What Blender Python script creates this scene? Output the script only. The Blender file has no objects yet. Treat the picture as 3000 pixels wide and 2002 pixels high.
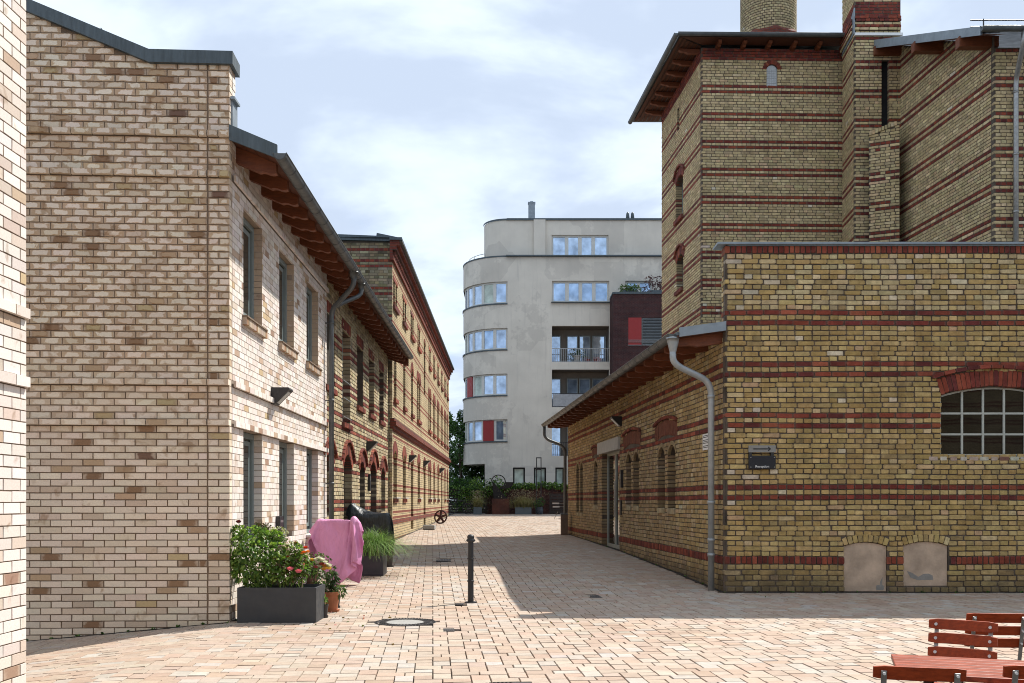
import bpy, math, random
import numpy as np
from mathutils import Vector, Matrix
from mathutils.geometry import tessellate_polygon
R = math.radians
random.seed(7)
rng = np.random.default_rng(7)
sc = bpy.context.scene
COL = sc.collection

# ------------------------------------------------------------ camera
EYE, FPX, CX, HY = 1.41, 2750.0, 1500.0, 1468.0
cam = bpy.data.cameras.new('camera')
cam.sensor_width = 36; cam.lens = FPX / 3000 * 36
cam.shift_y = (HY - 1001) / 3000
cam.clip_start = .05; cam.clip_end = 1500
co = bpy.data.objects.new('camera', cam); COL.objects.link(co)
co.location = (0, 0, EYE); co.rotation_euler = (R(90), 0, 0)
sc.camera = co

# ------------------------------------------------------------ sky, sun, exposure
SUN = Vector((.571, .56, 1.0))
EL = math.atan2(SUN.z, math.hypot(SUN.x, SUN.y)); AZ = math.atan2(SUN.x, SUN.y)
w = bpy.data.worlds.new('World'); sc.world = w; w.use_nodes = True
nt = w.node_tree; nt.nodes.clear()
def N(t, **k):
    n = nt.nodes.new(t)
    for a, b in k.items(): setattr(n, a, b)
    return n
L = nt.links.new
out = N('ShaderNodeOutputWorld'); bg = N('ShaderNodeBackground'); bg.inputs[1].default_value = .10
sky = N('ShaderNodeTexSky', sky_type='NISHITA', sun_disc=False, sun_elevation=EL, sun_rotation=AZ)
sky.air_density = 1.0; sky.dust_density = 1.5; sky.ozone_density = 1.2
tc = N('ShaderNodeTexCoord'); sep = N('ShaderNodeSeparateXYZ'); L(tc.outputs['Generated'], sep.inputs[0])
zz = N('ShaderNodeMath', operation='MAXIMUM'); L(sep.outputs[2], zz.inputs[0]); zz.inputs[1].default_value = 0
za = N('ShaderNodeMath', operation='ADD'); L(zz.outputs[0], za.inputs[0]); za.inputs[1].default_value = .22
dv = N('ShaderNodeVectorMath', operation='DIVIDE'); L(tc.outputs['Generated'], dv.inputs[0])
cb = N('ShaderNodeCombineXYZ')
for i in range(3): L(za.outputs[0], cb.inputs[i])
L(cb.outputs[0], dv.inputs[1])
def noise(scale, detail, rough, off):
    m = N('ShaderNodeMapping'); L(dv.outputs[0], m.inputs[0]); m.inputs['Location'].default_value = off
    n = N('ShaderNodeTexNoise'); n.inputs['Scale'].default_value = scale; n.inputs['Detail'].default_value = detail
    n.inputs['Roughness'].default_value = rough; n.inputs['Distortion'].default_value = .25
    L(m.outputs[0], n.inputs['Vector']); return n.outputs[0]
def ramp(x, a, b):
    m = N('ShaderNodeMapRange', interpolation_type='SMOOTHSTEP'); L(x, m.inputs[0])
    m.inputs[1].default_value = a; m.inputs[2].default_value = b; return m.outputs[0]
def mixc(f, a, b):
    m = N('ShaderNodeMix', data_type='RGBA')
    if isinstance(f, float): m.inputs[0].default_value = f
    else: L(f, m.inputs[0])
    for i, v in ((6, a), (7, b)):
        if isinstance(v, tuple): m.inputs[i].default_value = (*v, 1)
        else: L(v, m.inputs[i])
    return m.outputs[2]
n_cover = noise(1.15, 7, .58, (3.1, 1.7, .4)); n_grey = noise(1.7, 6, .55, (7.3, 2.2, 1.9))
cloud = mixc(ramp(n_grey, .40, .58), (6.2, 7.05, 8.1), (4.25, 5.0, 6.25))
blue = mixc(.55, sky.outputs[0], (3.4, 4.95, 7.3))
L(mixc(ramp(n_cover, .31, .46), blue, cloud), bg.inputs[0]); L(bg.outputs[0], out.inputs[0])
sun = bpy.data.lights.new('sun', 'SUN'); sun.energy = 4.7; sun.angle = R(.53); sun.color = (1, .95, .87)
so = bpy.data.objects.new('sun', sun); COL.objects.link(so)
so.rotation_euler = (-SUN).to_track_quat('-Z', 'Y').to_euler(); so.location = (20, 20, 40)
sc.view_settings.view_transform = 'Standard'; sc.view_settings.look = 'None'
sc.view_settings.exposure = .62; sc.view_settings.gamma = 1; sc.view_settings.use_curve_mapping = False
sc.cycles.filter_width = 1.0; sc.cycles.max_bounces = 6; sc.cycles.diffuse_bounces = 3; sc.cycles.glossy_bounces = 3

# ------------------------------------------------------------ materials
class NT:
    def __init__(s, m): s.t = m.node_tree; s.n = s.t.nodes; s.l = s.t.links.new
    def node(s, t, **k):
        n = s.n.new(t)
        for a, b in k.items(): setattr(n, a, b)
        return n
    def put(s, sock, v):
        if isinstance(v, (int, float)): sock.default_value = v
        elif isinstance(v, tuple): sock.default_value = (*v, 1) if sock.type == 'RGBA' and len(v) == 3 else v
        else: s.l(v, sock)
    def noise(s, vec, scale, detail=3, rough=.55, dist=0):
        n = s.node('ShaderNodeTexNoise'); s.l(vec, n.inputs['Vector'])
        n.inputs['Scale'].default_value = scale; n.inputs['Detail'].default_value = detail
        n.inputs['Roughness'].default_value = rough; n.inputs['Distortion'].default_value = dist
        return n.outputs[0]
    def ramp(s, x, a, b, c=0., d=1., smooth=True):
        m = s.node('ShaderNodeMapRange', interpolation_type='SMOOTHSTEP' if smooth else 'LINEAR'); s.put(m.inputs[0], x)
        for i, v in enumerate((a, b, c, d)): m.inputs[i + 1].default_value = v
        return m.outputs[0]
    def math(s, op, a, b=0., c=None):
        m = s.node('ShaderNodeMath', operation=op); s.put(m.inputs[0], a); s.put(m.inputs[1], b)
        if c is not None: s.put(m.inputs[2], c)
        return m.outputs[0]
    def mix(s, f, a, b, mode='MIX'):
        m = s.node('ShaderNodeMix', data_type='RGBA', blend_type=mode)
        s.put(m.inputs[0], f); s.put(m.inputs[6], a); s.put(m.inputs[7], b); return m.outputs[2]
    def bump(s, h, strength, dist):
        b = s.node('ShaderNodeBump'); b.inputs['Strength'].default_value = strength; b.inputs['Distance'].default_value = dist
        s.l(h, b.inputs['Height']); return b.outputs[0]
MATS = {}
def new_mat(name):
    m = bpy.data.materials.new(name); m.use_nodes = True; MATS[name] = m
    g = NT(m); b = g.n['Principled BSDF']; return m, g, b
def plain(name, col, rough=.6, var=.18, scale=6., metal=0., bump=.15, bscale=40., spec=.5, aniso=None):
    """a surface colour with mottling and fine relief"""
    m, g, b = new_mat(name)
    pos = g.node('ShaderNodeNewGeometry').outputs['Position']
    if aniso:
        mp = g.node('ShaderNodeMapping'); g.l(pos, mp.inputs[0]); mp.inputs['Scale'].default_value = aniso; pos = mp.outputs[0]
    n = g.noise(pos, scale, 5, .6)
    g.l(g.mix(1., col, g.ramp(n, .25, .75, 1 - var, 1 + var, False), 'MULTIPLY'), b.inputs['Base Color'])
    g.put(b.inputs['Roughness'], g.ramp(g.noise(pos, scale * 2.3, 3), .3, .7, max(.03, rough - .08), min(1, rough + .08)))
    b.inputs['Metallic'].default_value = metal; b.inputs['Specular IOR Level'].default_value = spec
    if bump: g.l(g.bump(g.noise(pos, bscale, 4), bump, .01), b.inputs['Normal'])
    return m
def tinted(g):
    at = g.node('ShaderNodeAttribute', attribute_name='tint'); oi = g.node('ShaderNodeObjectInfo')
    return g.mix(1., at.outputs['Color'], oi.outputs['Color'], 'ADD')
def brick_mat(name, kind):
    m, g, b = new_mat(name)
    pos = g.node('ShaderNodeNewGeometry').outputs['Position']
    col = tinted(g)
    n1 = g.noise(pos, 11, 4, .6, .4); n2 = g.noise(pos, 70, 4, .6); n3 = g.noise(pos, .9, 4, .6)
    loc = g.node('ShaderNodeAttribute', attribute_name='loc').outputs['Vector']
    sp = g.node('ShaderNodeSeparateXYZ'); g.l(loc, sp.inputs[0])
    lx = g.math('ABSOLUTE', sp.outputs[0]); lz = g.math('ABSOLUTE', sp.outputs[2])
    if kind == 'white':
        gp = g.node('ShaderNodeNewGeometry'); p = g.node('ShaderNodeSeparateXYZ'); g.l(gp.outputs['Position'], p.inputs[0])
        nn = g.node('ShaderNodeSeparateXYZ'); g.l(gp.outputs['True Normal'], nn.inputs[0])
        zone = g.math('MULTIPLY', g.ramp(g.math('ADD', p.outputs[2], g.math('MULTIPLY', n3, 1.6)), 2.2, 4.4), g.ramp(nn.outputs[1], -.9, -.3, 1., 0.))
        edge = g.math('ADD', g.math('MAXIMUM', g.math('MULTIPLY', lx, 1.9), g.math('MULTIPLY', lz, 1.75)), g.math('MULTIPLY', g.math('SUBTRACT', n1, .5), 1.5))
        stain = g.math('MULTIPLY', g.ramp(edge, .55, .74), g.math('MULTIPLY', zone, .95))
        col = g.mix(stain, col, g.mix(1., col, (.64, .51, .385), 'MULTIPLY'))
        bw = g.node('ShaderNodeRGBToBW'); g.l(col, bw.inputs[0])
        soft = g.math('MULTIPLY', g.ramp(bw.outputs[0], .18, .46, 1., 0.), g.ramp(g.math('ADD', lx, g.math('MULTIPLY', g.math('SUBTRACT', n1, .5), .7)), .28, .52))
        col = g.mix(g.math('MULTIPLY', soft, .75), col, (.50, .40, .31))
        smoke = g.math('MULTIPLY', g.ramp(g.noise(pos, 5.5, 3, .5, .6), .60, .74), .75)
        col = g.mix(smoke, col, g.mix(1., col, (.55, .45, .36), 'MULTIPLY'))
        col = g.mix(1., col, g.ramp(n2, .2, .8, .88, 1.08, False), 'MULTIPLY')
        rough = .8; bs = .09
    else:
        col = g.mix(1., col, g.ramp(n1, .25, .75, .70, 1.22, False), 'MULTIPLY')
        col = g.mix(g.ramp(n3, .5, .72, 0., .35), col, g.mix(1., col, (.62, .60, .58), 'MULTIPLY'))
        edge = g.math('MAXIMUM', g.math('MULTIPLY', lx, 1.8), g.math('MULTIPLY', lz, 1.6))
        col = g.mix(g.math('MULTIPLY', g.ramp(g.math('ADD', edge, g.math('MULTIPLY', n1, .5)), .9, 1.2), .35), col, (.16, .13, .10))
        col = g.mix(1., col, g.ramp(n2, .2, .8, .82, 1.14, False), 'MULTIPLY')
        mp = g.node('ShaderNodeMapping'); g.l(pos, mp.inputs[0]); mp.inputs['Scale'].default_value = (1.1, 1.1, .32)
        col = g.mix(g.ramp(g.noise(mp.outputs[0], 1.5, 6, .65), .56, .74, 0., .55), col, g.mix(1., col, (.50, .47, .45), 'MULTIPLY'))
        pz_ = g.node('ShaderNodeSeparateXYZ'); g.l(pos, pz_.inputs[0])
        grime = g.ramp(g.math('ADD', pz_.outputs[2], g.math('MULTIPLY', g.noise(pos, 2.2, 5, .7), -.9)), -.45, .05, .75, 0.)
        col = g.mix(grime, col, (.075, .06, .04))
        salt = g.ramp(g.noise(pos, 3.1, 6, .75), .70, .80, 0., .5)
        col = g.mix(salt, col, (.50, .45, .38))
        rough = .8; bs = .45
    g.l(col, b.inputs['Base Color']); b.inputs['Roughness'].default_value = rough; b.inputs['Specular IOR Level'].default_value = .25
    g.l(g.bump(g.math('ADD', n2, g.math('MULTIPLY', n1, 1.5)), bs, .006), b.inputs['Normal'])
    return m
def far_brick(name, ca, cb, cr, mort, period):
    """brick courses that are too far off to be told apart: joints and red bands by height"""
    m, g, b = new_mat(name)
    uv = g.node('ShaderNodeAttribute', attribute_name='wall').outputs['Vector']
    br = g.node('ShaderNodeTexBrick'); g.l(uv, br.inputs['Vector'])
    br.inputs['Scale'].default_value = 1; br.inputs['Brick Width'].default_value = .2; br.inputs['Row Height'].default_value = .078
    br.inputs['Mortar Size'].default_value = .009; br.inputs['Mortar Smooth'].default_value = .2; br.inputs['Bias'].default_value = 0.
    for i, c in ((1, ca), (2, cb), (3, mort)): br.inputs[i].default_value = (*c, 1)
    s = g.node('ShaderNodeSeparateXYZ'); g.l(uv, s.inputs[0])
    pos = g.node('ShaderNodeNewGeometry').outputs['Position']
    col = br.outputs[0]
    if period:
        f = g.math('MODULO', s.outputs[1], period)
        band = g.math('LESS_THAN', g.math('ABSOLUTE', g.math('SUBTRACT', f, .15)), .036)
        band = g.math('MAXIMUM', band, g.math('LESS_THAN', g.math('ABSOLUTE', g.math('SUBTRACT', f, .306)), .036))
        col = g.mix(g.math('MULTIPLY', band, .9), col, cr)
    col = g.mix(1., col, g.ramp(g.noise(pos, 1.3, 5, .65), .3, .7, .72, 1.2, False), 'MULTIPLY')
    col = g.mix(1., col, g.ramp(g.noise(pos, 14, 3), .25, .75, .8, 1.2, False), 'MULTIPLY')
    g.l(col, b.inputs['Base Color']); b.inputs['Roughness'].default_value = .85; b.inputs['Specular IOR Level'].default_value = .2
    g.l(g.bump(br.outputs[1], .4, -.01), b.inputs['Normal'])
    return m
def leaf_mat(name, rough=.5, trans=.35):
    m, g, b = new_mat(name)
    col = tinted(g); g.l(col, b.inputs['Base Color']); b.inputs['Roughness'].default_value = rough
    tr = g.node('ShaderNodeBsdfTranslucent'); g.l(g.mix(1., col, (1.2, 1.3, .7), 'MULTIPLY'), tr.inputs[0])
    mx = g.node('ShaderNodeMixShader'); mx.inputs[0].default_value = trans
    g.l(b.outputs[0], mx.inputs[1]); g.l(tr.outputs[0], mx.inputs[2]); g.l(mx.outputs[0], g.n['Material Output'].inputs[0])
    return m
def glass_mat(name, col, rough=.03, spec=.6):
    m, g, b = new_mat(name)
    pos = g.node('ShaderNodeNewGeometry').outputs['Position']
    g.l(g.mix(1., col, g.ramp(g.noise(pos, 1.5, 3), .3, .7, .6, 1.4, False), 'MULTIPLY'), b.inputs['Base Color'])
    b.inputs['Roughness'].default_value = rough; b.inputs['Specular IOR Level'].default_value = spec; b.inputs['IOR'].default_value = 1.55
    g.l(g.bump(g.noise(pos, .9, 2), .04, .05), b.inputs['Normal'])
    return m
white_brick = brick_mat('white_brick', 'white'); old_brick = brick_mat('old_brick', 'old')
mortar_new = plain('mortar_new', (.165, .115, .078), .9, .2, 12, bump=.4, bscale=120)
mortar_old = plain('mortar_old', (.095, .073, .054), .95, .6, 2.2, bump=.6, bscale=90)
zinc = plain('zinc', (.105, .113, .115), .5, .3, 5, .3, .05, 25)
zinc_new = plain('zinc_new', (.34, .36, .365), .45, .2, 6, .3, .05, 25)
zinc_dark = plain('zinc_dark', (.075, .095, .105), .55, .3, 4, .3, .05, 20, aniso=(6, 6, .7))
zinc_pale = plain('zinc_pale', (.24, .28, .31), .5, .2, 4, .3, .05, 20)
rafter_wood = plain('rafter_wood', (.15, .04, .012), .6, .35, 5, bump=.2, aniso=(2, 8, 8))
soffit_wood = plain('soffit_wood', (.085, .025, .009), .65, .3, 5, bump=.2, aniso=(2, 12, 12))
frame_green = plain('frame_green', (.19, .225, .22), .45, .1, 4, bump=.02)
frame_pale = plain('frame_pale', (.42, .43, .38), .5, .12, 5, bump=.03)
frame_white = plain('frame_white', (.56, .56, .52), .5, .08, 4, bump=.02)
def mirror_glass(name, col, metal):
    m = glass_mat(name, col, .02, 1.); m.node_tree.nodes['Principled BSDF'].inputs['Metallic'].default_value = metal; return m
glass_dark = glass_mat('glass_dark', (.012, .016, .016)); glass_blue = mirror_glass('glass_blue', (.42, .54, .70), .7)
glass_hall = glass_mat('glass_hall', (.006, .006, .006), .02, .3)
curtain_glass = glass_mat('curtain_glass', (.44, .52, .46), .06, .5)
black_metal = plain('black_metal', (.018, .018, .02), .45, .2, 8, 0, .05)
iron = plain('iron', (.03, .027, .026), .6, .4, 20, .2, .4, 90)
concrete = plain('concrete', (.27, .265, .245), .85, .14, 10, bump=.3, bscale=80)
plaster_tan = plain('plaster_tan', (.46, .345, .25), .9, .35, 3.2, bump=.55, bscale=22)
plaster_grey = plain('plaster_grey', (.25, .235, .21), .9, .2, 9, bump=.4)
stone_pale = plain('stone_pale', (.42, .40, .36), .85, .12, 7, bump=.2)
corten = plain('corten', (.075, .022, .012), .8, .5, 3, bump=.3)
corten_black = plain('corten_black', (.008, .006, .005), .75, .4, 4, bump=.2)
planter_dark = plain('planter_dark', (.030, .034, .040), .55, .15, 5, bump=.06, bscale=60)
planter_grey = plain('planter_grey', (.09, .115, .13), .6, .12, 5, bump=.05)
terracotta = plain('terracotta', (.36, .125, .055), .75, .25, 9, bump=.15)
soil = plain('soil', (.03, .022, .016), .95, .4, 20, bump=.8)
paint_red = plain('paint_red', (.28, .013, .012), .5, .08, 3, bump=.02)
steel = plain('steel', (.33, .33, .32), .4, .25, 14, .7, .1)
white_metal = plain('white_metal', (.75, .75, .73), .5, .06, 6, bump=.02)
bark = plain('bark', (.07, .05, .035), .9, .4, 9, bump=.8)
leaf = leaf_mat('leaf'); petal = leaf_mat('petal', .6, .2); blade = leaf_mat('grass_blade', .5, .3)
dark_inside = plain('dark_inside', (.02, .02, .02), .9, .1, 3, bump=0)
roof_zinc = plain('roof_zinc', (.10, .12, .13), .5, .2, 2, .3, .05)

# ------------------------------------------------------------ ground height
GX = [0, 13.9, 14.8, 17, 19.5, 22, 30.4, 41.7, 53.7, 60, 300]; GZ = [0, 0, .03, .105, .165, .225, .32, .44, .59, .64, .9]
def ground(x, y):
    z = float(np.interp(y, GX, GZ))
    if x < -3.2: z -= .088 * min(3., -3.2 - x) * max(0., min(1., (13 - y) / 1.5))
    return z
def at(u, v, y):
    """the point at depth y that was measured at (u, v) in the survey of the photograph"""
    return Vector(((u - CX) / FPX * y, y, EYE + (HY - v) / FPX * y))
def gdepth(v, z=0.):
    return (EYE - z) * FPX / (v - HY)

# ------------------------------------------------------------ objects
def tag(o, label=None, cat=None, group=None, kind=None):
    for k, v in (('label', label), ('category', cat), ('group', group), ('kind', kind)):
        if v: o[k] = v
    return o
def thing(name, label, cat, loc=(0, 0, 0), group=None, rz=0.):
    o = bpy.data.objects.new(name, None); o.empty_display_size = .2; COL.objects.link(o)
    o.location = loc; o.rotation_euler = (0, 0, rz); tag(o, label, cat, group); return o
LOCAL = set()          # things whose parts are written in the thing's own coordinates
def local_thing(*a, **k):
    o = thing(*a, **k); LOCAL.add(o.name); return o
def link(name, me, parent=None):
    o = bpy.data.objects.new(name, me); COL.objects.link(o)
    if parent is not None:
        o.parent = parent
        if parent.type == 'EMPTY' and parent.name not in LOCAL:
            o.matrix_parent_inverse = Matrix.Translation(-Vector(parent.location))
    return o
class MB:
    """collects faces and links them as ONE mesh object"""
    def __init__(s): s.v = []; s.f = []; s.a = {}; s.t = []
    def add(s, vs, fs, tint=None):
        n = len(s.v); s.v += [tuple(p) for p in vs]; s.f += [tuple(i + n for i in f) for f in fs]
        if tint is not None: s.t += [tint] * len(vs)
        return s
    def box(s, c, size, m=None, tint=None):
        x, y, z = (k / 2 for k in size); m = m or Matrix.Identity(3); c = Vector(c)
        vs = [c + m @ Vector((a * x, b * y, d * z)) for d in (-1, 1) for b in (-1, 1) for a in (-1, 1)]
        return s.add(vs, [(0, 2, 3, 1), (4, 5, 7, 6), (0, 1, 5, 4), (2, 6, 7, 3), (0, 4, 6, 2), (1, 3, 7, 5)], tint)
    def bar(s, a, b, wd, th, up=(0, 0, 1)):
        a, b = Vector(a), Vector(b); d = (b - a); l = d.length; d.normalize(); up = Vector(up)
        x = d.cross(up)
        if x.length < 1e-4: x = d.cross(Vector((1, 0, 0)))
        x.normalize(); y = x.cross(d)
        return s.box((a + b) / 2, (wd, l, th), Matrix((x, d, y)).transposed())
    def tube(s, pts, r, n=10, cap=True, tint=None):
        pts = [Vector(p) for p in pts]; rs = r if isinstance(r, (list, tuple)) else [r] * len(pts)
        vs = []; fs = []; k = len(pts); ref = None
        for i, p in enumerate(pts):
            t = (pts[min(i + 1, k - 1)] - pts[max(i - 1, 0)]).normalized()
            if ref is None: ref = t.orthogonal().normalized()
            x = (ref - t * ref.dot(t)).normalized(); ref = x; y = t.cross(x)
            for j in range(n):
                q = 2 * math.pi * j / n; vs.append(p + (x * math.cos(q) + y * math.sin(q)) * rs[i])
        for i in range(k - 1):
            for j in range(n): fs.append((i * n + j, i * n + (j + 1) % n, (i + 1) * n + (j + 1) % n, (i + 1) * n + j))
        if cap: fs += [tuple(range(n))[::-1], tuple(range((k - 1) * n, k * n))]
        return s.add(vs, fs, tint)
    def lathe(s, prof, c=(0, 0, 0), n=24, tint=None):
        c = Vector(c); vs = []; fs = []
        for r, z in prof:
            for j in range(n): q = 2 * math.pi * j / n; vs.append(c + Vector((r * math.cos(q), r * math.sin(q), z)))
        for i in range(len(prof) - 1):
            for j in range(n): fs.append((i * n + j, i * n + (j + 1) % n, (i + 1) * n + (j + 1) % n, (i + 1) * n + j))
        return s.add(vs, fs, tint)
    def prism(s, poly, m, th):
        """a 2-D outline set on frame m (4x4: x, y in the outline's plane), th thick along -z of m"""
        n = len(poly); vs = [m @ Vector((a, b, 0)) for a, b in poly] + [m @ Vector((a, b, -th)) for a, b in poly]
        tri = tessellate_polygon([[Vector((a, b, 0)) for a, b in poly]])
        fs = [t for t in tri] + [tuple(i + n for i in t[::-1]) for t in tri] + [(i, i + n, (i + 1) % n + n, (i + 1) % n) for i in range(n)]
        return s.add(vs, fs)
    def build(s, name, mat, parent=None, smooth=False, bevel=0., kind=None, fix=True):
        me = bpy.data.meshes.new(name); me.from_pydata(s.v, [], s.f)
        if s.t:
            a = me.attributes.new('tint', 'FLOAT_COLOR', 'POINT')
            a.data.foreach_set('color', np.array([(*c, 1) for c in s.t], dtype=np.float32).ravel())
        me.materials.append(mat); me.validate(); me.update()
        if fix and len(s.f) < 60000:
            import bmesh
            bm = bmesh.new(); bm.from_mesh(me); bmesh.ops.recalc_face_normals(bm, faces=bm.faces)
            if bevel:
                bmesh.ops.bevel(bm, geom=[e for e in bm.edges if e.is_manifold and e.calc_face_angle(0) > .5], offset=bevel, segments=2, affect='EDGES', profile=.6)
            bm.to_mesh(me); bm.free()
        if smooth: me.shade_smooth()
        o = link(name, me, parent)
        if s.t: o.color = (0, 0, 0, 1)
        if kind: o['kind'] = kind
        return o
def copy_tree(o, parent=None):
    c = o.copy(); COL.objects.link(c)
    if parent is not None: c.parent = parent
    for ch in list(o.children): copy_tree(ch, c)
    return c

# ------------------------------------------------------------ walls of brick
class Frame:
    """a wall plane in plan from A to B; n points out of the wall on the right-hand side of A->B"""
    def __init__(s, A, B):
        s.A = Vector((A[0], A[1], 0)); s.B = Vector((B[0], B[1], 0)); d = s.B - s.A; s.len = d.length; s.e = d.normalized()
        s.n = Vector((s.e.y, -s.e.x, 0)); s.up = Vector((0, 0, 1))
        s.m3 = Matrix((s.e, -s.n, s.up)).transposed()
        s.face = Matrix((s.e, s.up, s.n)).transposed()
    def p(s, a, z, o=0.): return s.A + s.e * a + s.n * o + s.up * z
    def s_of(s, u):
        k = (u - CX) / FPX; return (k * s.A.y - s.A.x) / (s.e.x - k * s.e.y)
    def z_of(s, u, v):
        return EYE + (HY - v) / FPX * (s.A.y + s.e.y * s.s_of(u))
    def plane(s, a, z, o=0.):
        m = s.face.to_4x4(); m.translation = s.p(a, z, o); return m
def rect(a, b, z0, z1):
    return dict(a=a, b=b, z0=z0, z1=z1, f=lambda z: (a, b) if z0 < z < z1 else None, poly=[(a, z0), (b, z0), (b, z1), (a, z1)])
def arch(a, b, z0, zs, rise, ring=0., n=10):
    """an opening with a segmental arch that springs at zs; ring is the depth of the arch bricks round it"""
    c = (a + b) / 2; h = (b - a) / 2; rad = (h * h + rise * rise) / (2 * rise); zc = zs + rise - rad; th = math.asin(min(1, h / rad))
    if rise > h: th = math.pi - th
    def f(z):
        if not z0 < z < zs + rise + ring: return None
        if z <= zs: return (a, b)
        k = (rad + ring) ** 2 - (z - zc) ** 2
        if k <= 0: return None
        w = math.sqrt(k)
        if ring and z < zs + ring * math.cos(th): w = min(w, h + (z - zs) * math.tan(min(th, 1.3)))
        if not ring: w = min(w, h)
        return (c - w, c + w)
    pts = [(a, z0), (b, z0)] + [(c + rad * math.sin(th - 2 * th * i / n), zc + rad * math.cos(th - 2 * th * i / n)) for i in range(n + 1)]
    return dict(a=a, b=b, z0=z0, z1=zs + rise, f=f, poly=pts, c=c, rad=rad, zc=zc, th=th, ring=ring)
def solid(f):
    return dict(f=f, poly=None)

def variants(n, octo, jit):
    out = []
    for k in range(n):
        r = np.random.default_rng(100 + k)
        if octo == 2:
            fr = np.array([(-.5, -.5), (.5, -.5), (.5, .5), (-.5, .5)])
            v = np.vstack([np.c_[fr[:, 0], np.zeros(4), fr[:, 1]], np.c_[fr[:, 0], np.ones(4), fr[:, 1]]])
            f = [(0, 1, 2, 3)] + [(i, i + 4, (i + 1) % 4 + 4, (i + 1) % 4) for i in range(4)]
            out.append((v, f)); continue
        if octo:
            cx, cz = .03 + .04 * r.random(), .10 + .13 * r.random()
            o = np.array([(-.5 + cx, -.5), (.5 - cx, -.5), (.5, -.5 + cz), (.5, .5 - cz), (.5 - cx, .5), (-.5 + cx, .5), (-.5, .5 - cz), (-.5, -.5 + cz)])
            o += r.normal(0, 1, o.shape) * np.array([.012, .035]) * jit
            o = np.clip(o, -.52, .52); i_ = o * np.array([.97, .91])
        else:
            o = np.array([(-.5, -.5), (.5, -.5), (.5, .5), (-.5, .5)], float) + r.normal(0, 1, (4, 2)) * np.array([.004, .012]) * jit
            i_ = o * np.array([.992, .975])
        m = len(o); dy = r.normal(0, .02 if octo else .004, m) * jit
        v = np.vstack([np.c_[i_[:, 0], dy, i_[:, 1]], np.c_[o[:, 0], np.full(m, .14 if octo else .06), o[:, 1]], np.c_[o[:, 0], np.ones(m), o[:, 1]]])
        f = [tuple(range(m))]
        for a in (0, m):
            f += [(a + i, a + i + m, a + (i + 1) % m + m, a + (i + 1) % m) for i in range(m)]
        out.append((v, f))
    return out
VAR = {'new': variants(4, 0, 1.), 'old': variants(8, 1, 1.), 'far': variants(1, 2, 0)}
UNIT = {}
def unit_mesh(style, k, mat):
    key = (style, k, mat.name)
    if key not in UNIT:
        v, f = VAR[style][k]; me = bpy.data.meshes.new('brick'); me.from_pydata(v.tolist(), [], f)
        a = me.attributes.new('loc', 'FLOAT_VECTOR', 'POINT'); a.data.foreach_set('vector', v.astype(np.float32).ravel())
        me.materials.append(mat); me.update(); UNIT[key] = me
    return UNIT[key]
class Bricks:
    """all the bricks of one thing: those that show largest become parts, the rest one part"""
    def __init__(s, style, mat): s.style = style; s.mat = mat; s.r = []
    def put(s, fr, a, z, l, h, depth, proj, col, rot=0.):
        m = fr.m3 if not rot else fr.m3 @ Matrix.Rotation(rot, 3, 'Y')
        c = fr.p(a, z, proj); area = 0.
        if c.y > .5:
            u = CX + c.x / c.y * FPX; v = HY - (c.z - EYE) / c.y * FPX
            if -20 < u < 3020 and -10 < v < 2010:
                view = (Vector((0, 0, EYE)) - c).normalized(); area = l * h * max(0, fr.n.dot(view)) / (c.y * c.y)
        s.r.append((area, c, m, l, h, depth, col, random.randrange(len(VAR[s.style]))))
    def build(s, parent, limit=300, name='brick', minarea=0.):
        rec = sorted(s.r, key=lambda q: -q[0]); one = [q for q in rec[:limit] if q[0] > minarea]; rest = rec[len(one):]
        for area, c, m, l, h, d, col, k in one:
            o = link(name, unit_mesh(s.style, k, s.mat), parent)
            mm = (m @ Matrix.Diagonal((l, d, h))).to_4x4(); mm.translation = c
            o.matrix_basis = mm; o.color = (*col, 1)
        if not rest: return
        V = []; Fl = []; Fs = []; T = []; Lc = []; base = 0
        for area, c, m, l, h, d, col, k in rest:
            v, f = VAR[s.style][k]; M = np.array(m @ Matrix.Diagonal((l, d, h)))
            V.append(v @ M.T + np.array(c)); Lc.append(v); T.append(np.tile((*col, 1.), (len(v), 1)))
            for t in f: Fl.extend(i + base for i in t); Fs.append(len(t))
            base += len(v)
        V = np.concatenate(V).astype(np.float32); T = np.concatenate(T).astype(np.float32); Lc = np.concatenate(Lc).astype(np.float32)
        me = bpy.data.meshes.new(name + '_courses'); me.vertices.add(len(V)); me.vertices.foreach_set('co', V.ravel())
        me.loops.add(len(Fl)); me.loops.foreach_set('vertex_index', np.array(Fl, np.int32))
        st = np.concatenate([[0], np.cumsum(Fs)[:-1]]).astype(np.int32)
        me.polygons.add(len(Fs)); me.polygons.foreach_set('loop_start', st)
        me.update(calc_edges=True)
        me.attributes.new('tint', 'FLOAT_COLOR', 'POINT').data.foreach_set('color', T.ravel())
        me.attributes.new('loc', 'FLOAT_VECTOR', 'POINT').data.foreach_set('vector', Lc.ravel())
        me.materials.append(s.mat); me.shade_flat()
        o = link(name + '_courses', me, parent); o.color = (0, 0, 0, 1); o['kind'] = 'stuff'
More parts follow.
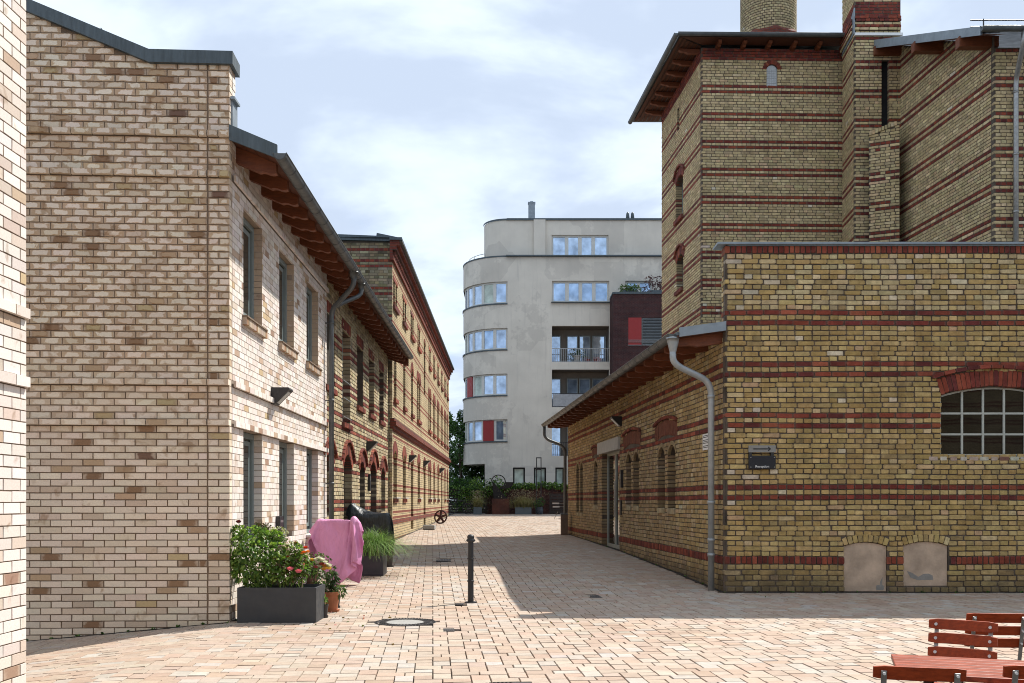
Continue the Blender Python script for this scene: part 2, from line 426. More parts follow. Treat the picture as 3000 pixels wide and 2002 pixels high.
def lay(B, fr, s0, s1, rows, holes, colour, joint=.011, depth=.03, reveal=.11, ends=(False, False), wob=.0015, top=None, wav=0.):
    """rows: (z0, height, kind, proj, phase); kind is a brick length, or 'soldier'. holes cut the courses; bricks that meet a hole run back into the reveal"""
    for z0, h, ln, proj, ph in rows:
        zc = z0 + h / 2
        cuts = sorted(c for c in (q['f'](zc) for q in holes) if c)
        spans = []; a = s0; fl = ends[0]
        for c0, c1 in cuts:
            if c0 > a + .02: spans.append((a, min(c0, s1), fl, True))
            a = max(a, c1); fl = True
        if s1 > a + .02: spans.append((a, s1, fl, ends[1]))
        for a, b, fa, fb in spans:
            x = s0 - ln * 2 + ph * ln
            while x < b:
                p, q = max(x, a), min(x + ln, b)
                if p < q and q - p < .045 and p > a: pass
                nx = x + ln
                if b - nx < .045 and nx < b: q = b; nx = b
                if p - a < .045 and x < a and q < b and q - a < .045: x = nx; continue
                if q - p > .02:
                    if top and zc > top((p + q) / 2) - .02: x = nx; continue
                    edge = (fa and p - a < .001) or (fb and b - q < .001)
                    j0 = 0 if edge and p - a < .001 and fa else joint / 2; j1 = 0 if edge and b - q < .001 and fb else joint / 2
                    l = q - p - j0 - j1
                    if l > .012:
                        B.put(fr, (p + j0 + q - j1) / 2 + random.gauss(0, wob), zc + random.gauss(0, wob * .6) + wav * math.sin((p + q) * .7 + z0 * 3.1) + wav * .5 * math.sin((p + q) * 1.9 - z0 * 5), l, h - joint, reveal if edge else depth,
                              proj + random.gauss(0, wob) + (.0015 if edge else 0), colour((p + q) / 2, zc, ln, proj))
                x = nx
def ring(B, fr, ar, t, colour, joint=.01, proj=.004, depth=.12, bw=.075):
    """the bricks of an arch, stood on end round the opening"""
    n = max(3, round(2 * ar['th'] * (ar['rad'] + t / 2) / bw)); n += 1 - n % 2
    for i in range(n):
        q = -ar['th'] + (i + .5) * 2 * ar['th'] / n
        B.put(fr, ar['c'] + (ar['rad'] + t / 2) * math.sin(q), ar['zc'] + (ar['rad'] + t / 2) * math.cos(q),
              2 * ar['th'] / n * (ar['rad'] + t * .5) - joint, t - joint, depth, proj + random.gauss(0, .002), colour(0, 0, 1, 0), q)
def slab(parent, fr, outline, holes, mat, rec=.010, reveal=.11, name='mortar', grow=.007, wall_attr=False):
    """the bed the bricks lie in: one sheet with the openings cut out and their reveals"""
    polys = [[Vector((a, z, 0)) for a, z in outline]]
    hs = []
    for q in holes:
        if not q.get('poly'): continue
        c = Vector((sum(p[0] for p in q['poly']) / len(q['poly']), sum(p[1] for p in q['poly']) / len(q['poly'])))
        pts = []
        for a, z in q['poly']:
            d = Vector((a, z)) - c; pts.append((a + math.copysign(grow, d.x), z + math.copysign(grow, d.y)))
        hs.append(pts); polys.append([Vector((a, z, 0)) for a, z in pts[::-1]])
    tri = tessellate_polygon(polys); flat = [p for g in polys for p in g]
    mb = MB(); vs = [fr.p(p.x, p.y, -rec) for p in flat]; fs = list(map(tuple, tri)); uv = [(p.x, p.y, 0) for p in flat]
    for pts in hs:
        b = len(vs); n = len(pts)
        vs += [fr.p(a, z, -rec) for a, z in pts] + [fr.p(a, z, -rec - reveal) for a, z in pts]; uv += [(a, z, 0) for a, z in pts] + [(a + reveal, z, 0) for a, z in pts]
        fs += [(b + i, b + (i + 1) % n, b + (i + 1) % n + n, b + i + n) for i in range(n)]
    mb.add(vs, fs); o = mb.build(name, mat, parent, fix=False)
    if wall_attr:
        a = o.data.attributes.new('wall', 'FLOAT_VECTOR', 'POINT'); a.data.foreach_set('vector', np.array(uv, np.float32).ravel())
    return o
def window(parent, fr, a, b, z0, z1, depth, cols=1, rows=1, fm=None, gm=None, bar=.05, mull=.045, th=.05, name='window', top=None, pane_name='pane', fixrow=None):
    """frame, bars and one pane per light; the frame's outer face lies depth behind the wall face"""
    fm = fm or frame_green; gm = gm or glass_dark; mb = MB(); o = -depth - th / 2
    def bx(x0, x1, y0, y1, dp=0.): mb.box(fr.p((x0 + x1) / 2, (y0 + y1) / 2, o + dp), (x1 - x0, th + 2 * dp, y1 - y0), fr.m3)
    bx(a, a + bar, z0, z1); bx(b - bar, b, z0, z1); bx(a + bar, b - bar, z0, z0 + bar)
    if not top: bx(a + bar, b - bar, z1 - bar, z1)
    else:
        P = top['poly'][2:]; k = 1 - bar / top['rad']
        for (x0, y0), (x1, y1) in zip(P, P[1:]):
            q = [(x0, y0), (x1, y1), (top['c'] + (x1 - top['c']) * k, top['zc'] + (y1 - top['zc']) * k), (top['c'] + (x0 - top['c']) * k, top['zc'] + (y0 - top['zc']) * k)]
            mb.prism(q, fr.plane(0, 0, -depth), th)
    xs = [a + bar + (b - a - 2 * bar) * i / cols for i in range(cols + 1)]; ys = fixrow or [z0 + bar + (z1 - z0 - 2 * bar) * i / rows for i in range(rows + 1)]
    def zt(x):
        if not top: return z1
        k = (top['rad'] - bar * .5) ** 2 - (x - top['c']) ** 2
        return min(z1, top['zc'] + math.sqrt(max(k, .0001)))
    for x in xs[1:-1]: bx(x - mull / 2, x + mull / 2, z0 + bar, zt(x) - (0 if top else bar), .003)
    for y in ys[1:-1]: bx(a + bar, b - bar, y - mull / 2, y + mull / 2, .001)
    f = mb.build(name, fm, parent)
    for i in range(cols):
        for j in range(len(ys) - 1):
            g = MB(); x0, x1, y0, y1 = xs[i], xs[i + 1], ys[j], ys[j + 1]
            if top and j == len(ys) - 2:
                g.prism([(x0, y0), (x1, y0), (x1, zt(x1)), ((x0 + x1) / 2, zt((x0 + x1) / 2)), (x0, zt(x0))], fr.plane(0, 0, o + .004), .008)
            else: g.box(fr.p((x0 + x1) / 2, (y0 + y1) / 2, o), (x1 - x0, .008, y1 - y0), fr.m3)
            g.build(pane_name, random.choice(gm) if isinstance(gm, list) else gm, f)
    return f
def core(parent, plan, z0, z1, name='wall_core', mat=None, top=None):
    """the solid body behind the facing"""
    n = len(plan); vs = [(x, y, z0) for x, y in plan] + [(x, y, top(x, y) if top else z1) for x, y in plan]
    fs = [tuple(range(n))[::-1], tuple(range(n, 2 * n))] + [(i, (i + 1) % n, (i + 1) % n + n, i + n) for i in range(n)]
    return MB().add(vs, fs).build(name, mat or dark_inside, parent)
def jig(c, v=.12):
    k = 1 + random.gauss(0, v); return tuple(max(.004, x * k * (1 + random.gauss(0, v * .25))) for x in c)
def pick(opts):
    r = random.random() * sum(w for w, c in opts)
    for w_, c in opts:
        r -= w_
        if r <= 0: return c
    return opts[-1][1]
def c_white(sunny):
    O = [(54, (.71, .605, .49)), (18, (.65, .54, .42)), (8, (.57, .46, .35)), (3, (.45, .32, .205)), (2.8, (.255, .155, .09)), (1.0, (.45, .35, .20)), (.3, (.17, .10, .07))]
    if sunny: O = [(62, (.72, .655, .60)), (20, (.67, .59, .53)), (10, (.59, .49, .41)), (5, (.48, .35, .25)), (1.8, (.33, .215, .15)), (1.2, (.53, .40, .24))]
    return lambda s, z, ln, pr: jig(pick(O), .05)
RED = [(6, (.185, .038, .025)), (4, (.25, .056, .03)), (3, (.135, .03, .025)), (1, (.31, .085, .045))]
YEL = [(10, (.45, .315, .125)), (6, (.40, .27, .10)), (5, (.51, .37, .16)), (2, (.35, .25, .11)), (.9, (.58, .44, .235)), (.8, (.52, .345, .19)), (.2, (.68, .57, .40))]
PALE = [(10, (.53, .415, .225)), (6, (.48, .37, .195)), (5, (.58, .46, .26)), (3, (.43, .335, .185)), (1.2, (.66, .52, .30)), (1, (.56, .40, .235)), (.1, (.68, .60, .46))]
def c_red(*a): return jig(pick(RED), .12)
def c_yel(*a): return jig(pick(YEL), .07)
WORK = [(10, (.50, .41, .255)), (6, (.44, .35, .20)), (4, (.56, .47, .31)), (3, (.36, .285, .17)), (1, (.26, .21, .14))]
def c_pale(*a): return jig(pick(PALE), .08)

def gutter(parent, a, b, r=.075, name='gutter', rings=.5, ext=(0, 0)):
    """a half-round gutter from a to b with its seams and stop ends"""
    a, b = Vector(a), Vector(b); d = (b - a); l = d.length; e = d.normalized(); side = e.cross(Vector((0, 0, 1))).normalized()
    mb = MB(); n = 12; vs = []; fs = []
    for t in (0, l):
        for rr in (r, r - .006):
            for j in range(n + 1):
                q = math.pi + math.pi * j / n; vs.append(a + e * t + side * math.cos(q) * rr + Vector((0, 0, math.sin(q) * rr)))
    m = n + 1
    for j in range(n):
        fs += [(j, j + 1, 2 * m + j + 1, 2 * m + j), (m + j, 3 * m + j, 3 * m + j + 1, m + j + 1)]
    fs += [(0, m, 3 * m, 2 * m), (n, 2 * m + n, 3 * m + n, m + n)]
    mb.add(vs, fs)
    for t in (0.004, l - .004):
        mb.add([a + e * t + side * math.cos(math.pi + math.pi * j / n) * r + Vector((0, 0, math.sin(math.pi + math.pi * j / n) * r)) for j in range(n + 1)], [tuple(range(n + 1))])
    t = rings
    while t < l - .1:
        mb.tube([a + e * t + side * math.cos(math.pi + math.pi * j / n) * (r + .002) + Vector((0, 0, math.sin(math.pi + math.pi * j / n) * (r + .002))) for j in range(n + 1)], .005, 4); t += rings
    for sgn in (-1, 1): mb.tube([a + side * sgn * r, b + side * sgn * r], .008, 6)
    return mb.build(name, zinc, parent, fix=False, smooth=False)
def bend(pts, rad=.12, n=6):
    """a polyline with its corners rounded"""
    P = [Vector(p) for p in pts]; o = [P[0]]
    for a, b, c in zip(P, P[1:], P[2:]):
        r1 = min(rad, (b - a).length * .45); r2 = min(rad, (c - b).length * .45)
        s, e = b + (a - b).normalized() * r1, b + (c - b).normalized() * r2
        for i in range(n + 1):
            t = i / n; o.append(s * (1 - t) ** 2 + b * 2 * t * (1 - t) + e * t * t)
    return o + [P[-1]]

# ============================================================ ground and paving
mb = MB(); ys = [-8, 0, 6, 9, 11, 12, 13, 13.9, 14.8, 17, 19.5, 22, 26, 30.4, 36, 41.7, 47, 53.7, 60, 90, 300, 900]; xs = [-400, -60, -20, -9, -6.2, -5, -4, -3.2, 0, 5, 12, 20, 60, 400]
mb.add([(x, y, ground(x, y) - .022) for y in ys for x in xs], [(j * len(xs) + i, j * len(xs) + i + 1, (j + 1) * len(xs) + i + 1, (j + 1) * len(xs) + i) for j in range(len(ys) - 1) for i in range(len(xs) - 1)])
joint_sand = plain('joint_sand', (.05, .042, .034), .95, .4, 8, bump=.6)
tag(mb.build('ground', joint_sand, fix=False), kind='structure')
def paver_mat():
    m, g, b = new_mat('paver'); pos = g.node('ShaderNodeNewGeometry').outputs['Position']
    col = tinted(g); n1 = g.noise(pos, 14, 5, .6); n2 = g.noise(pos, 160, 3); n3 = g.noise(pos, .55, 4, .6)
    col = g.mix(1., col, g.ramp(n1, .25, .75, .86, 1.1, False), 'MULTIPLY')
    col = g.mix(g.ramp(n3, .45, .7, 0., .55), col, g.mix(1., col, (.90, .80, .72), 'MULTIPLY'))
    col = g.mix(1., col, g.ramp(n2, .2, .8, .9, 1.08, False), 'MULTIPLY')
    col = g.mix(g.ramp(g.noise(pos, 2.6, 6, .7), .66, .78, 0., .4), col, (.16, .13, .11))
    g.l(col, b.inputs['Base Color']); b.inputs['Roughness'].default_value = .8; b.inputs['Specular IOR Level'].default_value = .3
    g.l(g.bump(g.math('ADD', n2, n1), .3, .004), b.inputs['Normal']); return m
paver_m = paver_mat()
def paver_unit(k):
    r = np.random.default_rng(40 + k); q = np.array([(-.5, -.5), (.5, -.5), (.5, .5), (-.5, .5)])
    a = q * .965; dz = r.normal(0, .0016, 4)
    return np.vstack([np.c_[a, dz], np.c_[q, np.full(4, -.006)], np.c_[q, np.full(4, -.03)]]), [(0, 1, 2, 3)] + [(o + i, o + i + 4, o + (i + 1) % 4 + 4, o + (i + 1) % 4) for o in (0, 4) for i in range(4)]
PV = [paver_unit(k) for k in range(5)]
PVM = []
for v, f in PV:
    me = bpy.data.meshes.new('paver'); me.from_pydata(v.tolist(), [], [t[::-1] if 0 else t for t in f]); me.materials.append(paver_m); me.update(); PVM.append(me)
pave = thing('courtyard_paving', None, None); pave['kind'] = 'structure'
HOLES = []          # covers let into the paving: (x, y, half width, half depth, round?)
def cover_spot(u, v, wpx, hpx=None, rnd=False):
    y = gdepth(v)
    for _ in range(6): y = gdepth(v, ground((u - CX) / FPX * y, y))
    x = (u - CX) / FPX * y; hw = wpx / 2 / FPX * y; hd = hw if rnd else max(.05, hpx / 2 * y * y / (FPX * (EYE - ground(x, y))))
    HOLES.append((x, y, hw, hd, rnd)); return x, y, hw, hd
MH1 = cover_spot(1187, 1823.5, 181, rnd=True); MH2 = cover_spot(1483, 2026, 262, rnd=True)
DR = [cover_spot(1315, 1846.5, 32, 9), cover_spot(1346, 1770.5, 24, 4), cover_spot(1299, 1641.5, 42, 7), cover_spot(1743, 1747.5, 30, 9)]
PAV_C = [(10, (.39, .305, .24)), (8, (.40, .33, .265)), (6, (.375, .28, .215)), (5, (.395, .35, .30)), (2, (.42, .38, .335)), (2, (.35, .265, .205))]
gap = .0085; b_ = .152; e1 = Vector((1, .0844, 0)).normalized(); e2 = Vector((-.0844, 1, 0)).normalized(); recs = []
def lay_paver(cx, cy, wx, wy):
    p = e1 * (cx * b_) + e2 * (cy * b_)
    if p.y < 5.6 or p.y > 57.2 or abs(p.x + .3) > .60 * p.y + 1.2 or p.x < -6.3 - 2 * (p.y < 10): return
    if p.x > 3.15 - .0844 * (p.y - 14.3) and 14.33 < p.y < 31: return
    if p.x < -3.32 and 11.05 < p.y < 26.6 or p.x < -3.5 and p.y > 27: return
    for x, y, hw, hd, rnd in HOLES:
        dx, dy = abs(p.x - x), abs(p.y - y)
        if rnd and math.hypot(dx, dy) < hw * .97 or not rnd and dx < hw * .9 and dy < hd + .02: return
    recs.append((p.x, p.y, wx * b_ - gap, wy * b_ - gap))
for i in range(-56, 90):
    ph = i % 4
    for k in range(7, 102):
        y0 = 4 * k + (2 if ph == 2 else 0)
        if ph in (0, 2): lay_paver(i + .5, y0 + 1.75, 1, 1.5); lay_paver(i + .5, y0 + 3.25, 1, 1.5)
        else:
            lay_paver(i + .5 + (-.25 if ph == 1 else .25), 4 * k + .5, 1.5, 1); lay_paver(i + .5 + (.25 if ph == 1 else -.25), 4 * k + 2.5, 1.5, 1)
            lay_paver(i + .5, 4 * k + 1.5, 1, 1); lay_paver(i + .5, 4 * k + 3.5, 1, 1)
def in_view(r): return abs(CX + r[0] / r[1] * FPX - 1500) < 1500 and r[1] > 7.4
order = sorted(range(len(recs)), key=lambda i: (not in_view(recs[i]), recs[i][1])); rz = math.atan2(e1.y, e1.x)
def pav_col(x, y):
    n = math.sin(x * 1.7 + y * .9) + math.sin(x * .6 - y * 1.1 + 2) ; return jig(pick(PAV_C[:3]) if random.random() < .35 + .18 * n else pick(PAV_C), .04)
V = []; Fq = []; T = []; base = 0; crz, srz = math.cos(rz), math.sin(rz)
for rank, i in enumerate(order):
    x, y, wx, wy = recs[i]; z = ground(x, y) + random.gauss(0, .0012); c = pav_col(x, y); k = random.randrange(5); a = rz + random.gauss(0, .006)
    if rank < 300:
        o = link('paver', PVM[k], pave); sl = (ground(x + .05, y) - ground(x - .05, y)) / .1
        o.matrix_basis = Matrix.Translation((x, y, z)) @ Matrix.Rotation(-math.atan(sl), 4, 'Y') @ Matrix.Rotation(a, 4, 'Z') @ Matrix.Diagonal((wx, wy, 1, 1)); o.color = (*c, 1)
    else:
        v, f = PV[k]; ca, sa = math.cos(a), math.sin(a); vx = v[:, 0] * wx; vy = v[:, 1] * wy; px = x + vx * ca - vy * sa; py = y + vx * sa + vy * ca
        zz_ = z + v[:, 2]
        if x < -3 or y > 13.5: zz_ = zz_ + np.array([ground(p, q) for p, q in zip(px, py)]) - ground(x, y)
        V.append(np.c_[px, py, zz_]); Fq.append(np.array(f, np.int32) + base); T.append(np.tile((*c, 1.), (12, 1))); base += 12
V = np.concatenate(V).astype(np.float32); Fq = np.concatenate(Fq); me = bpy.data.meshes.new('paver_field')
me.vertices.add(len(V)); me.vertices.foreach_set('co', V.ravel()); me.loops.add(Fq.size); me.loops.foreach_set('vertex_index', Fq.ravel().astype(np.int32))
me.polygons.add(len(Fq)); me.polygons.foreach_set('loop_start', np.arange(0, Fq.size, 4, dtype=np.int32)); me.update(calc_edges=True)
me.attributes.new('tint', 'FLOAT_COLOR', 'POINT').data.foreach_set('color', np.concatenate(T).astype(np.float32).ravel()); me.materials.append(paver_m); me.shade_flat()
o = link('paver_field', me, pave); o.color = (0, 0, 0, 1); o['kind'] = 'stuff'

# ============================================================ white brick house, left
def rows(z0, z1, c, kinds, proj=None):
    out = []; k = 0; z = z0
    while z < z1 - c * .5:
        ln, ph = kinds(k, z); out.append((z, c, ln, proj(k, z) if proj else 0., ph)); z += c; k += 1
    return out
cH = .0784; zH = 2.286 - 34 * cH
STR = {34, 40, 71, 77}
def hproj(k, z): return .045 if k in STR else 0.
h_phase = [random.gauss(0, .012) for _ in range(120)]
house = thing('white_brick_house', 'new two-storey house of pale brick with tall windows, its gable facing the camera', 'house', (-6, 13, 0))
corner = (-3.306, 10.98)
Gf = Frame((corner[0] - 6, corner[1] - 6 * .0524), corner); Ff = Frame(corner, (corner[0] - .0109 * 6.1, corner[1] + 6.1))
HB = Bricks('new', white_brick); cw = c_white(0)
sK = Gf.s_of(440)
def gtop(s): return 6.52 if s > sK else 6.52 + (sK - s) * .40
GR = rows(zH, 9.2, cH, lambda k, z: (.2405, (.5 if k % 2 else 0.) + h_phase[k % 120]), hproj)
lay(HB, Gf, 0, Gf.len - .255, GR, [], cw, joint=.012, top=gtop, depth=.04)
lay(HB, Gf, Gf.len - .247, Gf.len + .002, [(z, c, .125, p, 0.) if k % 2 else (z, c, .25, p, 0.) for k, (z, c, l, p, h) in enumerate(GR)], [], cw, joint=.012, top=gtop, ends=(False, True), depth=.04, reveal=.115)
slab(house, Gf, [(0, -.5), (Gf.len - .004, -.5), (Gf.len - .004, gtop(Gf.len) + .02), (sK, 6.54), (0, gtop(0) + .02)], [], mortar_new, rec=.008)
Wu = [(Ff.s_of(a), Ff.s_of(b)) for a, b in ((712.7, 767.5), (817.8, 860.7), (897.7, 931.6))]
ZU = (3.66, 5.03); ZLo = (.86, 2.286)
fh = [rect(a, b, *ZU) for a, b in Wu] + [rect(a, b, *ZLo) for a, b in Wu]
FR = rows(zH, 5.62, cH, lambda k, z: (.205, (.5 if k % 2 else 0.) + h_phase[k % 120]), hproj)
eave_cut = solid(lambda z: None)
cs = c_white(1)
lay(HB, Ff, .118, Ff.len, FR, fh, cs, joint=.0085, ends=(False, True), reveal=.11, wob=.0003)
lay(HB, Ff, .118, .25, rows(FR[-1][0] + cH, 6.5, cH, lambda k, z: (.24, 0.)), [], cs)
slab(house, Ff, [(.004, -.3), (Ff.len, -.3), (Ff.len, 5.7), (.25, 5.7), (.25, 6.52), (.004, 6.52)], fh, plain('mortar_pale', (.30, .235, .18), .9, .2, 12, bump=.3), rec=.004)
for i, ((a, b)) in enumerate(Wu):
    for z0, z1 in (ZU, ZLo):
        window(house, Ff, a + .004, b - .004, z0 + (.05 if z0 > 2 else 0), z1, .105, 1, 1, frame_green, glass_dark, bar=.07, th=.07)
        window(house, Ff, a + .10, b - .10, z0 + .12, z1 - .10, .135, 1, 1, frame_green, glass_dark, bar=.06, th=.05, name='casement')
    # sills of bricks on end
    SB = [(a - .05 + .066 * j) for j in range(int((b - a + .1) / .066) + 1)]
    for s in SB:
        HB.put(Ff, min(s, b + .02) + .033, ZU[0] - .055 + .03, .056, .115, .17, .055, jig((.50, .40, .31) if random.random() < .7 else (.36, .20, .10), .12))
    mb = MB(); mb.box(Ff.p((a + b) / 2, ZU[0] + .02, .0), (b - a + .1, .14, .02), Ff.m3); mb.build('sill_bed', mortar_new, house)
a, b = Wu[2]; MB().box(Ff.p((a + b) / 2, .845, .02), (b - a + .06, .2, .03), Ff.m3).build('sill', white_metal, house)
HB.build(house)
core(house, [(-9.25, 10.85), (-3.52, 11.16), (-3.58, 17.0), (-9.4, 17.0)], -.5, 5.4)
def gb(pts, lo): return pts + [(a, z - lo) for a, z in pts[::-1]]
cp = gb([(0, gtop(0) + .13), (sK, 6.65), (Gf.len + .05, 6.65)], .15); MB().prism(cp, Gf.plane(0, 0, .055), .36).build('coping', zinc_dark, house)
MB().prism([(sK - .62, gtop(sK - .62) + .13), (sK - .52, gtop(sK - .52) + .13), (sK - .6, gtop(sK - .6) + .2)], Gf.plane(0, 0, -.1), .02).build('coping_clip', zinc_dark, house)
mb = MB(); mb.box(Ff.p(.16, 5.98, .012), (.2, .02, .36), Ff.m3); mb.box(Ff.p(.14, 6.14, .03), (.24, .05, .03), Ff.m3); mb.build('flashing', zinc_pale, house)
def roof_strip(parent, fr, s0, s1, zw, slope, out_, inn, th=.05, mat=roof_zinc, soff=soffit_wood):
    """a sloping roof over a wall: zw is the height of its underside at the wall face"""
    pts = [(-inn, zw + slope * inn), (out_, zw - slope * out_)]; m = Matrix((fr.n, fr.up, -fr.e)).transposed().to_4x4()
    m.translation = fr.p(s0, 0)
    MB().prism(gb([(x, z + .03 + th) for x, z in pts], th), Matrix.Translation(-fr.e * 0) @ m if 0 else m, -0.0001 + 0 if 0 else (s1 - s0)).build('roof', mat, parent)
    n = max(1, int((out_) / .12))
    for i in range(n):
        x0, x1 = out_ * i / n, out_ * (i + 1) / n - .008
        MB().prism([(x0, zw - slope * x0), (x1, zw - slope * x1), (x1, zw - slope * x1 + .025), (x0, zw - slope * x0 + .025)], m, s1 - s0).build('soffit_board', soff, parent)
def rafter(parent, fr, s, zw, slope, out_, h=.16, wd=.09, tail=True):
    m = Matrix((fr.n, fr.up, -fr.e)).transposed().to_4x4(); m.translation = fr.p(s - wd / 2, 0)
    t = lambda x: zw - slope * x - .002
    P = [(-.03, t(-.03)), (-.03, t(-.03) - h)]
    if tail:
        a, b = out_ * .55, out_ - .02
        P += [(a, t(a) - h)] + [(a + (b - a) * k, t(a) - h - slope * (b - a) * k + .075 * (1 - math.cos(math.pi * k)) / 2 + .02 * math.sin(math.pi * 2 * k)) for k in (.2, .4, .6, .8, 1.)]
    else: P += [(out_, t(out_) - h)]
    P += [(P[-1][0], t(P[-1][0]))]
    MB().prism(P, m, wd).build('rafter', rafter_wood, parent)
ZW, SL = 5.66, .42
roof_strip(house, Ff, .02, Ff.len, ZW, SL, .55, 4.6)
for i in range(11): rafter(house, Ff, .32 + i * .59, ZW, SL, .5, .19)
m = Matrix((Ff.n, Ff.up, -Ff.e)).transposed().to_4x4(); m.translation = Ff.p(-.02, 0)
MB().prism([(.0, ZW + .15), (.56, ZW - SL * .56 + .15), (.56, ZW - SL * .56 - .01), (.0, ZW - .03)], m, .03).build('verge_board', zinc_dark, house)
gutter(house, Ff.p(-.06, 5.46, .60), Ff.p(5.85, 5.47, .60), .078, rings=.52)
pp = Ff.p
mb = MB(); mb.tube(bend([pp(5.42, 5.40, .60), pp(5.42, 5.17, .60), pp(5.97, 4.86, .11), pp(5.97, .12, .11)], .16), .045, 14)
for z in (4.6, 3.2, 1.7): mb.tube([pp(5.97, z, .11), pp(5.97, z + .05, .11)], .051, 14); mb.bar(pp(5.97, z + .02, .0), pp(5.97, z + .02, .07), .02, .02)
mb.lathe([(.08, .0), (.08, .02), (.048, -.12)], pp(5.42, 5.40, .60), 14); mb.build('downpipe', zinc, house, smooth=True, fix=False)

# near white house at the left edge
near = thing('white_brick_house', 'pale brick house corner running off the left edge of the picture, sunlit side only', 'house', (-5, 4, 0))
Nf = Frame((-3.447, 1.4), (-3.337, 6.44))
NB = Bricks('new', white_brick); cN = .0784; zN = 2.262 - cN - 32 * cN; nproj = lambda k, z: .03 if k in (32, 38) else 0.
NR = rows(zN, 6.3, cN, lambda k, z: (.206, (.5 if k % 2 else 0.)), nproj)
lay(NB, Nf, 2.4, Nf.len + .012, NR, [], cs, joint=.009, ends=(False, False), wob=.0004)
slab(near, Nf, [(.5, -.5), (Nf.len - .004, -.5), (Nf.len - .004, 6.3), (.5, 6.3)], [], mortar_new, rec=.005)
Ne = Frame((-3.337 + .0, 6.44), (-7.3, 6.25)); lay(NB, Ne, .04, Ne.len, [(z, c, .24, p, h) for z, c, l, p, h in NR], [], cw, joint=.011)
for k, (z, c, l, p, h) in enumerate(NR):
    if p: NB.put(Ne, .02, z + c / 2, .05, c - .01, .05, p, (.56, .48, .40))
slab(near, Ne, [(.004, -.5), (Ne.len, -.5), (Ne.len, 6.3), (.004, 6.3)], [], mortar_new, rec=.007)
NB.build(near); core(near, [(-3.46, 1.5), (-3.38, 6.4), (-7.2, 6.2), (-7.2, 1.5)], -.5, 6.28)
MB().box((-5.3, 3.9, 6.36), (4.1, 5.3, .1)).build('coping', zinc_dark, near)

# ============================================================ yellow brick workshop under the same eaves
shop = thing('brick_workshop', 'low old yellow brick workshop with red bands adjoining the white brick house', 'building', (-5, 21, 0))
Yf = Frame(Ff.p(6.13, 0, -.03)[:2], Ff.p(15.55, 0, -.03)[:2])
def ys_(u): return Yf.s_of(u)
YB = Bricks('old', old_brick); cY = .0782
def band(zs): return lambda z: any(abs(z - k) < cY * .5 for k in zs)
yb = band([1.27, 1.43, 2.06, 2.22, 2.92, 3.08, 3.66, 3.82, 4.44, 4.60])
upper = [rect(ys_(1026) - 2.85, ys_(1026) - 1.85, 3.53, 4.88), rect(ys_(1026) - .98, ys_(1026), 3.0, 4.88)] + [rect(ys_(u) - .92, ys_(u), 3.53, 4.88) for u in (1064, 1096, 1124)]
lower = [arch(ys_(1026) - 2.9, ys_(1026) - 1.98, 1.15, 2.05, .22, .26), arch(ys_(1031) - 1.04, ys_(1031), .1, 2.08, .28, .26), arch(ys_(1069) - .78, ys_(1069), 1.15, 2.08, .22, .26),
         arch(ys_(1102.8) - 1.1, ys_(1102.8), .15, 2.1, .28, .26), arch(ys_(1128.5) - .85, ys_(1128.5), 1.15, 2.08, .22, .26)]
yh = upper + lower
def ycol(s, z, ln, pr): return c_red() if yb(z) else jig(pick(WORK), .1)
YR = rows(-.05, 5.6, cY, lambda k, z: ((.26, .0) if k % 2 else (.13, .25)))
lay(YB, Yf, 0, Yf.len, YR, yh, ycol, reveal=.16)
slab(shop, Yf, [(0, -.3), (Yf.len, -.3), (Yf.len, 5.7), (0, 5.7)], yh, mortar_old, rec=.009, reveal=.18)
for q in lower:
    ring(YB, Yf, q, .26, c_red, depth=.16); q2 = dict(q); q2['rad'] = q['rad'] + .265; ring(YB, Yf, q2, .07, c_red, depth=.08, proj=.05, bw=.13)
    window(shop, Yf, q['a'] + .005, q['b'] - .005, q['z0'], q['z1'], .17, 2, 2 if q['z0'] > 1 else 3, frame_green, glass_dark, top=q, bar=.06)
for q in upper:
    for j in range(int((q['b'] - q['a']) / .075) + 2): YB.put(Yf, q['a'] - .05 + .075 * j, q['z1'] + .13, .065, .24, .16, .004, c_red())
    window(shop, Yf, q['a'] + .005, q['b'] - .005, q['z0'] + .02, q['z1'] - .003, .15, 2, 2, frame_green, glass_dark, bar=.06)
    for j in range(int((q['b'] - q['a'] + .1) / .07)): YB.put(Yf, q['a'] - .03 + .07 * j, q['z0'] - .05, .062, .11, .16, .06, c_red())
q = upper[1]; mb = MB()
for z in (3.12, 3.5, 3.85): mb.bar(Yf.p(q['a'], z, .02), Yf.p(q['b'], z, .02), .02, .02)
mb.build('guard_rail', steel, shop)
YB.build(shop, limit=0); core(shop, [(-3.75, 17.15), (-3.85, 26.5), (-9.5, 26.5), (-9.4, 17.05)], -.3, 5.4)
roof_strip(shop, Yf, -.02, Yf.len + .02, ZW, SL, .58, 4.6)
for i in range(16): rafter(shop, Yf, .3 + i * .59, ZW, SL, .53, .19)
gutter(shop, Yf.p(-.22, 5.47, .63), Yf.p(Yf.len + .12, 5.50, .63), .078, rings=.52)
mb = MB(); mb.tube(bend([pp(6.3, 5.40, .60), pp(6.3, 5.2, .60), pp(6.05, 5.02, .33), pp(5.99, 4.93, .2)], .12), .04, 12); mb.lathe([(.07, 0), (.07, .02), (.042, -.1)], pp(6.3, 5.40, .60), 12)
mb.build('downpipe', zinc, shop, smooth=True, fix=False)
m = Matrix((Yf.n, Yf.up, -Yf.e)).transposed().to_4x4(); m.translation = Yf.p(Yf.len + .02, 0)
MB().prism([(-.1, ZW + .1), (.58, ZW - SL * .58 + .1), (.58, ZW - SL * .58 - .2), (-.1, ZW - .2)], m, .03).build('verge_board', rafter_wood, shop)

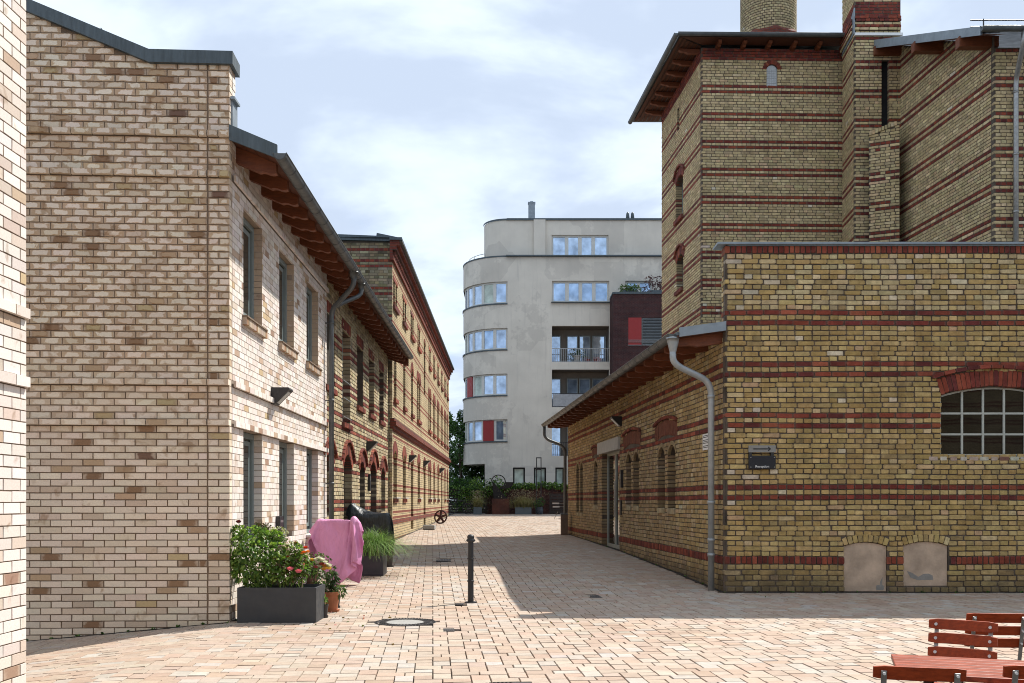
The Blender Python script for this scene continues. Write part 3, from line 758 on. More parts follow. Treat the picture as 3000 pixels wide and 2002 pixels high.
# ============================================================ three-storey yellow factory beyond
fac = thing('brick_factory', 'long three-storey yellow brick factory with red arched windows beyond the workshop', 'building', (-5, 40, 0))
Af = Frame((-3.40, 26.6), (-3.54, 52.7)); far_y = far_brick('far_yellow', (.50, .40, .235), (.42, .325, .18), (.17, .04, .028), (.13, .105, .08), .78)
AB = Bricks('far', old_brick); bays = [27.35 - 26.6 + 2.44 * i for i in range(11)]; ah = []
top_w, mid_w, low_w = [], [], []
for i, c in enumerate(bays[:-1] + [24.7]):
    if c > Af.len - .6: continue
    if i == 4: top_w.append(arch(c - .35, c + .35, 5.6, 7.55, .15, .12)); mid_w.append(None)
    else:
        for d in (-.28, .28): top_w.append(rect(c + d - .21, c + d + .21, 7.02, 7.74))
    if i != 4:
        ds = (0,) if i in (0, 1, 2) else (-.36, .36)
        for d in ds: mid_w.append(arch(c + d - (.32 if len(ds) == 1 else .27), c + d + (.32 if len(ds) == 1 else .27), 4.36, 5.72, .22, .24, 6))
    door = i in (2, 4, 8); ds = (-.36, .36) if i == 5 else (0,)
    for d in ds: low_w.append(arch(c + d - (.42 if len(ds) == 1 else .26), c + d + (.42 if len(ds) == 1 else .26), (.42 + .01 * i) if door else 1.52, 2.66, .2, .3, 6))
mid_w = [q for q in mid_w if q]; ah = top_w + mid_w + low_w
slab(fac, Af, [(0, -.2), (Af.len, -.2), (Af.len, 8.4), (0, 8.4)], ah, far_y, rec=0., reveal=.2, grow=0., name='wall', wall_attr=True)
for q in mid_w + low_w + [q for q in top_w if 'rad' in q]:
    ring(AB, Af, q, q['ring'], c_red, depth=.06, proj=.012, joint=.006, bw=.085)
    window(fac, Af, q['a'], q['b'], q['z0'], q['z1'], .2, 1, 1, frame_green, glass_dark, top=q, bar=.06)
for q in top_w:
    if 'rad' not in q:
        window(fac, Af, q['a'], q['b'], q['z0'], q['z1'], .16, 1, 1, frame_green, glass_dark, bar=.05)
        AB.put(Af, (q['a'] + q['b']) / 2, q['z1'] + .06, .56, .12, .05, .015, c_red())
for q in mid_w + [q for q in top_w if 'rad' not in q]: AB.put(Af, (q['a'] + q['b']) / 2, q['z0'] - .05, q['b'] - q['a'] + .12, .11, .12, .07, c_red())
sb = MB()
for q in low_w:
    if q['z0'] > 1: sb.box(Af.p((q['a'] + q['b']) / 2, q['z0'] - .02, .05), (q['b'] - q['a'] + .1, .12, .035), Af.m3); AB.put(Af, (q['a'] + q['b']) / 2, q['z0'] - .1, q['b'] - q['a'] + .1, .12, .1, .05, c_red())
sb.build('sill', stone_pale, fac)
far_red = far_brick('far_red', (.15, .036, .026), (.19, .05, .03), (.1, .03, .03), (.09, .06, .05), 0)
def course(parent, fr, s0, s1, z0, z1, o, mat, name, inn=.05):
    ob = MB().box(fr.p((s0 + s1) / 2, (z0 + z1) / 2, (o - inn) / 2), (s1 - s0, o + inn, z1 - z0), fr.m3).build(name, mat, parent)
    a = ob.data.attributes.new('wall', 'FLOAT_VECTOR', 'POINT'); a.data.foreach_set('vector', np.array([((Vector(v.co) - fr.A).dot(fr.e), v.co.z, 0) for v in ob.data.vertices], np.float32).ravel())
for z0, z1, o in ((3.46, 3.56, .05), (3.56, 3.68, .12), (3.68, 3.76, .07)): course(fac, Af, -.02, Af.len + .02, z0, z1, o, far_red, 'belt_course')
for z0, z1, o in ((8.22, 8.36, .06), (8.36, 8.5, .03), (8.5, 8.62, .14), (8.62, 8.76, .22)): course(fac, Af, -.12, Af.len + .1, z0, z1, o, far_red, 'cornice')
for i in range(int(Af.len / .26)): AB.put(Af, .1 + .26 * i, 8.43, .12, .13, .08, .10, c_red())
course(fac, Af, -.2, Af.len + .15, 8.76, 8.83, .30, zinc_dark, 'eaves_flashing')
for z0, z1 in ((.745, .875),): course(fac, Af, 0, Af.len, z0, z1, .012, far_red, 'plinth_band')

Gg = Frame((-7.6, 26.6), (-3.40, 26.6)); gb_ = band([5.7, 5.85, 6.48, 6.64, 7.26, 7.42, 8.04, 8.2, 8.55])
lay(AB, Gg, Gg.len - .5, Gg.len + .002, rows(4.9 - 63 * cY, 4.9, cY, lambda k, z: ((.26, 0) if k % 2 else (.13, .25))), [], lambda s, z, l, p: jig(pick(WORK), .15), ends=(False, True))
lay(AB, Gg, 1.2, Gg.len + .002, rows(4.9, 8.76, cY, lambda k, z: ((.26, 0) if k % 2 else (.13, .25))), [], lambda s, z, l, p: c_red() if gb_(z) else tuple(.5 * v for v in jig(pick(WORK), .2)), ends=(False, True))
slab(fac, Gg, [(0, 0), (Gg.len, 0), (Gg.len, 8.76), (0, 8.9)], [], mortar_old)
MB().prism([(0, 8.86), (Gg.len + .3, 8.74), (Gg.len + .3, 8.83), (Gg.len - .42, 8.98), (Gg.len - .43, 8.9), (0, 9.05)], Gg.plane(0, 0, .1), .4).build('gable_coping', zinc_dark, fac)
AB.build(fac, limit=0); core(fac, [(-3.65, 26.7), (-3.8, 52.6), (-12, 52.6), (-12, 26.7)], -.2, 8.7)
MB().add([Af.p(-.2, 8.82, .3), Af.p(Af.len + .1, 8.82, .3), Af.p(Af.len + .1, 8.93, -5), Af.p(.05, 8.93, -5)], [(0, 1, 2, 3)]).build('roof', roof_zinc, fac)

# ============================================================ low brick hall, right
hall = thing('brick_hall', 'low hall of yellow brick with red bands, facing wall with barred arched window', 'building', (6, 18, 0))
Hf = Frame((1.838, 31.0), (3.247, 14.31)); Kf = Frame((3.247, 14.31), (11.5, 14.31))
c7 = .0782; RB = Bricks('old', old_brick)
def hrows(z1):
    out = [(.02 + .084 * k, .084, .26 if k % 2 else .13, 0., 0. if k % 2 else .25) for k in range(5)]
    out.append((.44, .125, .082, .004, 0.)); z = .565; k = 0
    while z < z1 - .03:
        red = k in (11, 13, 25, 27, 35, 37, 45, 47); hd = (k % 2 == 0) if not red else k in (11, 13)
        out.append((z, c7, .13 if hd else .26, .0, .25 if hd else (.13 * (k % 3)))); z += c7; k += 1
    return out
redz = [.5025] + [.565 + (k + .5) * c7 for k in (11, 13, 25, 27, 35, 37, 45, 47)]
def is_red(z): return any(abs(z - k) < .03 for k in redz)
def kcol(s, z, ln, pr):
    if is_red(z): return c_red()
    if s < .5 and random.random() < .07: return jig((.56, .48, .36), .08)
    if z > 4.3: return c_pale() if random.random() < .45 else c_yel()
    return c_yel()
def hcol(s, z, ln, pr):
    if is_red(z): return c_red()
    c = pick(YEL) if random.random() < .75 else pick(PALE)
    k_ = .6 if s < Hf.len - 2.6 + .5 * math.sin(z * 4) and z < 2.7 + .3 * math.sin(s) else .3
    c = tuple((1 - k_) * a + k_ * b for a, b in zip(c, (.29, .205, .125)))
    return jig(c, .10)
sw = Kf.s_of(2757.4); bigw = arch(sw, sw + 1.67, 2.10, 3.02, .13, .265, 14)
pl1 = arch(Kf.s_of(2473), Kf.s_of(2598), .03, .715, .06, .13, 8); pl2 = arch(Kf.s_of(2648), Kf.s_of(2777), .115, .725, .06, .13, 8)
kh = [bigw, pl1, pl2]
KR = hrows(5.20)
lay(RB, Kf, -.002, Kf.len, KR, kh, kcol, joint=.012, ends=(True, False), reveal=.115, wob=.003, wav=.005)
top_z = KR[-1][0] + c7
RB_top = [(top_z, .125, .082, .006, 0.)]
lay(RB, Kf, -.002, Kf.len, RB_top, [], lambda *a: c_red(), joint=.016, ends=(True, False), reveal=.24)
Ps = Frame((3.247, 14.57), (3.247, 14.31)); lay(RB, Ps, 0, .14, [r for r in KR if r[0] > 3.9], [], kcol, joint=.014); lay(RB, Ps, 0, .01, RB_top, [], lambda *a: c_red())
slab(hall, Kf, [(.004, -.2), (Kf.len, -.2), (Kf.len, top_z + .12), (.004, top_z + .12)], kh, mortar_old, rec=.012, reveal=.13)
slab(hall, Ps, [(0, 3.9), (.255, 3.9), (.255, top_z + .12), (0, top_z + .12)], [], mortar_old, rec=.006)
ring(RB, Kf, bigw, .265, c_red, depth=.13, joint=.006); b2 = dict(bigw); b2['rad'] += .27; b2['th'] *= 1.06; ring(RB, Kf, b2, .07, c_red, depth=.1, proj=.045, bw=.2)
for q in (pl1, pl2):
    ring(RB, Kf, q, .13, c_yel, depth=.1, bw=.085)
    o = MB().prism(q['poly'], Kf.plane(0, 0, -.026), .1).build('blocked_vent', plaster_tan, hall)
    x0, z0 = (q['b'] - .09, .05) if q is pl1 else (q['a'] + .06, .21)
    if q is pl1: P = [(x0 - .06, z0), (x0 + .05, z0), (x0 + .06, z0 + .06), (x0 + .03, z0 + .08), (x0 + .035, z0 + .2), (x0 + .0, z0 + .13), (x0 - .005, z0 + .08), (x0 - .06, z0 + .07)]
    else: P = [(x0, z0 + .13), (x0 + .05, z0 + .03), (x0 + .16, z0 - .01), (x0 + .4, z0 - .005), (x0 + .39, z0 + .06), (x0 + .33, z0 + .09), (x0 + .25, z0 + .085), (x0 + .17, z0 + .04), (x0 + .08, z0 + .1)]
    MB().prism(P, Kf.plane(0, 0, -.0235), .012).build('bare_patch', plaster_grey, o)
for j in range(14): RB.put(Kf, sw - .12 + .155 * j, 2.055, random.choice((.14, .1, .15)), .064, .1, .004, jig(pick([(3, (.42, .33, .26)), (2, (.22, .11, .08)), (2, (.55, .50, .42))]), .1))
window(hall, Kf, bigw['a'] + .003, bigw['b'] - .003, 2.10, bigw['z1'], .075, 5, 3, frame_pale, glass_hall, top=bigw, bar=.028, mull=.03, th=.04, fixrow=[2.128, 2.43, 2.75, bigw['z1']])
MB().box((7.3, 14.43, top_z + .15), (8.35, .36, .03)).build('coping', zinc_pale, hall)
# facade under the eaves
def ho(u): return Hf.s_of(u)
def pair(u): return [arch(ho(u[0]), ho(u[1]), u[4], u[5], .17, .09, 8), arch(ho(u[2]), ho(u[3]), u[4], u[5], .17, .09, 8)]
wA = pair((1928, 1947.4, 1957, 1978.8, 1.27, 2.28)); wB = pair((1834.5, 1849, 1855.5, 1872, 1.30, 2.30)); wD = pair((1689, 1695.6, 1699.8, 1707, 1.05, 2.38)); wC = [arch(ho(1740), ho(1750), 1.28, 2.34, .16, .09, 8)]
reliefs = [arch(ho(1920.6), ho(1982), 2.56, 2.57, .09, .30), arch(ho(1827), ho(1876), 2.58, 2.59, .09, .30), arch(ho(1735), ho(1755), 2.62, 2.63, .05, .2)]
door = rect(ho(1763.7), ho(1814.6), .2, 2.66); hh = wA + wB + wC + wD + [door]
HR = [r if r[2] != .082 else r for r in hrows(3.95)]
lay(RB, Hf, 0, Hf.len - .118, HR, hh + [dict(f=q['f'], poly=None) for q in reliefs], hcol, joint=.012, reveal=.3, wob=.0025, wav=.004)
slab(hall, Hf, [(0, -.2), (Hf.len - .004, -.2), (Hf.len - .004, 4.15), (0, 4.15)], hh, mortar_old, rec=.009, reveal=.3)
for q in reliefs:
    ring(RB, Hf, q, q['ring'], lambda *a: jig((.17, .055, .032), .1), depth=.05, joint=.004); q2 = dict(q); q2['rad'] += q['ring'] + .005; ring(RB, Hf, q2, .07, c_red, depth=.08, proj=.045, bw=.13)
for q in wA + wB + wC + wD:
    ring(RB, Hf, q, .09, lambda *a: jig((.30, .22, .12), .1), depth=.06, joint=.004, bw=.07)
    window(hall, Hf, q['a'] + .004, q['b'] - .004, q['z0'], q['z1'], .29, 1, 2, black_metal, glass_dark, top=q, bar=.03)
    for j in range(max(2, int((q['b'] - q['a']) / .085))): RB.put(Hf, q['a'] + .045 + j * (q['b'] - q['a']) / max(2, int((q['b'] - q['a']) / .085)), q['z0'] - .05, .075, .11, .16, .02, jig((.44, .36, .22), .1))
frame_door = plain('frame_door', (.36, .37, .33), .45, .1, 4, bump=.02)
window(hall, Hf, door['a'] + .01, door['b'] - .01, .22, 2.66, .13, 2, 1, frame_door, glass_dark, bar=.09, mull=.1, th=.06, name='entrance_door')
mb = MB(); mb.tube([Hf.p(door['b'] - 1.0, 1.0, -.08), Hf.p(door['b'] - 1.0, 1.9, -.08)], .018, 8); mb.build('door_handle', steel, hall)
MB().box(Hf.p((ho(1756) + ho(1817)) / 2, 2.79, -.02), (ho(1817) - ho(1756), .17, .30), Hf.m3).build('lintel', stone_pale, hall, bevel=.008)
RB.build(hall)
core(hall, [(2.2, 30.9), (3.55, 14.6), (11.4, 14.6), (11.4, 21.2), (9.5, 25), (5.3, 26.8), (4.9, 30.9)], -.2, 3.9)
MB().box((8.3, 17.9, 4.5), (6.6, 6.6, .1)).build('flat_roof', roof_zinc, hall)
ZR, SR = 4.0, .15
Hr = Frame(Hf.p(0, 0)[:2], Hf.p(Hf.len + .03, 0)[:2])
roof_strip(hall, Hr, 0, Hr.len - .28, ZR, SR, .76, 1.6); roof_strip(hall, Hr, Hr.len - .28, Hr.len, ZR, SR, .76, 0.)
for i in range(23): rafter(hall, Hr, Hr.len - .22 - i * .74, ZR, SR, .72, .16, .10)
m = Matrix((Hr.n, Hr.up, -Hr.e)).transposed().to_4x4(); m.translation = Hr.p(Hr.len + .001, 0)
MB().prism([(.0, ZR + .14), (.72, ZR - SR * .72 + .14), (.72, ZR - SR * .72 - .0), (.0, ZR - .0)], m, .03).build('verge_board', zinc_pale, hall)
gutter(hall, Hr.p(-.02, 3.93, .79), Hr.p(Hr.len - .06, 3.95, .79), .085, rings=.55)
hp = Hr.p; L_ = Hr.len
mb = MB(); mb.lathe([(.10, .0), (.10, .02), (.085, -.06), (.05, -.2)], hp(L_ - .1, 3.88, .79), 16)
mb.tube(bend([hp(L_ - .1, 3.72, .79), hp(L_ - .1, 3.50, .79), hp(L_ - .28, 3.25, .14), hp(L_ - .28, .02, .14)], .2), .05, 16)
for z in (3.0, 1.36, .78, .55): mb.tube([hp(L_ - .28, z, .14), hp(L_ - .28, z + .05, .14)], .058, 16)
mb.build('downpipe', zinc_new, hall, smooth=True, fix=False)
mb = MB(); mb.tube(bend([hp(.12, 3.86, .79), hp(.12, 3.45, .79), hp(.25, 3.2, .12), hp(.25, .35, .12)], .25), .05, 12); mb.build('downpipe', zinc, hall, smooth=True, fix=False)

# ============================================================ brick tower
tower = thing('brick_tower', 'tall square tower of pale yellow brick with paired red bands and round chimney', 'tower', (7.5, 29, 0))
TF = Frame((5.45, 27.0), (9.60, 27.12)); TL = Frame((5.05, 31.7), (5.45, 27.0)); TB = Bricks('old', old_brick); cT = .0797
tz0 = 13.35 - cT / 2 - 113 * cT
tred = [13.35 - .797 * n for n in range(13)] + [13.35 - 2 * cT - .797 * n for n in range(13)] + [14.13 + .01]
def tcol(s, z, ln, pr):
    if z > 14.1 or any(abs(z - k) < .038 for k in tred): return jig(pick(RED[:3]), .12)
    return jig(pick(PALE), .08)
TR = rows(tz0, 14.42, cT, lambda k, z: ((.255, .5 * (k % 4 == 1)) if k % 2 else (.1275, .25)), lambda k, z: .03 if z > 14.28 else .015 if z > 14.16 else 0.)
niche = arch(TF.s_of(2246), TF.s_of(2277.6), 13.36, 13.84, .15, .12, 10)
lay(TB, TF, 0, TF.len, TR, [niche], tcol, ends=(True, False), joint=.012)
ring(TB, TF, niche, .14, c_red, depth=.1, bw=.06)
o = MB().prism(niche['poly'], TF.plane(0, 0, -.05), .03).build('niche_panel', plain('mesh_panel', (.42, .43, .43), .5, .15, 30, .2, .1), tower)
mb = MB(); x0, x1 = niche['a'] + .02, niche['b'] - .02
for i in range(5): mb.bar(TF.p(x0 + (x1 - x0) * i / 4, 13.38, -.045), TF.p(x0 + (x1 - x0) * i / 4, 13.86, -.045), .008, .008)
for i in range(7): mb.bar(TF.p(x0, 13.4 + i * .07, -.045), TF.p(x1, 13.4 + i * .07, -.045), .008, .008)
mb.build('mesh_wire', steel, o)
tl_w = [arch(TL.s_of(1980), TL.s_of(2000.5), 10.28, 11.42, .18, .26, 8), arch(TL.s_of(1982), TL.s_of(2001.5), 8.02, 8.92, .18, .26, 8)]; slit = rect(TL.s_of(1984), TL.s_of(1990), 13.1, 13.75)
lay(TB, TL, 0, TL.len - .118, TR, tl_w + [slit], tcol, joint=.012, reveal=.2)
for q in tl_w:
    ring(TB, TL, q, .26, c_red, depth=.12); q2 = dict(q); q2['rad'] += .265; ring(TB, TL, q2, .07, c_red, depth=.1, proj=.06, bw=.13)
    window(tower, TL, q['a'] + .005, q['b'] - .005, q['z0'], q['z1'], .2, 2, 2, frame_green, glass_dark, top=q)
    for j in range(int((q['b'] - q['a'] + .14) / .075)): TB.put(TL, q['a'] - .04 + .075 * j, q['z0'] - .06, .066, .13, .16, .07, c_red())
window(tower, TL, slit['a'], slit['b'], slit['z0'], slit['z1'], .15, 1, 1, frame_green, glass_dark)
slab(tower, TF, [(.004, 0), (TF.len, 0), (TF.len, 14.45), (.004, 14.45)], [niche], mortar_old); slab(tower, TL, [(0, 0), (TL.len - .004, 0), (TL.len - .004, 14.45), (0, 14.45)], tl_w + [slit], mortar_old, reveal=.22)
TB.build(tower)
core(tower, [(5.3, 31.6), (5.72, 27.3), (9.5, 27.4), (9.3, 31.6)], 0, 14.4)
ev = [(4.72, 26.48), (9.63, 26.55), (9.4, 32.6), (4.18, 32.6)]
mb = MB(); vs = [(x, y, 14.56) for x, y in ev] + [(7.0, 29.8, 15.2)]; mb.add(vs, [(0, 1, 4), (1, 2, 4), (2, 3, 4), (3, 0, 4)]).build('roof', roof_zinc, tower)
mb = MB()
for i in range(6):
    t0, t1 = i / 6, (i + .94) / 6; q = [(4.74 + .72 * t, 26.5 + .55 * t, 4.2 + .86 * t, 32.6 - .9 * t) for t in (t0, t1)]
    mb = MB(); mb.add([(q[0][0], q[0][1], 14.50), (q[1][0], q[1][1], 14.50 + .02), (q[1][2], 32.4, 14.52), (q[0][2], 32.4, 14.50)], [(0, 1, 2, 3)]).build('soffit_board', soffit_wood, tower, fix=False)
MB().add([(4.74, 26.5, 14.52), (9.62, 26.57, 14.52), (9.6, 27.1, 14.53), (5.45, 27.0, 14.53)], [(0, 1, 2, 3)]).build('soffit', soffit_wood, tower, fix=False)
for i in range(7): rafter(tower, TL, .15 + i * .72, 14.5, 0., .62, .13, .10)
for i in range(6): rafter(tower, TF, .45 + i * .72, 14.5, 0., .42, .12, .10)
gutter(tower, (4.66, 26.38, 14.56), (9.66, 26.45, 14.56), .075, rings=.9); gutter(tower, (4.1, 32.6, 14.56), (4.64, 26.38, 14.56), .075, rings=.9)
CB = Bricks('old', old_brick); cx_, cy_, cr = 8.19, 30.0, .87
for k in range(40):
    z = 15.0 + k * .08
    if z < 16.1: continue
    for j in range(40):
        q = 2 * math.pi * (j + .5 * (k % 2)) / 40; n = Vector((math.cos(q), math.sin(q), 0))
        if n.y > .45: continue
        f = Frame((cx_ + cr * n.x, cy_ + cr * n.y), (cx_ + cr * n.x - n.y, cy_ + cr * n.y + n.x)); CB.put(f, 0, z + .04, 2 * math.pi * cr / 40 - .016, .066, .05, 0, tuple(.78 * v for v in c_pale()))
pipe = MB(); pipe.lathe([(cr - .012, 14.6), (cr - .012, 18.3)], (cx_, cy_, 0), 40); ch = pipe.build('round_chimney', mortar_old, tower, smooth=True)
CB.build(ch, limit=0)
ob = MB(); ob.lathe([(1.0, 14.6), (1.0, 16.05), (.9, 16.17), (.8, 16.17)], (cx_, cy_, 0), 8); o = ob.build('chimney_base', far_red, tower)
a = o.data.attributes.new('wall', 'FLOAT_VECTOR', 'POINT'); a.data.foreach_set('vector', np.array([(math.atan2(v.co.y - cy_, v.co.x - cx_), v.co.z, 0) for v in o.data.vertices], np.float32).ravel())

# ============================================================ high rear block with square chimney
blk = thing('brick_block', 'high yellow brick block behind the barred window wall, with sloping verge and roof rail', 'building', (13, 23, 0))
ML = Frame((10.44, 27.2), (10.94, 21.3)); MF = Frame((10.94, 21.3), (17, 21.3)); MS = Frame((9.46, 26.9), (9.34, 25.6)); MC = Frame((9.34, 25.6), (10.60, 25.6)); MP = Frame((9.62, 25.3), (10.32, 25.0))
BB = Bricks('old', old_brick); SQ = Bricks('old', old_brick)
bred = [11.0 - .797 * n for n in range(9)] + [11.0 - 2 * cT - .797 * n for n in range(9)] + [11.8 + .797 * n for n in range(5)] + [11.64 + .797 * n for n in range(5)]
def bcol(s, z, ln, pr): return jig(pick(RED[:3]), .12) if any(abs(z - k) < .038 for k in bred) else jig(pick(PALE), .09)
bz0 = 11.0 - cT / 2 - 80 * cT
def mtop(s): y = ML.p(s, 0).y; return 11.62 + (y - 20.7) * .43 + .07
BR = rows(bz0, 15.2, cT, lambda k, z: ((.255, .5 * (k % 4 == 1)) if k % 2 else (.1275, .25)))
lay(BB, ML, 0, ML.len - .118, BR, [], bcol, joint=.012, top=mtop); lay(BB, MF, 0, 5.5, [r for r in BR if r[0] < 11.6], [], bcol, joint=.012, ends=(True, False))
slab(blk, ML, [(0, 0), (ML.len - .004, 0), (ML.len - .004, mtop(ML.len)), (0, mtop(0))], [], mortar_old); slab(blk, MF, [(.004, 0), (MF.len, 0), (MF.len, 11.7), (.004, 11.7)], [], mortar_old)
ptop = lambda s: 11.25 + .26 * s
lay(BB, MP, 0, MP.len, [r for r in BR if r[0] < 11.6], [], lambda s, z, l, p: bcol(s, z, l, p) if not any(abs(z - k) < .038 for k in bred) or random.random() < .8 else jig(pick(PALE)), joint=.012, top=ptop, ends=(True, True))
slab(blk, MP, [(.0, 0), (MP.len, 0), (MP.len, ptop(MP.len)), (0, ptop(0))], [], mortar_old)
for j in range(9): BB.put(MP, .04 + j * .078, ptop(.04 + j * .078) + .05, .07, .12, .2, .03, jig(pick(PALE)))
BB.build(blk)
core(blk, [(10.62, 27.1), (11.15, 21.55), (16.9, 21.55), (16.9, 27.1)], 0, 11.4)
core(blk, [(10.4, 27.2), (10.35, 25.35), (9.75, 25.55), (9.75, 26.9)], 0, 11.2, 'pier_core')
vx = lambda y: 10.30 - .0844 * (y - 20.7)
v3 = [(vx(20.65), 20.65, 11.80), (17, 20.65, 11.80), (17, 27.4, 14.70), (vx(27.4), 27.4, 14.70)]
MB().add(v3 + [(x, y, z - .06) for x, y, z in v3], [(0, 1, 2, 3), (4, 7, 6, 5), (0, 4, 5, 1), (1, 5, 6, 2), (2, 6, 7, 3), (3, 7, 4, 0)]).build('roof', roof_zinc, blk)
v4 = [(vx(20.7) - .01, 20.62, 11.64), (vx(27.4) - .01, 27.4, 14.52)]
MB().add([v4[0], v4[1], (v4[1][0], v4[1][1], 14.76), (v4[0][0], v4[0][1], 11.84)] + [(x + .03, y, z) for x, y, z in (v4[0], v4[1], (v4[1][0], v4[1][1], 14.76), (v4[0][0], v4[0][1], 11.84))], [(0, 1, 2, 3), (4, 7, 6, 5), (0, 4, 5, 1), (2, 6, 7, 3)]).build('verge_board', zinc_pale, blk)
for i in range(5):
    a, b = .04 + .125 * i, .155 + .125 * i
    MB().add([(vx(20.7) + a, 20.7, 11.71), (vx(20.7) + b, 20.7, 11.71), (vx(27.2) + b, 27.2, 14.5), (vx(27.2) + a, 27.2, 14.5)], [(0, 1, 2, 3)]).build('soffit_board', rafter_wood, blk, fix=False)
for y in (21.5, 23.5, 25.6): MB().box((vx(y) + .42, y, 11.55 + (y - 20.7) * .43), (.9, .2, .24)).build('purlin', rafter_wood, blk)
gutter(blk, (vx(20.6) - .02, 20.56, 11.78), (17, 20.56, 11.78), .085, rings=.9)
mb = MB(); mb.tube(bend([(11.22, 20.56, 11.7), (11.22, 20.6, 11.45), (11.36, 21.16, 10.9), (11.36, 21.16, 4)], .15), .055, 14)
for z in (10.6, 9.2, 7.9): mb.tube([(11.36, 21.16, z), (11.36, 21.16, z + .05)], .064, 14)
mb.build('downpipe', steel, blk, smooth=True, fix=False)
mb = MB(); y = 21.6
for z in (12.32, 12.47): mb.tube([(10.55, y, z), (17, y, z)], .014, 6)
for x in (10.85, 12.0, 13.4): mb.bar((x, y, 12.1), (x, y, 12.5), .04, .015)
mb.build('roof_rail', black_metal, blk)
def sqcol(s, z, ln, pr): return jig(pick(RED[:3]), .12) if 14.63 < z < 15.06 or 14.28 < z < 14.36 or 14.50 < z < 14.6 else bcol(s, z, ln, pr) if z < 14.1 else c_pale()
def sproj(k, z): return .06 if 14.26 < z + .04 < 14.35 or 14.50 < z + .04 < 14.62 else .03 if 14.35 < z + .04 < 14.5 else 0.
SR_ = rows(bz0, 16.6, cT, lambda k, z: ((.255, .5 * (k % 4 == 1)) if k % 2 else (.1275, .25)), sproj)
slot = rect(.74, .94, 11.2, 13.42)
lay(SQ, MC, 0, MC.len, SR_, [slot], sqcol, joint=.012, ends=(True, False)); lay(SQ, MS, 0, MS.len - .118, SR_, [], sqcol, joint=.012)
stack = thing('square_chimney', 'square brick chimney stack with red collar between the tower and the rear block', 'chimney', (9.9, 26.2, 0))
slab(stack, MC, [(.004, 0), (MC.len, 0), (MC.len, 16.6), (.004, 16.6)], [slot], mortar_old); slab(stack, MS, [(0, 0), (MS.len - .004, 0), (MS.len - .004, 16.6), (0, 16.6)], [], mortar_old)
SQ.build(stack, limit=0); core(stack, [(9.62, 26.85), (9.55, 25.8), (10.56, 25.8), (10.5, 26.85)], 0, 16.55)
MB().prism([(0, 14.15), (MS.len + .02, 14.15), (MS.len + .02, 14.85), (MS.len - .1, 14.8)], MS.plane(0, 0, .02), .03).build('flashing', zinc_pale, stack)
MB().box(MC.p(.65, 14.12, .03), (1.3, .06, .07), MC.m3).build('flashing', white_metal, stack)

# ============================================================ grey apartment house at the far end
def grey_mat():
    m, g, b = new_mat('grey_plaster'); pos = g.node('ShaderNodeNewGeometry').outputs['Position']
    mp = g.node('ShaderNodeMapping'); g.l(pos, mp.inputs[0]); mp.inputs['Scale'].default_value = (1, 1, .8)
    br = g.node('ShaderNodeTexVoronoi', distance='CHEBYCHEV'); g.l(mp.outputs[0], br.inputs['Vector']); br.inputs['Scale'].default_value = .42; br.inputs['Randomness'].default_value = .8
    s = g.node('ShaderNodeSeparateXYZ'); g.l(br.outputs['Color'], s.inputs[0])
    wob = g.noise(pos, 1.1, 6, .7)
    f = g.math('MULTIPLY', g.ramp(g.math('ADD', s.outputs[0], g.math('MULTIPLY', g.math('SUBTRACT', wob, .5), 1.6)), .66, .80), .8)
    col = g.mix(f, (.64, .60, .52), (.54, .505, .44)); col = g.mix(1., col, g.ramp(g.noise(pos, .7, 5), .3, .7, .9, 1.08, False), 'MULTIPLY')
    m2 = g.node('ShaderNodeMapping'); g.l(pos, m2.inputs[0]); m2.inputs['Scale'].default_value = (2.4, 2.4, .16); col = g.mix(g.ramp(g.noise(m2.outputs[0], 1.6, 6, .7), .52, .72, 0., .35), col, (.40, .38, .34))
    g.l(col, b.inputs['Base Color']); b.inputs['Roughness'].default_value = .9; g.l(g.bump(g.noise(pos, 8, 4), .2, .02), b.inputs['Normal']); return m
grey = grey_mat()
apt = thing('apartment_house', 'grey plastered apartment house with rounded corner, ribbon windows and red shutters', 'building', (5, 66, .6))
Pf = Frame((-.30, 62.0), (15, 62.0)); D = 62.0
def px(u, y=D): return (u - CX) / FPX * y - Pf.A.x
def pz(v, y=D): return EYE + (HY - v) / FPX * y
wr = [rect(px(1617), px(1785), pz(888), pz(823)), rect(px(1617), px(1785), pz(1061), pz(955)), rect(px(1617), px(1785), pz(1193), pz(1083)), rect(px(1617), px(1785), pz(1336), pz(1222)),
      rect(px(1832), px(1912), pz(895), pz(823)), rect(px(1503), px(1538), pz(1450), pz(1370)), rect(px(1564), px(1600), pz(1450), pz(1370)), rect(px(1627), px(1653), pz(1450), pz(1370))]
slab(apt, Pf, [(0, pz(1359)), (-1.5, pz(1359)), (-1.5, .2), (15, .2), (15, 17.53), (0, 17.53)], wr, grey, rec=0, reveal=.25, grow=0, name='wall')
gl4 = [glass_blue]
window(apt, Pf, wr[0]['a'], wr[0]['b'], wr[0]['z0'] + .06, wr[0]['z1'], .2, 4, 1, frame_white, gl4, bar=.12, mull=.24, th=.1)
window(apt, Pf, wr[4]['a'], wr[4]['b'], wr[4]['z0'], wr[4]['z1'], .2, 2, 1, frame_white, gl4, bar=.12, mull=.2, th=.1)
for i, q in enumerate(wr[5:]): window(apt, Pf, q['a'] + .04, q['b'] - .04, q['z0'], q['z1'] - .04, .2, 1, 1, black_metal, curtain_glass, bar=.06, th=.1)
for q in (wr[0],): MB().box(Pf.p((q['a'] + q['b']) / 2, q['z0'] + .02, .0), (q['b'] - q['a'] + .1, .4, .05), Pf.m3).build('sill', zinc_dark, apt)
loggia_back = plain('loggia_back', (.17, .15, .125), .8, .1, 4, bump=.05)
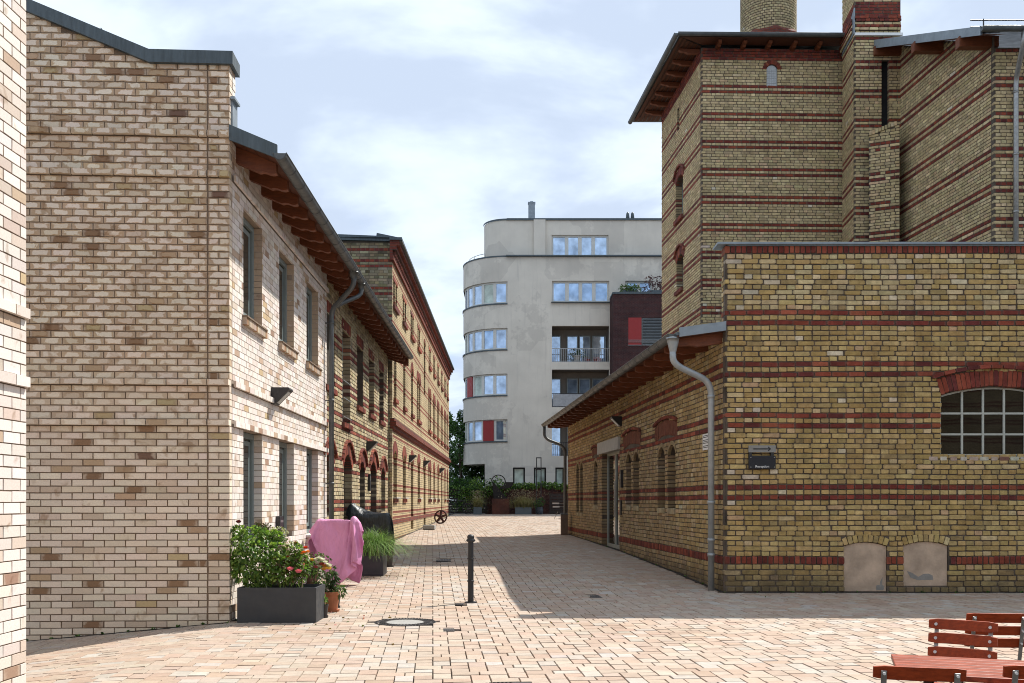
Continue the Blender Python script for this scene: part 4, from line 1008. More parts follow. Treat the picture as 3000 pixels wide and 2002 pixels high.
for k, q in enumerate(wr[1:4]):
    a, b, z0, z1 = q['a'], q['b'], q['z0'], q['z1']; zt = z1 - .42
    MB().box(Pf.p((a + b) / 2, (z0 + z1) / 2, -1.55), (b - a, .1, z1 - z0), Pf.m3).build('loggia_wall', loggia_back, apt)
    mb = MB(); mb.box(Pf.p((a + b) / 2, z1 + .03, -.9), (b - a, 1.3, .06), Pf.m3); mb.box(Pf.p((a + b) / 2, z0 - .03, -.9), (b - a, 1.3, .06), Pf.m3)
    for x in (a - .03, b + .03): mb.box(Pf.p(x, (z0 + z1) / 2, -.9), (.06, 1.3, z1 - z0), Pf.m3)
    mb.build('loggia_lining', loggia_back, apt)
    for x0, x1 in ((.0, .175), (.28, .475), (.50, .70), (.735, .98)): window(apt, Pf, a + (b - a) * x0, a + (b - a) * x1, z0, zt, 1.35, 1, 1, frame_green, gl4, bar=.06, th=.08)
    mb = MB(); n = 30
    for i in range(n + 1): mb.bar(Pf.p(a + (b - a) * i / n, z0, -.08), Pf.p(a + (b - a) * i / n, z0 + .9, -.08), .025, .025)
    for z in (z0 + .9, z0 + .06): mb.bar(Pf.p(a, z, -.08), Pf.p(b, z, -.08), .04, .04)
    mb.build('balcony_rail', steel if k == 0 else black_metal, apt)
    if k == 1: MB().box(Pf.p(a + (b - a) * .5, z0 + .45, -.04), (b - a - .1, .02, .8), Pf.m3).build('rail_screen', plain('screen_cloth', (.33, .34, .35), .8, .2, 6), apt)
# the rounded corner
cc = Vector((-.30, 65.07, 0)); r0 = 3.07; nA = 14
def arcp(r, z, k0=0, k1=nA): return [cc + Vector((-r * math.sin(math.pi / 2 * k / nA), -r * math.cos(math.pi / 2 * k / nA), z)) for k in range(k0, k1 + 1)]
def arc_band(z0, z1, r, mat, name, back=.3):
    mb = MB(); A, B, C_, E = arcp(r, z0), arcp(r, z1), arcp(r - back, z1), arcp(r - back, z0); n = nA + 1
    V_ = A + B + C_ + E; fs = []
    for q in range(4):
        for i in range(nA): fs.append((q * n + i, q * n + i + 1, ((q + 1) % 4) * n + i + 1, ((q + 1) % 4) * n + i))
    end = [cc + Vector((-r, 9, z0)), cc + Vector((-r, 9, z1))]; e = len(V_); V_ += end; fs.append((n - 1, e, e + 1, 2 * n - 1))
    return mb.add(V_, fs).build(name, mat, apt, smooth=False)
zb = [(1294, 1229), (1159, 1095), (1025, 961), (890, 825)]; zb = [(pz(a), pz(b)) for a, b in zb]; edges = [pz(1359)] + [k for p in zb for k in p] + [17.53]
for i in range(0, 10, 2): arc_band(edges[i], edges[i + 1], r0, grey, 'corner_wall')
for lvl, (z0, z1) in enumerate(zb):
    arc_band(z0 - .05, z0 + .03, r0 + .06, zinc_dark, 'sill', .4)
    ks = [0, 2.6, 5.3, 8, 10.5, 12.5, 14]
    for j in range(6):
        k0, k1 = ks[j], ks[j + 1]; P = [cc + Vector((-(r0 - .12) * math.sin(math.pi / 2 * k / nA), -(r0 - .12) * math.cos(math.pi / 2 * k / nA), 0)) for k in (k0, k1)]
        f = Frame(P[1][:2], P[0][:2])
        if (lvl, j) in ((1, 3), (0, 1)): MB().box(f.p(f.len / 2, (z0 + z1) / 2, .04), (f.len - .12, .05, z1 - z0 - .1), f.m3).build('shutter', paint_red, apt)
        window(apt, f, .0, f.len, z0 + .03, z1, 0, 1, 1, frame_white, random.choice([glass_blue, glass_blue, curtain_glass]), bar=.11, th=.1)
fl = MB(); P0 = arcp(r0, pz(1359)); fl.add([cc + Vector((3, 0, pz(1359))), cc + Vector((3, -r0 + .3, pz(1359)))] + P0 + [cc + Vector((-r0, 6, pz(1359)))], [tuple(range(len(P0) + 3))]).build('corner_soffit', grey, apt, fix=False)
MB().box((-1.75, 65, 2.1), (.1, 5.5, 3.5)).build('return_wall', grey, apt)
core(apt, [(-.2, 63.8), (14.9, 63.8), (14.9, 76), (-3, 76), (-3, 66)], 3.9, 17.4); core(apt, [(-1.6, 62.5), (14.9, 62.5), (14.9, 76), (-1.6, 76)], .3, 3.9)
mb = MB(); mb.box((7.3, 62.05, 17.57), (15.4, .5, .09)); mb.build('parapet_cap', zinc_dark, apt); arc_band(17.53, 17.62, r0 + .03, zinc_dark, 'parapet_cap', .4)
Qf = Frame((-.30, 62.5), (15, 62.5)); pw = rect(px(1617), px(1785), 17.70, 19.12)
slab(apt, Qf, [(0, 17.5), (15, 17.5), (15, 20.1), (0, 20.1)], [pw], grey, rec=0, reveal=.2, grow=0, name='penthouse_wall')
window(apt, Qf, pw['a'], pw['b'], pw['z0'], pw['z1'], .15, 4, 1, frame_white, gl4, bar=.12, mull=.24, th=.1)
cc2 = Vector((-.30, 64.1, 0)); mb = MB(); n = 10; V_ = []
for z in (17.5, 20.1): V_ += [cc2 + Vector((-1.6 * math.sin(math.pi / 2 * k / n), -1.6 * math.cos(math.pi / 2 * k / n), z)) for k in range(n + 1)] + [cc2 + Vector((-1.6, 9, z))]
mb.add(V_, [(i, i + 1, i + n + 3, i + n + 2) for i in range(n + 1)]).build('penthouse_corner', grey, apt)
V_ = [cc2 + Vector((-1.66 * math.sin(math.pi / 2 * k / n), -1.66 * math.cos(math.pi / 2 * k / n), z)) for z in (20.08, 20.2) for k in range(n + 1)] + []
MB().add(V_, [(i, i + 1, i + n + 2, i + n + 1) for i in range(n)]).build('parapet_cap', zinc_dark, apt)
MB().box((7.3, 62.5, 20.15), (15.3, .2, .12)).build('parapet_cap', zinc_dark, apt); core(apt, [(-.25, 62.8), (14.9, 62.8), (14.9, 74), (-1.8, 74), (-1.8, 64.2)], 17.4, 20.05, 'penthouse_core')
MB().box(((1541 - CX) / FPX * 62.4 + .9, 62.4, 18.85), (.78, .16, 2.5)).build('pilaster', grey, apt)
mb = MB(); x = (1557.5 - CX) / FPX * 63; mb.box((x, 63, 20.75), (.44, .44, 1.2)); mb.box((x, 63, 21.38), (.5, .5, .06)); mb.box((x, 63, 21.45), (.2, .2, .1)); mb.build('flue', zinc_pale, apt)
mb = MB(); mb.box((px(1807, 64) - .3, 64, 20.4), (.75, .6, .3)); mb.box((px(1807, 64) - .3, 64, 20.58), (.6, .5, .06)); mb.build('roof_hatch', zinc, apt)
for u in (1839, 1853): MB().lathe([(.10, 0), (.10, .5), (.13, .55), (.10, .85), (.04, .95), (0, .96)], ((u - CX) / FPX * 64, 64, 20.15), 10).build('vent_pipe', zinc_dark, apt, smooth=True)
mb = MB(); P = [cc + Vector((-2.7 * math.sin(math.pi / 2 * k / 8), -2.7 * math.cos(math.pi / 2 * k / 8), 17.95)) for k in range(3, 9)]; mb.tube(P, .02, 6)
for p in P[::2]: mb.tube([p, p - Vector((0, 0, .4))], .015, 6)
mb.build('terrace_rail', steel, apt)
# dark red brick wing in front of it
wing = thing('brick_wing', 'dark red brick wing with red shutter and lowered blind beside the grey apartment house', 'building', (10, 60, .6))
Wf = Frame((6.51, 60.3), (15, 60.3)); Wl = Frame((6.46, 61.97), (6.51, 60.3)); dk = far_brick('far_dark_red', (.07, .028, .026), (.05, .023, .024), (.05, .02, .02), (.07, .05, .05), 0)
def wx(u): return (u - CX) / FPX * 60.3 - 6.51
ww = rect(wx(1841), wx(1841) + 2.9, pz(1012, 60.3), pz(931, 60.3))
for f, hl in ((Wf, [ww]), (Wl, [])): slab(wing, f, [(0, .3), (f.len, .3), (f.len, 14.7), (0, 14.7)], hl, dk, rec=0, grow=0, reveal=.12, name='wall', wall_attr=True)
core(wing, [(6.7, 61.9), (6.75, 60.55), (14.9, 60.55), (14.9, 61.9)], .3, 14.6); MB().box((10.7, 61.1, 14.76), (8.5, 1.75, .12)).build('parapet_cap', zinc_dark, wing)
MB().box(Wf.p(ww['a'] + .42, (ww['z0'] + ww['z1']) / 2, -.02), (.84, .05, ww['z1'] - ww['z0']), Wf.m3).build('shutter', paint_red, wing)
window(wing, Wf, ww['a'] + .86, ww['b'], ww['z0'], ww['z1'], .1, 1, 1, frame_green, glass_dark, bar=.06)
for i in range(18): z = ww['z0'] + .06 + i * .098; MB().box(Wf.p((ww['a'] + .9 + ww['b']) / 2, z, -.04), (ww['b'] - ww['a'] - .95, .07, .012), Wf.m3).build('slat', zinc_pale, wing)
mb = MB()
for z in (.1, .3, .42): mb.bar(Wf.p(ww['a'] - .03, ww['z0'] + z - .1, .06), Wf.p(ww['b'], ww['z0'] + z - .1, .06), .03, .03)
mb.build('guard_rail', steel, wing)

# ============================================================ behind the camera: the wall that the panes mirror
opp = thing('brick_warehouse', 'yellow brick warehouse across the yard behind the viewer', 'building', (3, -13, 0))
Of = Frame((48, -13), (-12, -13)); oh = [arch(2.5 + 3.4 * i, 4.6 + 3.4 * i, .1, 2.9, .35, 0., 8) for i in range(16)]
slab(opp, Of, [(0, 0), (Of.len, 0), (Of.len, 8), (0, 8)], oh, far_y, rec=0, reveal=.3, grow=0, name='wall', wall_attr=True)
core(opp, [(47.9, -13.4), (47.9, -20), (-11.9, -20), (-11.9, -13.4)], 0, 7.9)

# ============================================================ lamps, signs
def wall_lamp(fr, s, z, label, w=.26, group='wedge wall lamps'):
    t = thing('wall_lamp', label, 'lamp', fr.p(s, z), group); m = Matrix((fr.n, fr.up, -fr.e)).transposed().to_4x4(); m.translation = fr.p(s - w / 2, z)
    MB().prism([(.0, .21), (.24, .21), (.25, .185), (.045, -.02), (.0, -.02)], m, w).build('housing', black_metal, t)
    m2 = m.copy(); m2.translation = fr.p(s - w * .28, z)
    d = Vector((.205, .205)).normalized(); nx = Vector((.707, -.707)); P0 = Vector((.07, .0)); P1 = Vector((.225, .155))
    MB().prism([tuple(P0 + nx * .004), tuple(P1 + nx * .004), tuple(P1 - nx * .022), tuple(P0 - nx * .022)], m2, w * .56).build('diffuser', plain('diffuser', (.5, .52, .5), .4, .05) if 'diffuser' not in MATS else MATS['diffuser'], t)
wall_lamp(Ff, Ff.s_of(793) + .15, 2.77, 'black wedge wall lamp on the pale brick house below the first upper window')
wall_lamp(Yf, Yf.s_of(1074) + .1, 2.62, 'black wedge wall lamp on the workshop wall over the dark arched door')
for u, v, l in ((1199, 1353, 'first black wedge wall lamp on the factory, over its nearest door'), (1241, 1366, 'second black wedge wall lamp along the factory, over its middle door'), (1288, 1385, 'smallest black wedge wall lamp at the far end of the factory')):
    wall_lamp(Af, Af.s_of(u), Af.z_of(u, v) , l, .3)
wall_lamp(Hf, Hf.s_of(1822) - .12, Hf.z_of(1822, 1250) + .03, 'black wedge wall lamp under the eaves of the low hall above its door')
sg = thing('direction_sign', 'grey arrow plate above a black plate reading Reception, on the hall front', 'sign', Kf.p(Kf.s_of(2230), 2.05))
sx0, sx1 = Kf.s_of(2190.5), Kf.s_of(2270)
mb = MB(); mb.box(Kf.p((sx0 + sx1) / 2, 2.2, .045), (sx1 - sx0, .015, .105), Kf.m3); ar = mb.build('arrow_plate', plain('alu', (.27, .27, .26), .4, .1, 8, .5, .03), sg, bevel=.002)
zc = 2.2; AR = [(-.135, -.009), (.10, -.009), (.085, -.024), (.097, -.036), (.135, 0), (.097, .036), (.085, .024), (.10, .009), (-.135, .009)]
MB().prism(AR, Kf.plane((sx0 + sx1) / 2, zc, .054), .003).build('arrow', black_metal, ar)
mb = MB(); mb.box(Kf.p((sx0 + sx1) / 2, 1.997, .045), (sx1 - sx0, .02, .20), Kf.m3); pl = mb.build('name_plate', plain('plate_black', (.006, .007, .012), .5, .05, 4, 0, .0), sg, bevel=.008)
mb = MB()
for x in (sx0 + .03, sx1 - .03):
    for z in (1.925, 2.07): mb.lathe([(.007, 0), (.007, .012), (0, .012)], (0, 0, 0), 8); 
mb = MB()
for x in (sx0 + .033, sx1 - .025):
    for z in (1.923, 2.07): mb.tube([Kf.p(x, z, .05), Kf.p(x, z, .064)], .008, 8)
mb.build('screw', steel, pl)
MB().box(Kf.p(sx0 + .03, 2.12, .02), (.045, .05, .13), Kf.m3).build('bracket', black_metal, sg); MB().box(Kf.p(sx1 - .05, 2.12, .02), (.045, .05, .13), Kf.m3).build('bracket', black_metal, sg)
def text(body, size, m, mat, parent, name='lettering', ex=.001):
    c = bpy.data.curves.new(name, 'FONT'); c.body = body; c.size = size; c.extrude = ex; c.align_x = 'CENTER'; c.align_y = 'CENTER'; c.materials.append(mat)
    tmp = bpy.data.objects.new('tmp', c); COL.objects.link(tmp); bpy.context.view_layer.update()
    me = bpy.data.meshes.new_from_object(tmp.evaluated_get(bpy.context.evaluated_depsgraph_get())); bpy.data.objects.remove(tmp); bpy.data.curves.remove(c)
    o = link(name, me, parent); o.matrix_basis = m; return o
text('Reception', .052, Kf.plane((sx0 + sx1) / 2, 1.932, .0575), white_metal, pl)
nt_ = thing('notice_sign', 'small white notice with lines of dark print on the hall wall beside the near downpipe', 'sign', Hf.p(Hf.s_of(2065), 2.36))
s0, s1 = Hf.s_of(2062), Hf.s_of(2062) + .34; MB().box(Hf.p((s0 + s1) / 2, 2.37, .015), (s1 - s0, .01, .26), Hf.m3).build('plate', white_metal, nt_)
print_m = plain('print', (.04, .04, .05), .6, .05)
mb = MB(); rr = random.Random(3)
for k, z in enumerate((2.47, 2.445, 2.40, 2.375, 2.35, 2.305, 2.28)):
    x = s0 + .03
    while x < s1 - .05:
        wd = rr.uniform(.015, .04); mb.box(Hf.p(x + wd / 2, z, .021), (wd, .002, .012), Hf.m3); x += wd + .008
mb.build('print', print_m, nt_)
ic = thing('intercom', 'dark intercom box beside the glazed door of the low hall', 'intercom', Hf.p(Hf.s_of(1824), 1.9)); MB().box(Hf.p(Hf.s_of(1824), 1.93, .03), (.15, .06, .42), Hf.m3).build('housing', black_metal, ic, bevel=.008); MB().box(Hf.p(Hf.s_of(1824), 1.98, .062), (.09, .006, .12), Hf.m3).build('panel', steel, ic)
ic = thing('letter_box', 'slim dark letter slot low beside the glazed hall door', 'letter box', Hf.p(Hf.s_of(1821), 1.2)); MB().box(Hf.p(Hf.s_of(1821), 1.25, .02), (.12, .04, .34), Hf.m3).build('housing', black_metal, ic, bevel=.006); MB().box(Hf.p(Hf.s_of(1821), 1.36, .042), (.09, .004, .02), Hf.m3).build('flap', steel, ic)
ic = thing('letter_box', 'black letter box on the pale house pier behind the roses', 'letter box', Ff.p(Ff.s_of(813), 1.0)); MB().box(Ff.p(Ff.s_of(813), 1.03, .03), (.22, .06, .33), Ff.m3).build('housing', black_metal, ic, bevel=.006); MB().box(Ff.p(Ff.s_of(813), 1.12, .062), (.16, .004, .03), Ff.m3).build('flap', steel, ic)
ic = thing('doorbell', 'small black bell plate between the arched workshop doors', 'doorbell', Yf.p(Yf.s_of(1079), 1.8)); MB().box(Yf.p(Yf.s_of(1079), 1.85, .03), (.14, .05, .4), Yf.m3).build('housing', black_metal, ic, bevel=.006); MB().box(Yf.p(Yf.s_of(1079), 1.95, .057), (.09, .004, .1), Yf.m3).build('panel', steel, ic)

# ============================================================ bollard, covers, step
bx = at(1379, 1766, gdepth(1766)); bo = thing('bollard', 'slim black ringed bollard standing alone in the paving', 'bollard', (bx.x, bx.y, 0))
MB().lathe([(.042, 0), (.040, .3), (.040, .56), (.040, .60), (.038, .86)], (bx.x, bx.y, 0), 20).build('post', black_metal, bo, smooth=True)
for z in (.30, .61): MB().lathe([(.04, z - .012), (.05, z - .008), (.05, z + .008), (.04, z + .012)], (bx.x, bx.y, 0), 20).build('ring', black_metal, bo)
MB().lathe([(.04, .84), (.062, .85), (.062, .87), (.045, .885), (.05, .90), (.046, .925), (.03, .942), (0, .948)], (bx.x, bx.y, 0), 20).build('cap', black_metal, bo, smooth=True)
MB().lathe([(.085, 0), (.085, .012), (.042, .014)], (bx.x, bx.y, 0), 20).build('foot_plate', black_metal, bo)
def manhole(x, y, r, label, fill):
    z = ground(x, y); t = thing('manhole_cover', label, 'manhole cover', (x, y, z), 'manhole covers')
    MB().lathe([(r, -.02), (r, .003), (r * .90, .004), (r * .89, -.002), (r * .86, -.002), (r * .85, .004), (r * .62, .005), (r * .6, .0)], (x, y, z), 48).build('frame_ring', iron, t)
    mb = MB()
    for k in range(40):
        q = 2 * math.pi * k / 40; mb.box((x + r * .735 * math.cos(q), y + r * .735 * math.sin(q), z + .005), (r * .17, r * .05, .008), Matrix.Rotation(q, 3, 'Z'))
    for k in range(60):
        q = 2 * math.pi * k / 60; mb.box((x + r * .945 * math.cos(q), y + r * .945 * math.sin(q), z + .004), (r * .07, r * .04, .006), Matrix.Rotation(q, 3, 'Z'))
    mb.build('tread', iron, t); MB().lathe([(r * .6, .001), (r * .59, .003), (0, .004)], (x, y, z), 40).build('concrete_fill', fill, t)
manhole(*MH1[:3], 'round iron manhole cover with pale concrete centre in front of the flower planter', concrete)
x, y, r = MH2[:3]; z = ground(x, y); t = thing('manhole_cover', 'manhole cover with thin toothed rim, cut by the lower edge of the picture', 'manhole cover', (x, y, z), 'manhole covers')
MB().lathe([(r, -.02), (r, .003), (r * .95, .004), (r * .94, 0)], (x, y, z), 56).build('frame_ring', iron, t); MB().lathe([(r * .94, .001), (0, .004)], (x, y, z), 48).build('concrete_fill', concrete, t)
mb = MB()
for k in range(64): q = 2 * math.pi * k / 64; mb.box((x + r * .97 * math.cos(q), y + r * .97 * math.sin(q), z + .005), (r * .05, r * .045, .006), Matrix.Rotation(q, 3, 'Z'))
mb.box((x + .12, y + r * .8, z + .006), (.14, .09, .008)); mb.build('tread', iron, t)
for (x, y, hw, hd), l in zip(DR, ('small slotted drain cover beside the concrete centred manhole', 'small drain cover at the foot of the bollard', 'square drain cover in the shaded alley behind the bollard', 'mossy drain cover in the shade near the hall downpipe')):
    z = ground(x, y); t = thing('drain_cover', l, 'drain cover', (x, y, z), 'drain covers'); MB().box((x, y, z - .012), (hw * 2, hd * 2, .03), Matrix.Rotation(.08, 3, 'Z')).build('plate', iron, t)
    mb = MB()
    for k in range(5): mb.box((x + (k - 2) * hw * .36, y, z + .004), (hw * .16, hd * 1.5, .006), Matrix.Rotation(.08, 3, 'Z'))
    mb.build('rib', plain('iron_worn', (.07, .06, .055), .5, .3, 20, .3) if 'iron_worn' not in MATS else MATS['iron_worn'], t)
s = Af.s_of(1228); p = Af.p(s - .5, 0, .42); z = ground(p.x, p.y); t = thing('door_step', 'low grey stone step before the nearest factory door', 'step', (p.x, p.y, z)); MB().box((p.x, p.y, z + .09), (.42, .6, .15), Af.m3.to_3x3() if 0 else None).build('step_block', concrete, t, bevel=.02); MB().box((p.x, p.y, z + .155), (.39, .56, .02)).build('step_tread', stone_pale, t, bevel=.005)
# iron wheel
wy = 40.5; wc = at(1291, 1515, wy); rw = 20 / FPX * wy; wc.z = ground(wc.x, wy) + rw
t = thing('iron_wheel', 'rusty spoked iron wheel leaning at the foot of the factory wall', 'wheel', (wc.x, wc.y, wc.z - rw))
def torus(c, R_, r_, m, n=40, k=8):
    mb = MB(); vs = [c + m @ Vector(((R_ + r_ * math.cos(b)) * math.cos(a), (R_ + r_ * math.cos(b)) * math.sin(a), r_ * math.sin(b))) for a in (2 * math.pi * i / n for i in range(n)) for b in (2 * math.pi * j / k for j in range(k))]
    return mb.add(vs, [(i * k + j, ((i + 1) % n) * k + j, ((i + 1) % n) * k + (j + 1) % k, i * k + (j + 1) % k) for i in range(n) for j in range(k)])
mw = Matrix.Rotation(R(-18), 3, 'Z') @ Matrix.Rotation(R(80), 3, 'X')
rust = plain('rust_iron', (.06, .022, .018), .8, .4, 12, .1, .3)
torus(wc, rw * .93, .035, mw).build('rim', rust, t, smooth=True); torus(wc, rw * .16, .05, mw, 20).build('hub', rust, t, smooth=True)
for k in range(5): q = 2 * math.pi * k / 5 + .3; d = mw @ Vector((math.cos(q), math.sin(q), 0)); MB().bar(wc + d * rw * .14, wc + d * rw * .93, .09, .05, mw @ Vector((0, 0, 1))).build('spoke', rust, t)
# bin at the far corner of the hall
by = 30.2; bp = at(1653, 1568, by); z = ground(bp.x, by); t = thing('ash_bin', 'brown metal bin with a pale scrawl at the far corner of the low hall', 'bin', (bp.x, by, z))
brown = plain('brown_metal', (.13, .085, .06), .5, .2, 8, .2); MB().box((bp.x, by, z + .33), (.22, .30, .66)).build('body', brown, t, bevel=.01); MB().box((bp.x, by, z + .67), (.25, .33, .03)).build('lid', zinc, t)
mm = Matrix(((0, 0, -1), (-1, 0, 0), (0, 1, 0))).to_4x4(); mm.translation = (bp.x - .112, by, z + .3); text('S', .3, mm, black_metal, t, 'scrawl')
mb = MB(); mb.tube([(bp.x - .12, by + .1, z + .52), (bp.x - .32, by + .2, z + .5), (bp.x - .2, by + .1, z + .74)], .01, 5); mb.build('wire_hook', steel, t)
fg = thing('finger_plates', 'two small white plates clamped to the far downpipe of the hall', 'sign', Hf.p(.25, 1.3, .3))
for z, o_ in ((1.33, .30), (1.22, .29)): MB().box(Hf.p(.2, z, o_ + .12), (.03, .22, .05), Hf.m3).build('plate', white_metal, fg)
for z in (1.33, 1.22): MB().bar(Hf.p(.2, z, .12), Hf.p(.2, z, .3), .02, .02).build('bracket', steel, fg)

# ============================================================ back of the yard
yb_ = 57.2; zb_ = ground(0, yb_)
gw = thing('garden_wall', 'dark red brick garden wall closing the yard before the grey house', 'wall', (0, yb_, zb_))
x0, x1 = at(1425, 0, yb_).x, at(1700, 0, yb_).x; Wg = Frame((x0, yb_), (x1, yb_)); GB = Bricks('far', old_brick)
for k in range(21):
    zz = zb_ + .078 * (k + .5); s = .05 * (k % 3)
    while s < Wg.len: GB.put(Wg, s + .12, zz, .238, .066, .05, random.gauss(0, .002), jig(pick([(3, (.075, .026, .022)), (2, (.055, .022, .022)), (1, (.10, .035, .028))]), .15)); s += .25
slab(gw, Wg, [(0, zb_ - .1), (Wg.len, zb_ - .1), (Wg.len, zb_ + 1.64), (0, zb_ + 1.64)], [], mortar_old); GB.build(gw, minarea=1e9)
MB().box(((x0 + x1) / 2, yb_ + .1, zb_ + 1.67), (x1 - x0, .3, .06)).build('coping', plain('coping_brick', (.06, .025, .022), .8, .3, 12), gw)
fw = plain('fence_wood', (.035, .025, .02), .8, .35, 6, bump=.2, aniso=(6, 6, 30))
def fence(u0, u1, y, h, label, n):
    a, b = at(u0, 0, y).x, at(u1, 0, y).x; z = ground((a + b) / 2, y); t = thing('slat_fence', label, 'fence', ((a + b) / 2, y, z))
    for x in (a, (a + b) / 2, b): MB().box((x, y, z + h / 2), (.09, .09, h + .06)).build('post', fw, t)
    for k in range(n): MB().box(((a + b) / 2, y - .06, z + (k + .6) * h / n), (b - a, .025, h / n - .05)).build('slat', fw, t)
fence(1306, 1424, 57.0, 1.5, 'dark wooden slat fence behind the bicycle left of the ivy', 9); fence(1612, 1664, 56.8, 1.2, 'dark slatted wooden screen beside the hall corner', 7)
def leaves(n, pos, size, cols, elong=1.7, droop=.3, up=.5):
    """n leaves: pos() gives a point and a growth direction"""
    V = np.zeros((n * 6, 3), np.float32); T = np.zeros((n * 6, 4), np.float32); F = np.zeros((n * 2, 4), np.int32); T[:, 3] = 1
    for i in range(n):
        p, d = pos(); d = (Vector(d) + Vector(rng.normal(0, .45, 3)) + Vector((0, 0, up * rng.normal(.2, .5)))).normalized(); s = size * rng.uniform(.6, 1.3)
        x = d.cross(Vector(rng.normal(0, 1, 3))).normalized(); nrm = x.cross(d); w_ = s / elong / 2
        P = [p, p + d * s * .45 + x * w_ + nrm * w_ * .5, p + d * s - Vector((0, 0, s * droop)), p + d * s * .45 - x * w_ + nrm * w_ * .5, p + d * s * .5, p + d * s * .02]
        V[i * 6:i * 6 + 6] = [tuple(q) for q in P]; c = cols[rng.integers(len(cols))]; k = rng.uniform(.7, 1.35)
        T[i * 6:i * 6 + 6, :3] = np.array(c) * k; F[i * 2] = (i * 6, i * 6 + 1, i * 6 + 2, i * 6 + 4); F[i * 2 + 1] = (i * 6, i * 6 + 4, i * 6 + 2, i * 6 + 3)
    return V, F, T
def leafmesh(name, VFT, mat, parent, kind=None):
    V, F, T = VFT; me = bpy.data.meshes.new(name); me.vertices.add(len(V)); me.vertices.foreach_set('co', V.ravel()); me.loops.add(F.size); me.loops.foreach_set('vertex_index', F.ravel())
    me.polygons.add(len(F)); me.polygons.foreach_set('loop_start', np.arange(0, F.size, 4, dtype=np.int32)); me.update(calc_edges=True); me.validate()
    me.attributes.new('tint', 'FLOAT_COLOR', 'POINT').data.foreach_set('color', T.ravel()); me.materials.append(mat); me.shade_flat(); o = link(name, me, parent); o.color = (0, 0, 0, 1)
    if kind: o['kind'] = kind
    return o
def clumps(cs, rad, fill=.75):
    def f():
        i = rng.integers(len(cs)); d = Vector(rng.normal(0, 1, 3)).normalized(); r = rad[i] if hasattr(rad, '__len__') else rad
        return Vector(cs[i]) + d * r * (rng.random() ** (1 / 3)) ** (1 - fill + .3), d
    return f
GREEN = [(.05, .11, .02), (.07, .15, .026), (.035, .08, .018), (.10, .18, .035)]; DARK = [(.035, .085, .02), (.05, .115, .024), (.075, .15, .03), (.02, .05, .015)]; LIME = [(.15, .26, .04), (.22, .32, .06), (.11, .20, .03)]
iv = thing('ivy', 'bright green climber sprawling over the top of garden wall and fence', 'climber', (-2, 57, zb_ + 1.5))
ic_ = [(x, 57 + random.gauss(0, .12), zb_ + 1.62 + .22 * math.sin(x * 5) + random.gauss(0, .12)) for x in np.linspace(at(1385, 0, 57).x, at(1480, 0, 57).x, 20)] + [(x, 56.9, zb_ + random.uniform(1.0, 1.6)) for x in np.linspace(at(1325, 0, 57).x, at(1400, 0, 57).x, 16)] + [(x, 57.1, zb_ + 1.72 + random.gauss(0, .06)) for x in np.linspace(at(1490, 0, 57).x, at(1660, 0, 57).x, 26)] + [(x, 56.9, zb_ + random.uniform(.4, 1.3)) for x in np.linspace(at(1330, 0, 57).x, at(1385, 0, 57).x, 8)]
leafmesh('foliage', leaves(3000, clumps(ic_, [.26] * 36 + [.13] * 26 + [.2] * 8), .13, GREEN + LIME, 1.4), leaf, iv, 'stuff')
mb = MB()
for k in range(7): x = at(1330 + 20 * k, 0, 57).x; mb.tube([(x, 57.05, zb_), (x + .1, 57.05, zb_ + .8), (x - .05, 57.05, zb_ + 1.6)], .012, 5)
mb.build('stem', bark, iv)
def tree(x, y, h, cw_, label, n, cols, nm='broadleaf_tree', low=.12):
    z = ground(x, y) ; t = thing(nm, label, 'tree', (x, y, z), 'trees behind the factory')
    mb = MB(); mb.tube([(x, y, z - .1), (x + .05, y, z + h * .3), (x - .1, y + .1, z + h * .6), (x, y, z + h * .85)], [.16, .12, .08, .03], 9); tips = []
    for k in range(9):
        q = 2.4 * k; z1 = z + h * (.22 + .065 * k); l = cw_ * (1 - .06 * k); e = Vector((x + math.cos(q) * l * .7, y + math.sin(q) * l * .7, z1 + h * .12)); mb.tube([(x, y, z1), (x + math.cos(q) * l * .35, y + math.sin(q) * l * .35, z1 + h * .03), e], [.06, .04, .015], 6); tips.append(e)
    mb.build('trunk', bark, t)
    cs = []; rs = []
    for k in range(34):
        zz = rng.uniform(low, .97); r = cw_ * (1.05 - .75 * abs(zz - .42) ** 1.2); q = rng.uniform(0, 6.28); rr = r * math.sqrt(rng.random()); cs.append((x + rr * math.cos(q), y + rr * math.sin(q), z + h * zz)); rs.append(rng.uniform(.35, .75) * cw_ * .42)
    leafmesh('crown', leaves(n, clumps(cs, rs), .17, cols, 1.6, .3, .2), leaf, t)
tree(-3.6, 66, 6.6, 2.0, 'dark green tree beside the rounded corner of grey house', 9000, DARK + GREEN[:1]); tree(-5.2, 72, 7.7, 2.2, 'taller tree with paler tips close behind the end of the factory', 9000, DARK + GREEN); tree(-2.6, 69, 4.6, 1.9, 'low deep green tree under the overhang of the grey house', 7000, DARK)
hd = tag(leafmesh('shrubbery', leaves(5000, clumps([(x, 61.8 + random.gauss(0, .3), zb_ + random.uniform(.2, 1.9)) for x in np.linspace(-5.2, -1.5, 26)], .5), .16, DARK, 1.5), leaf, None), kind='stuff')

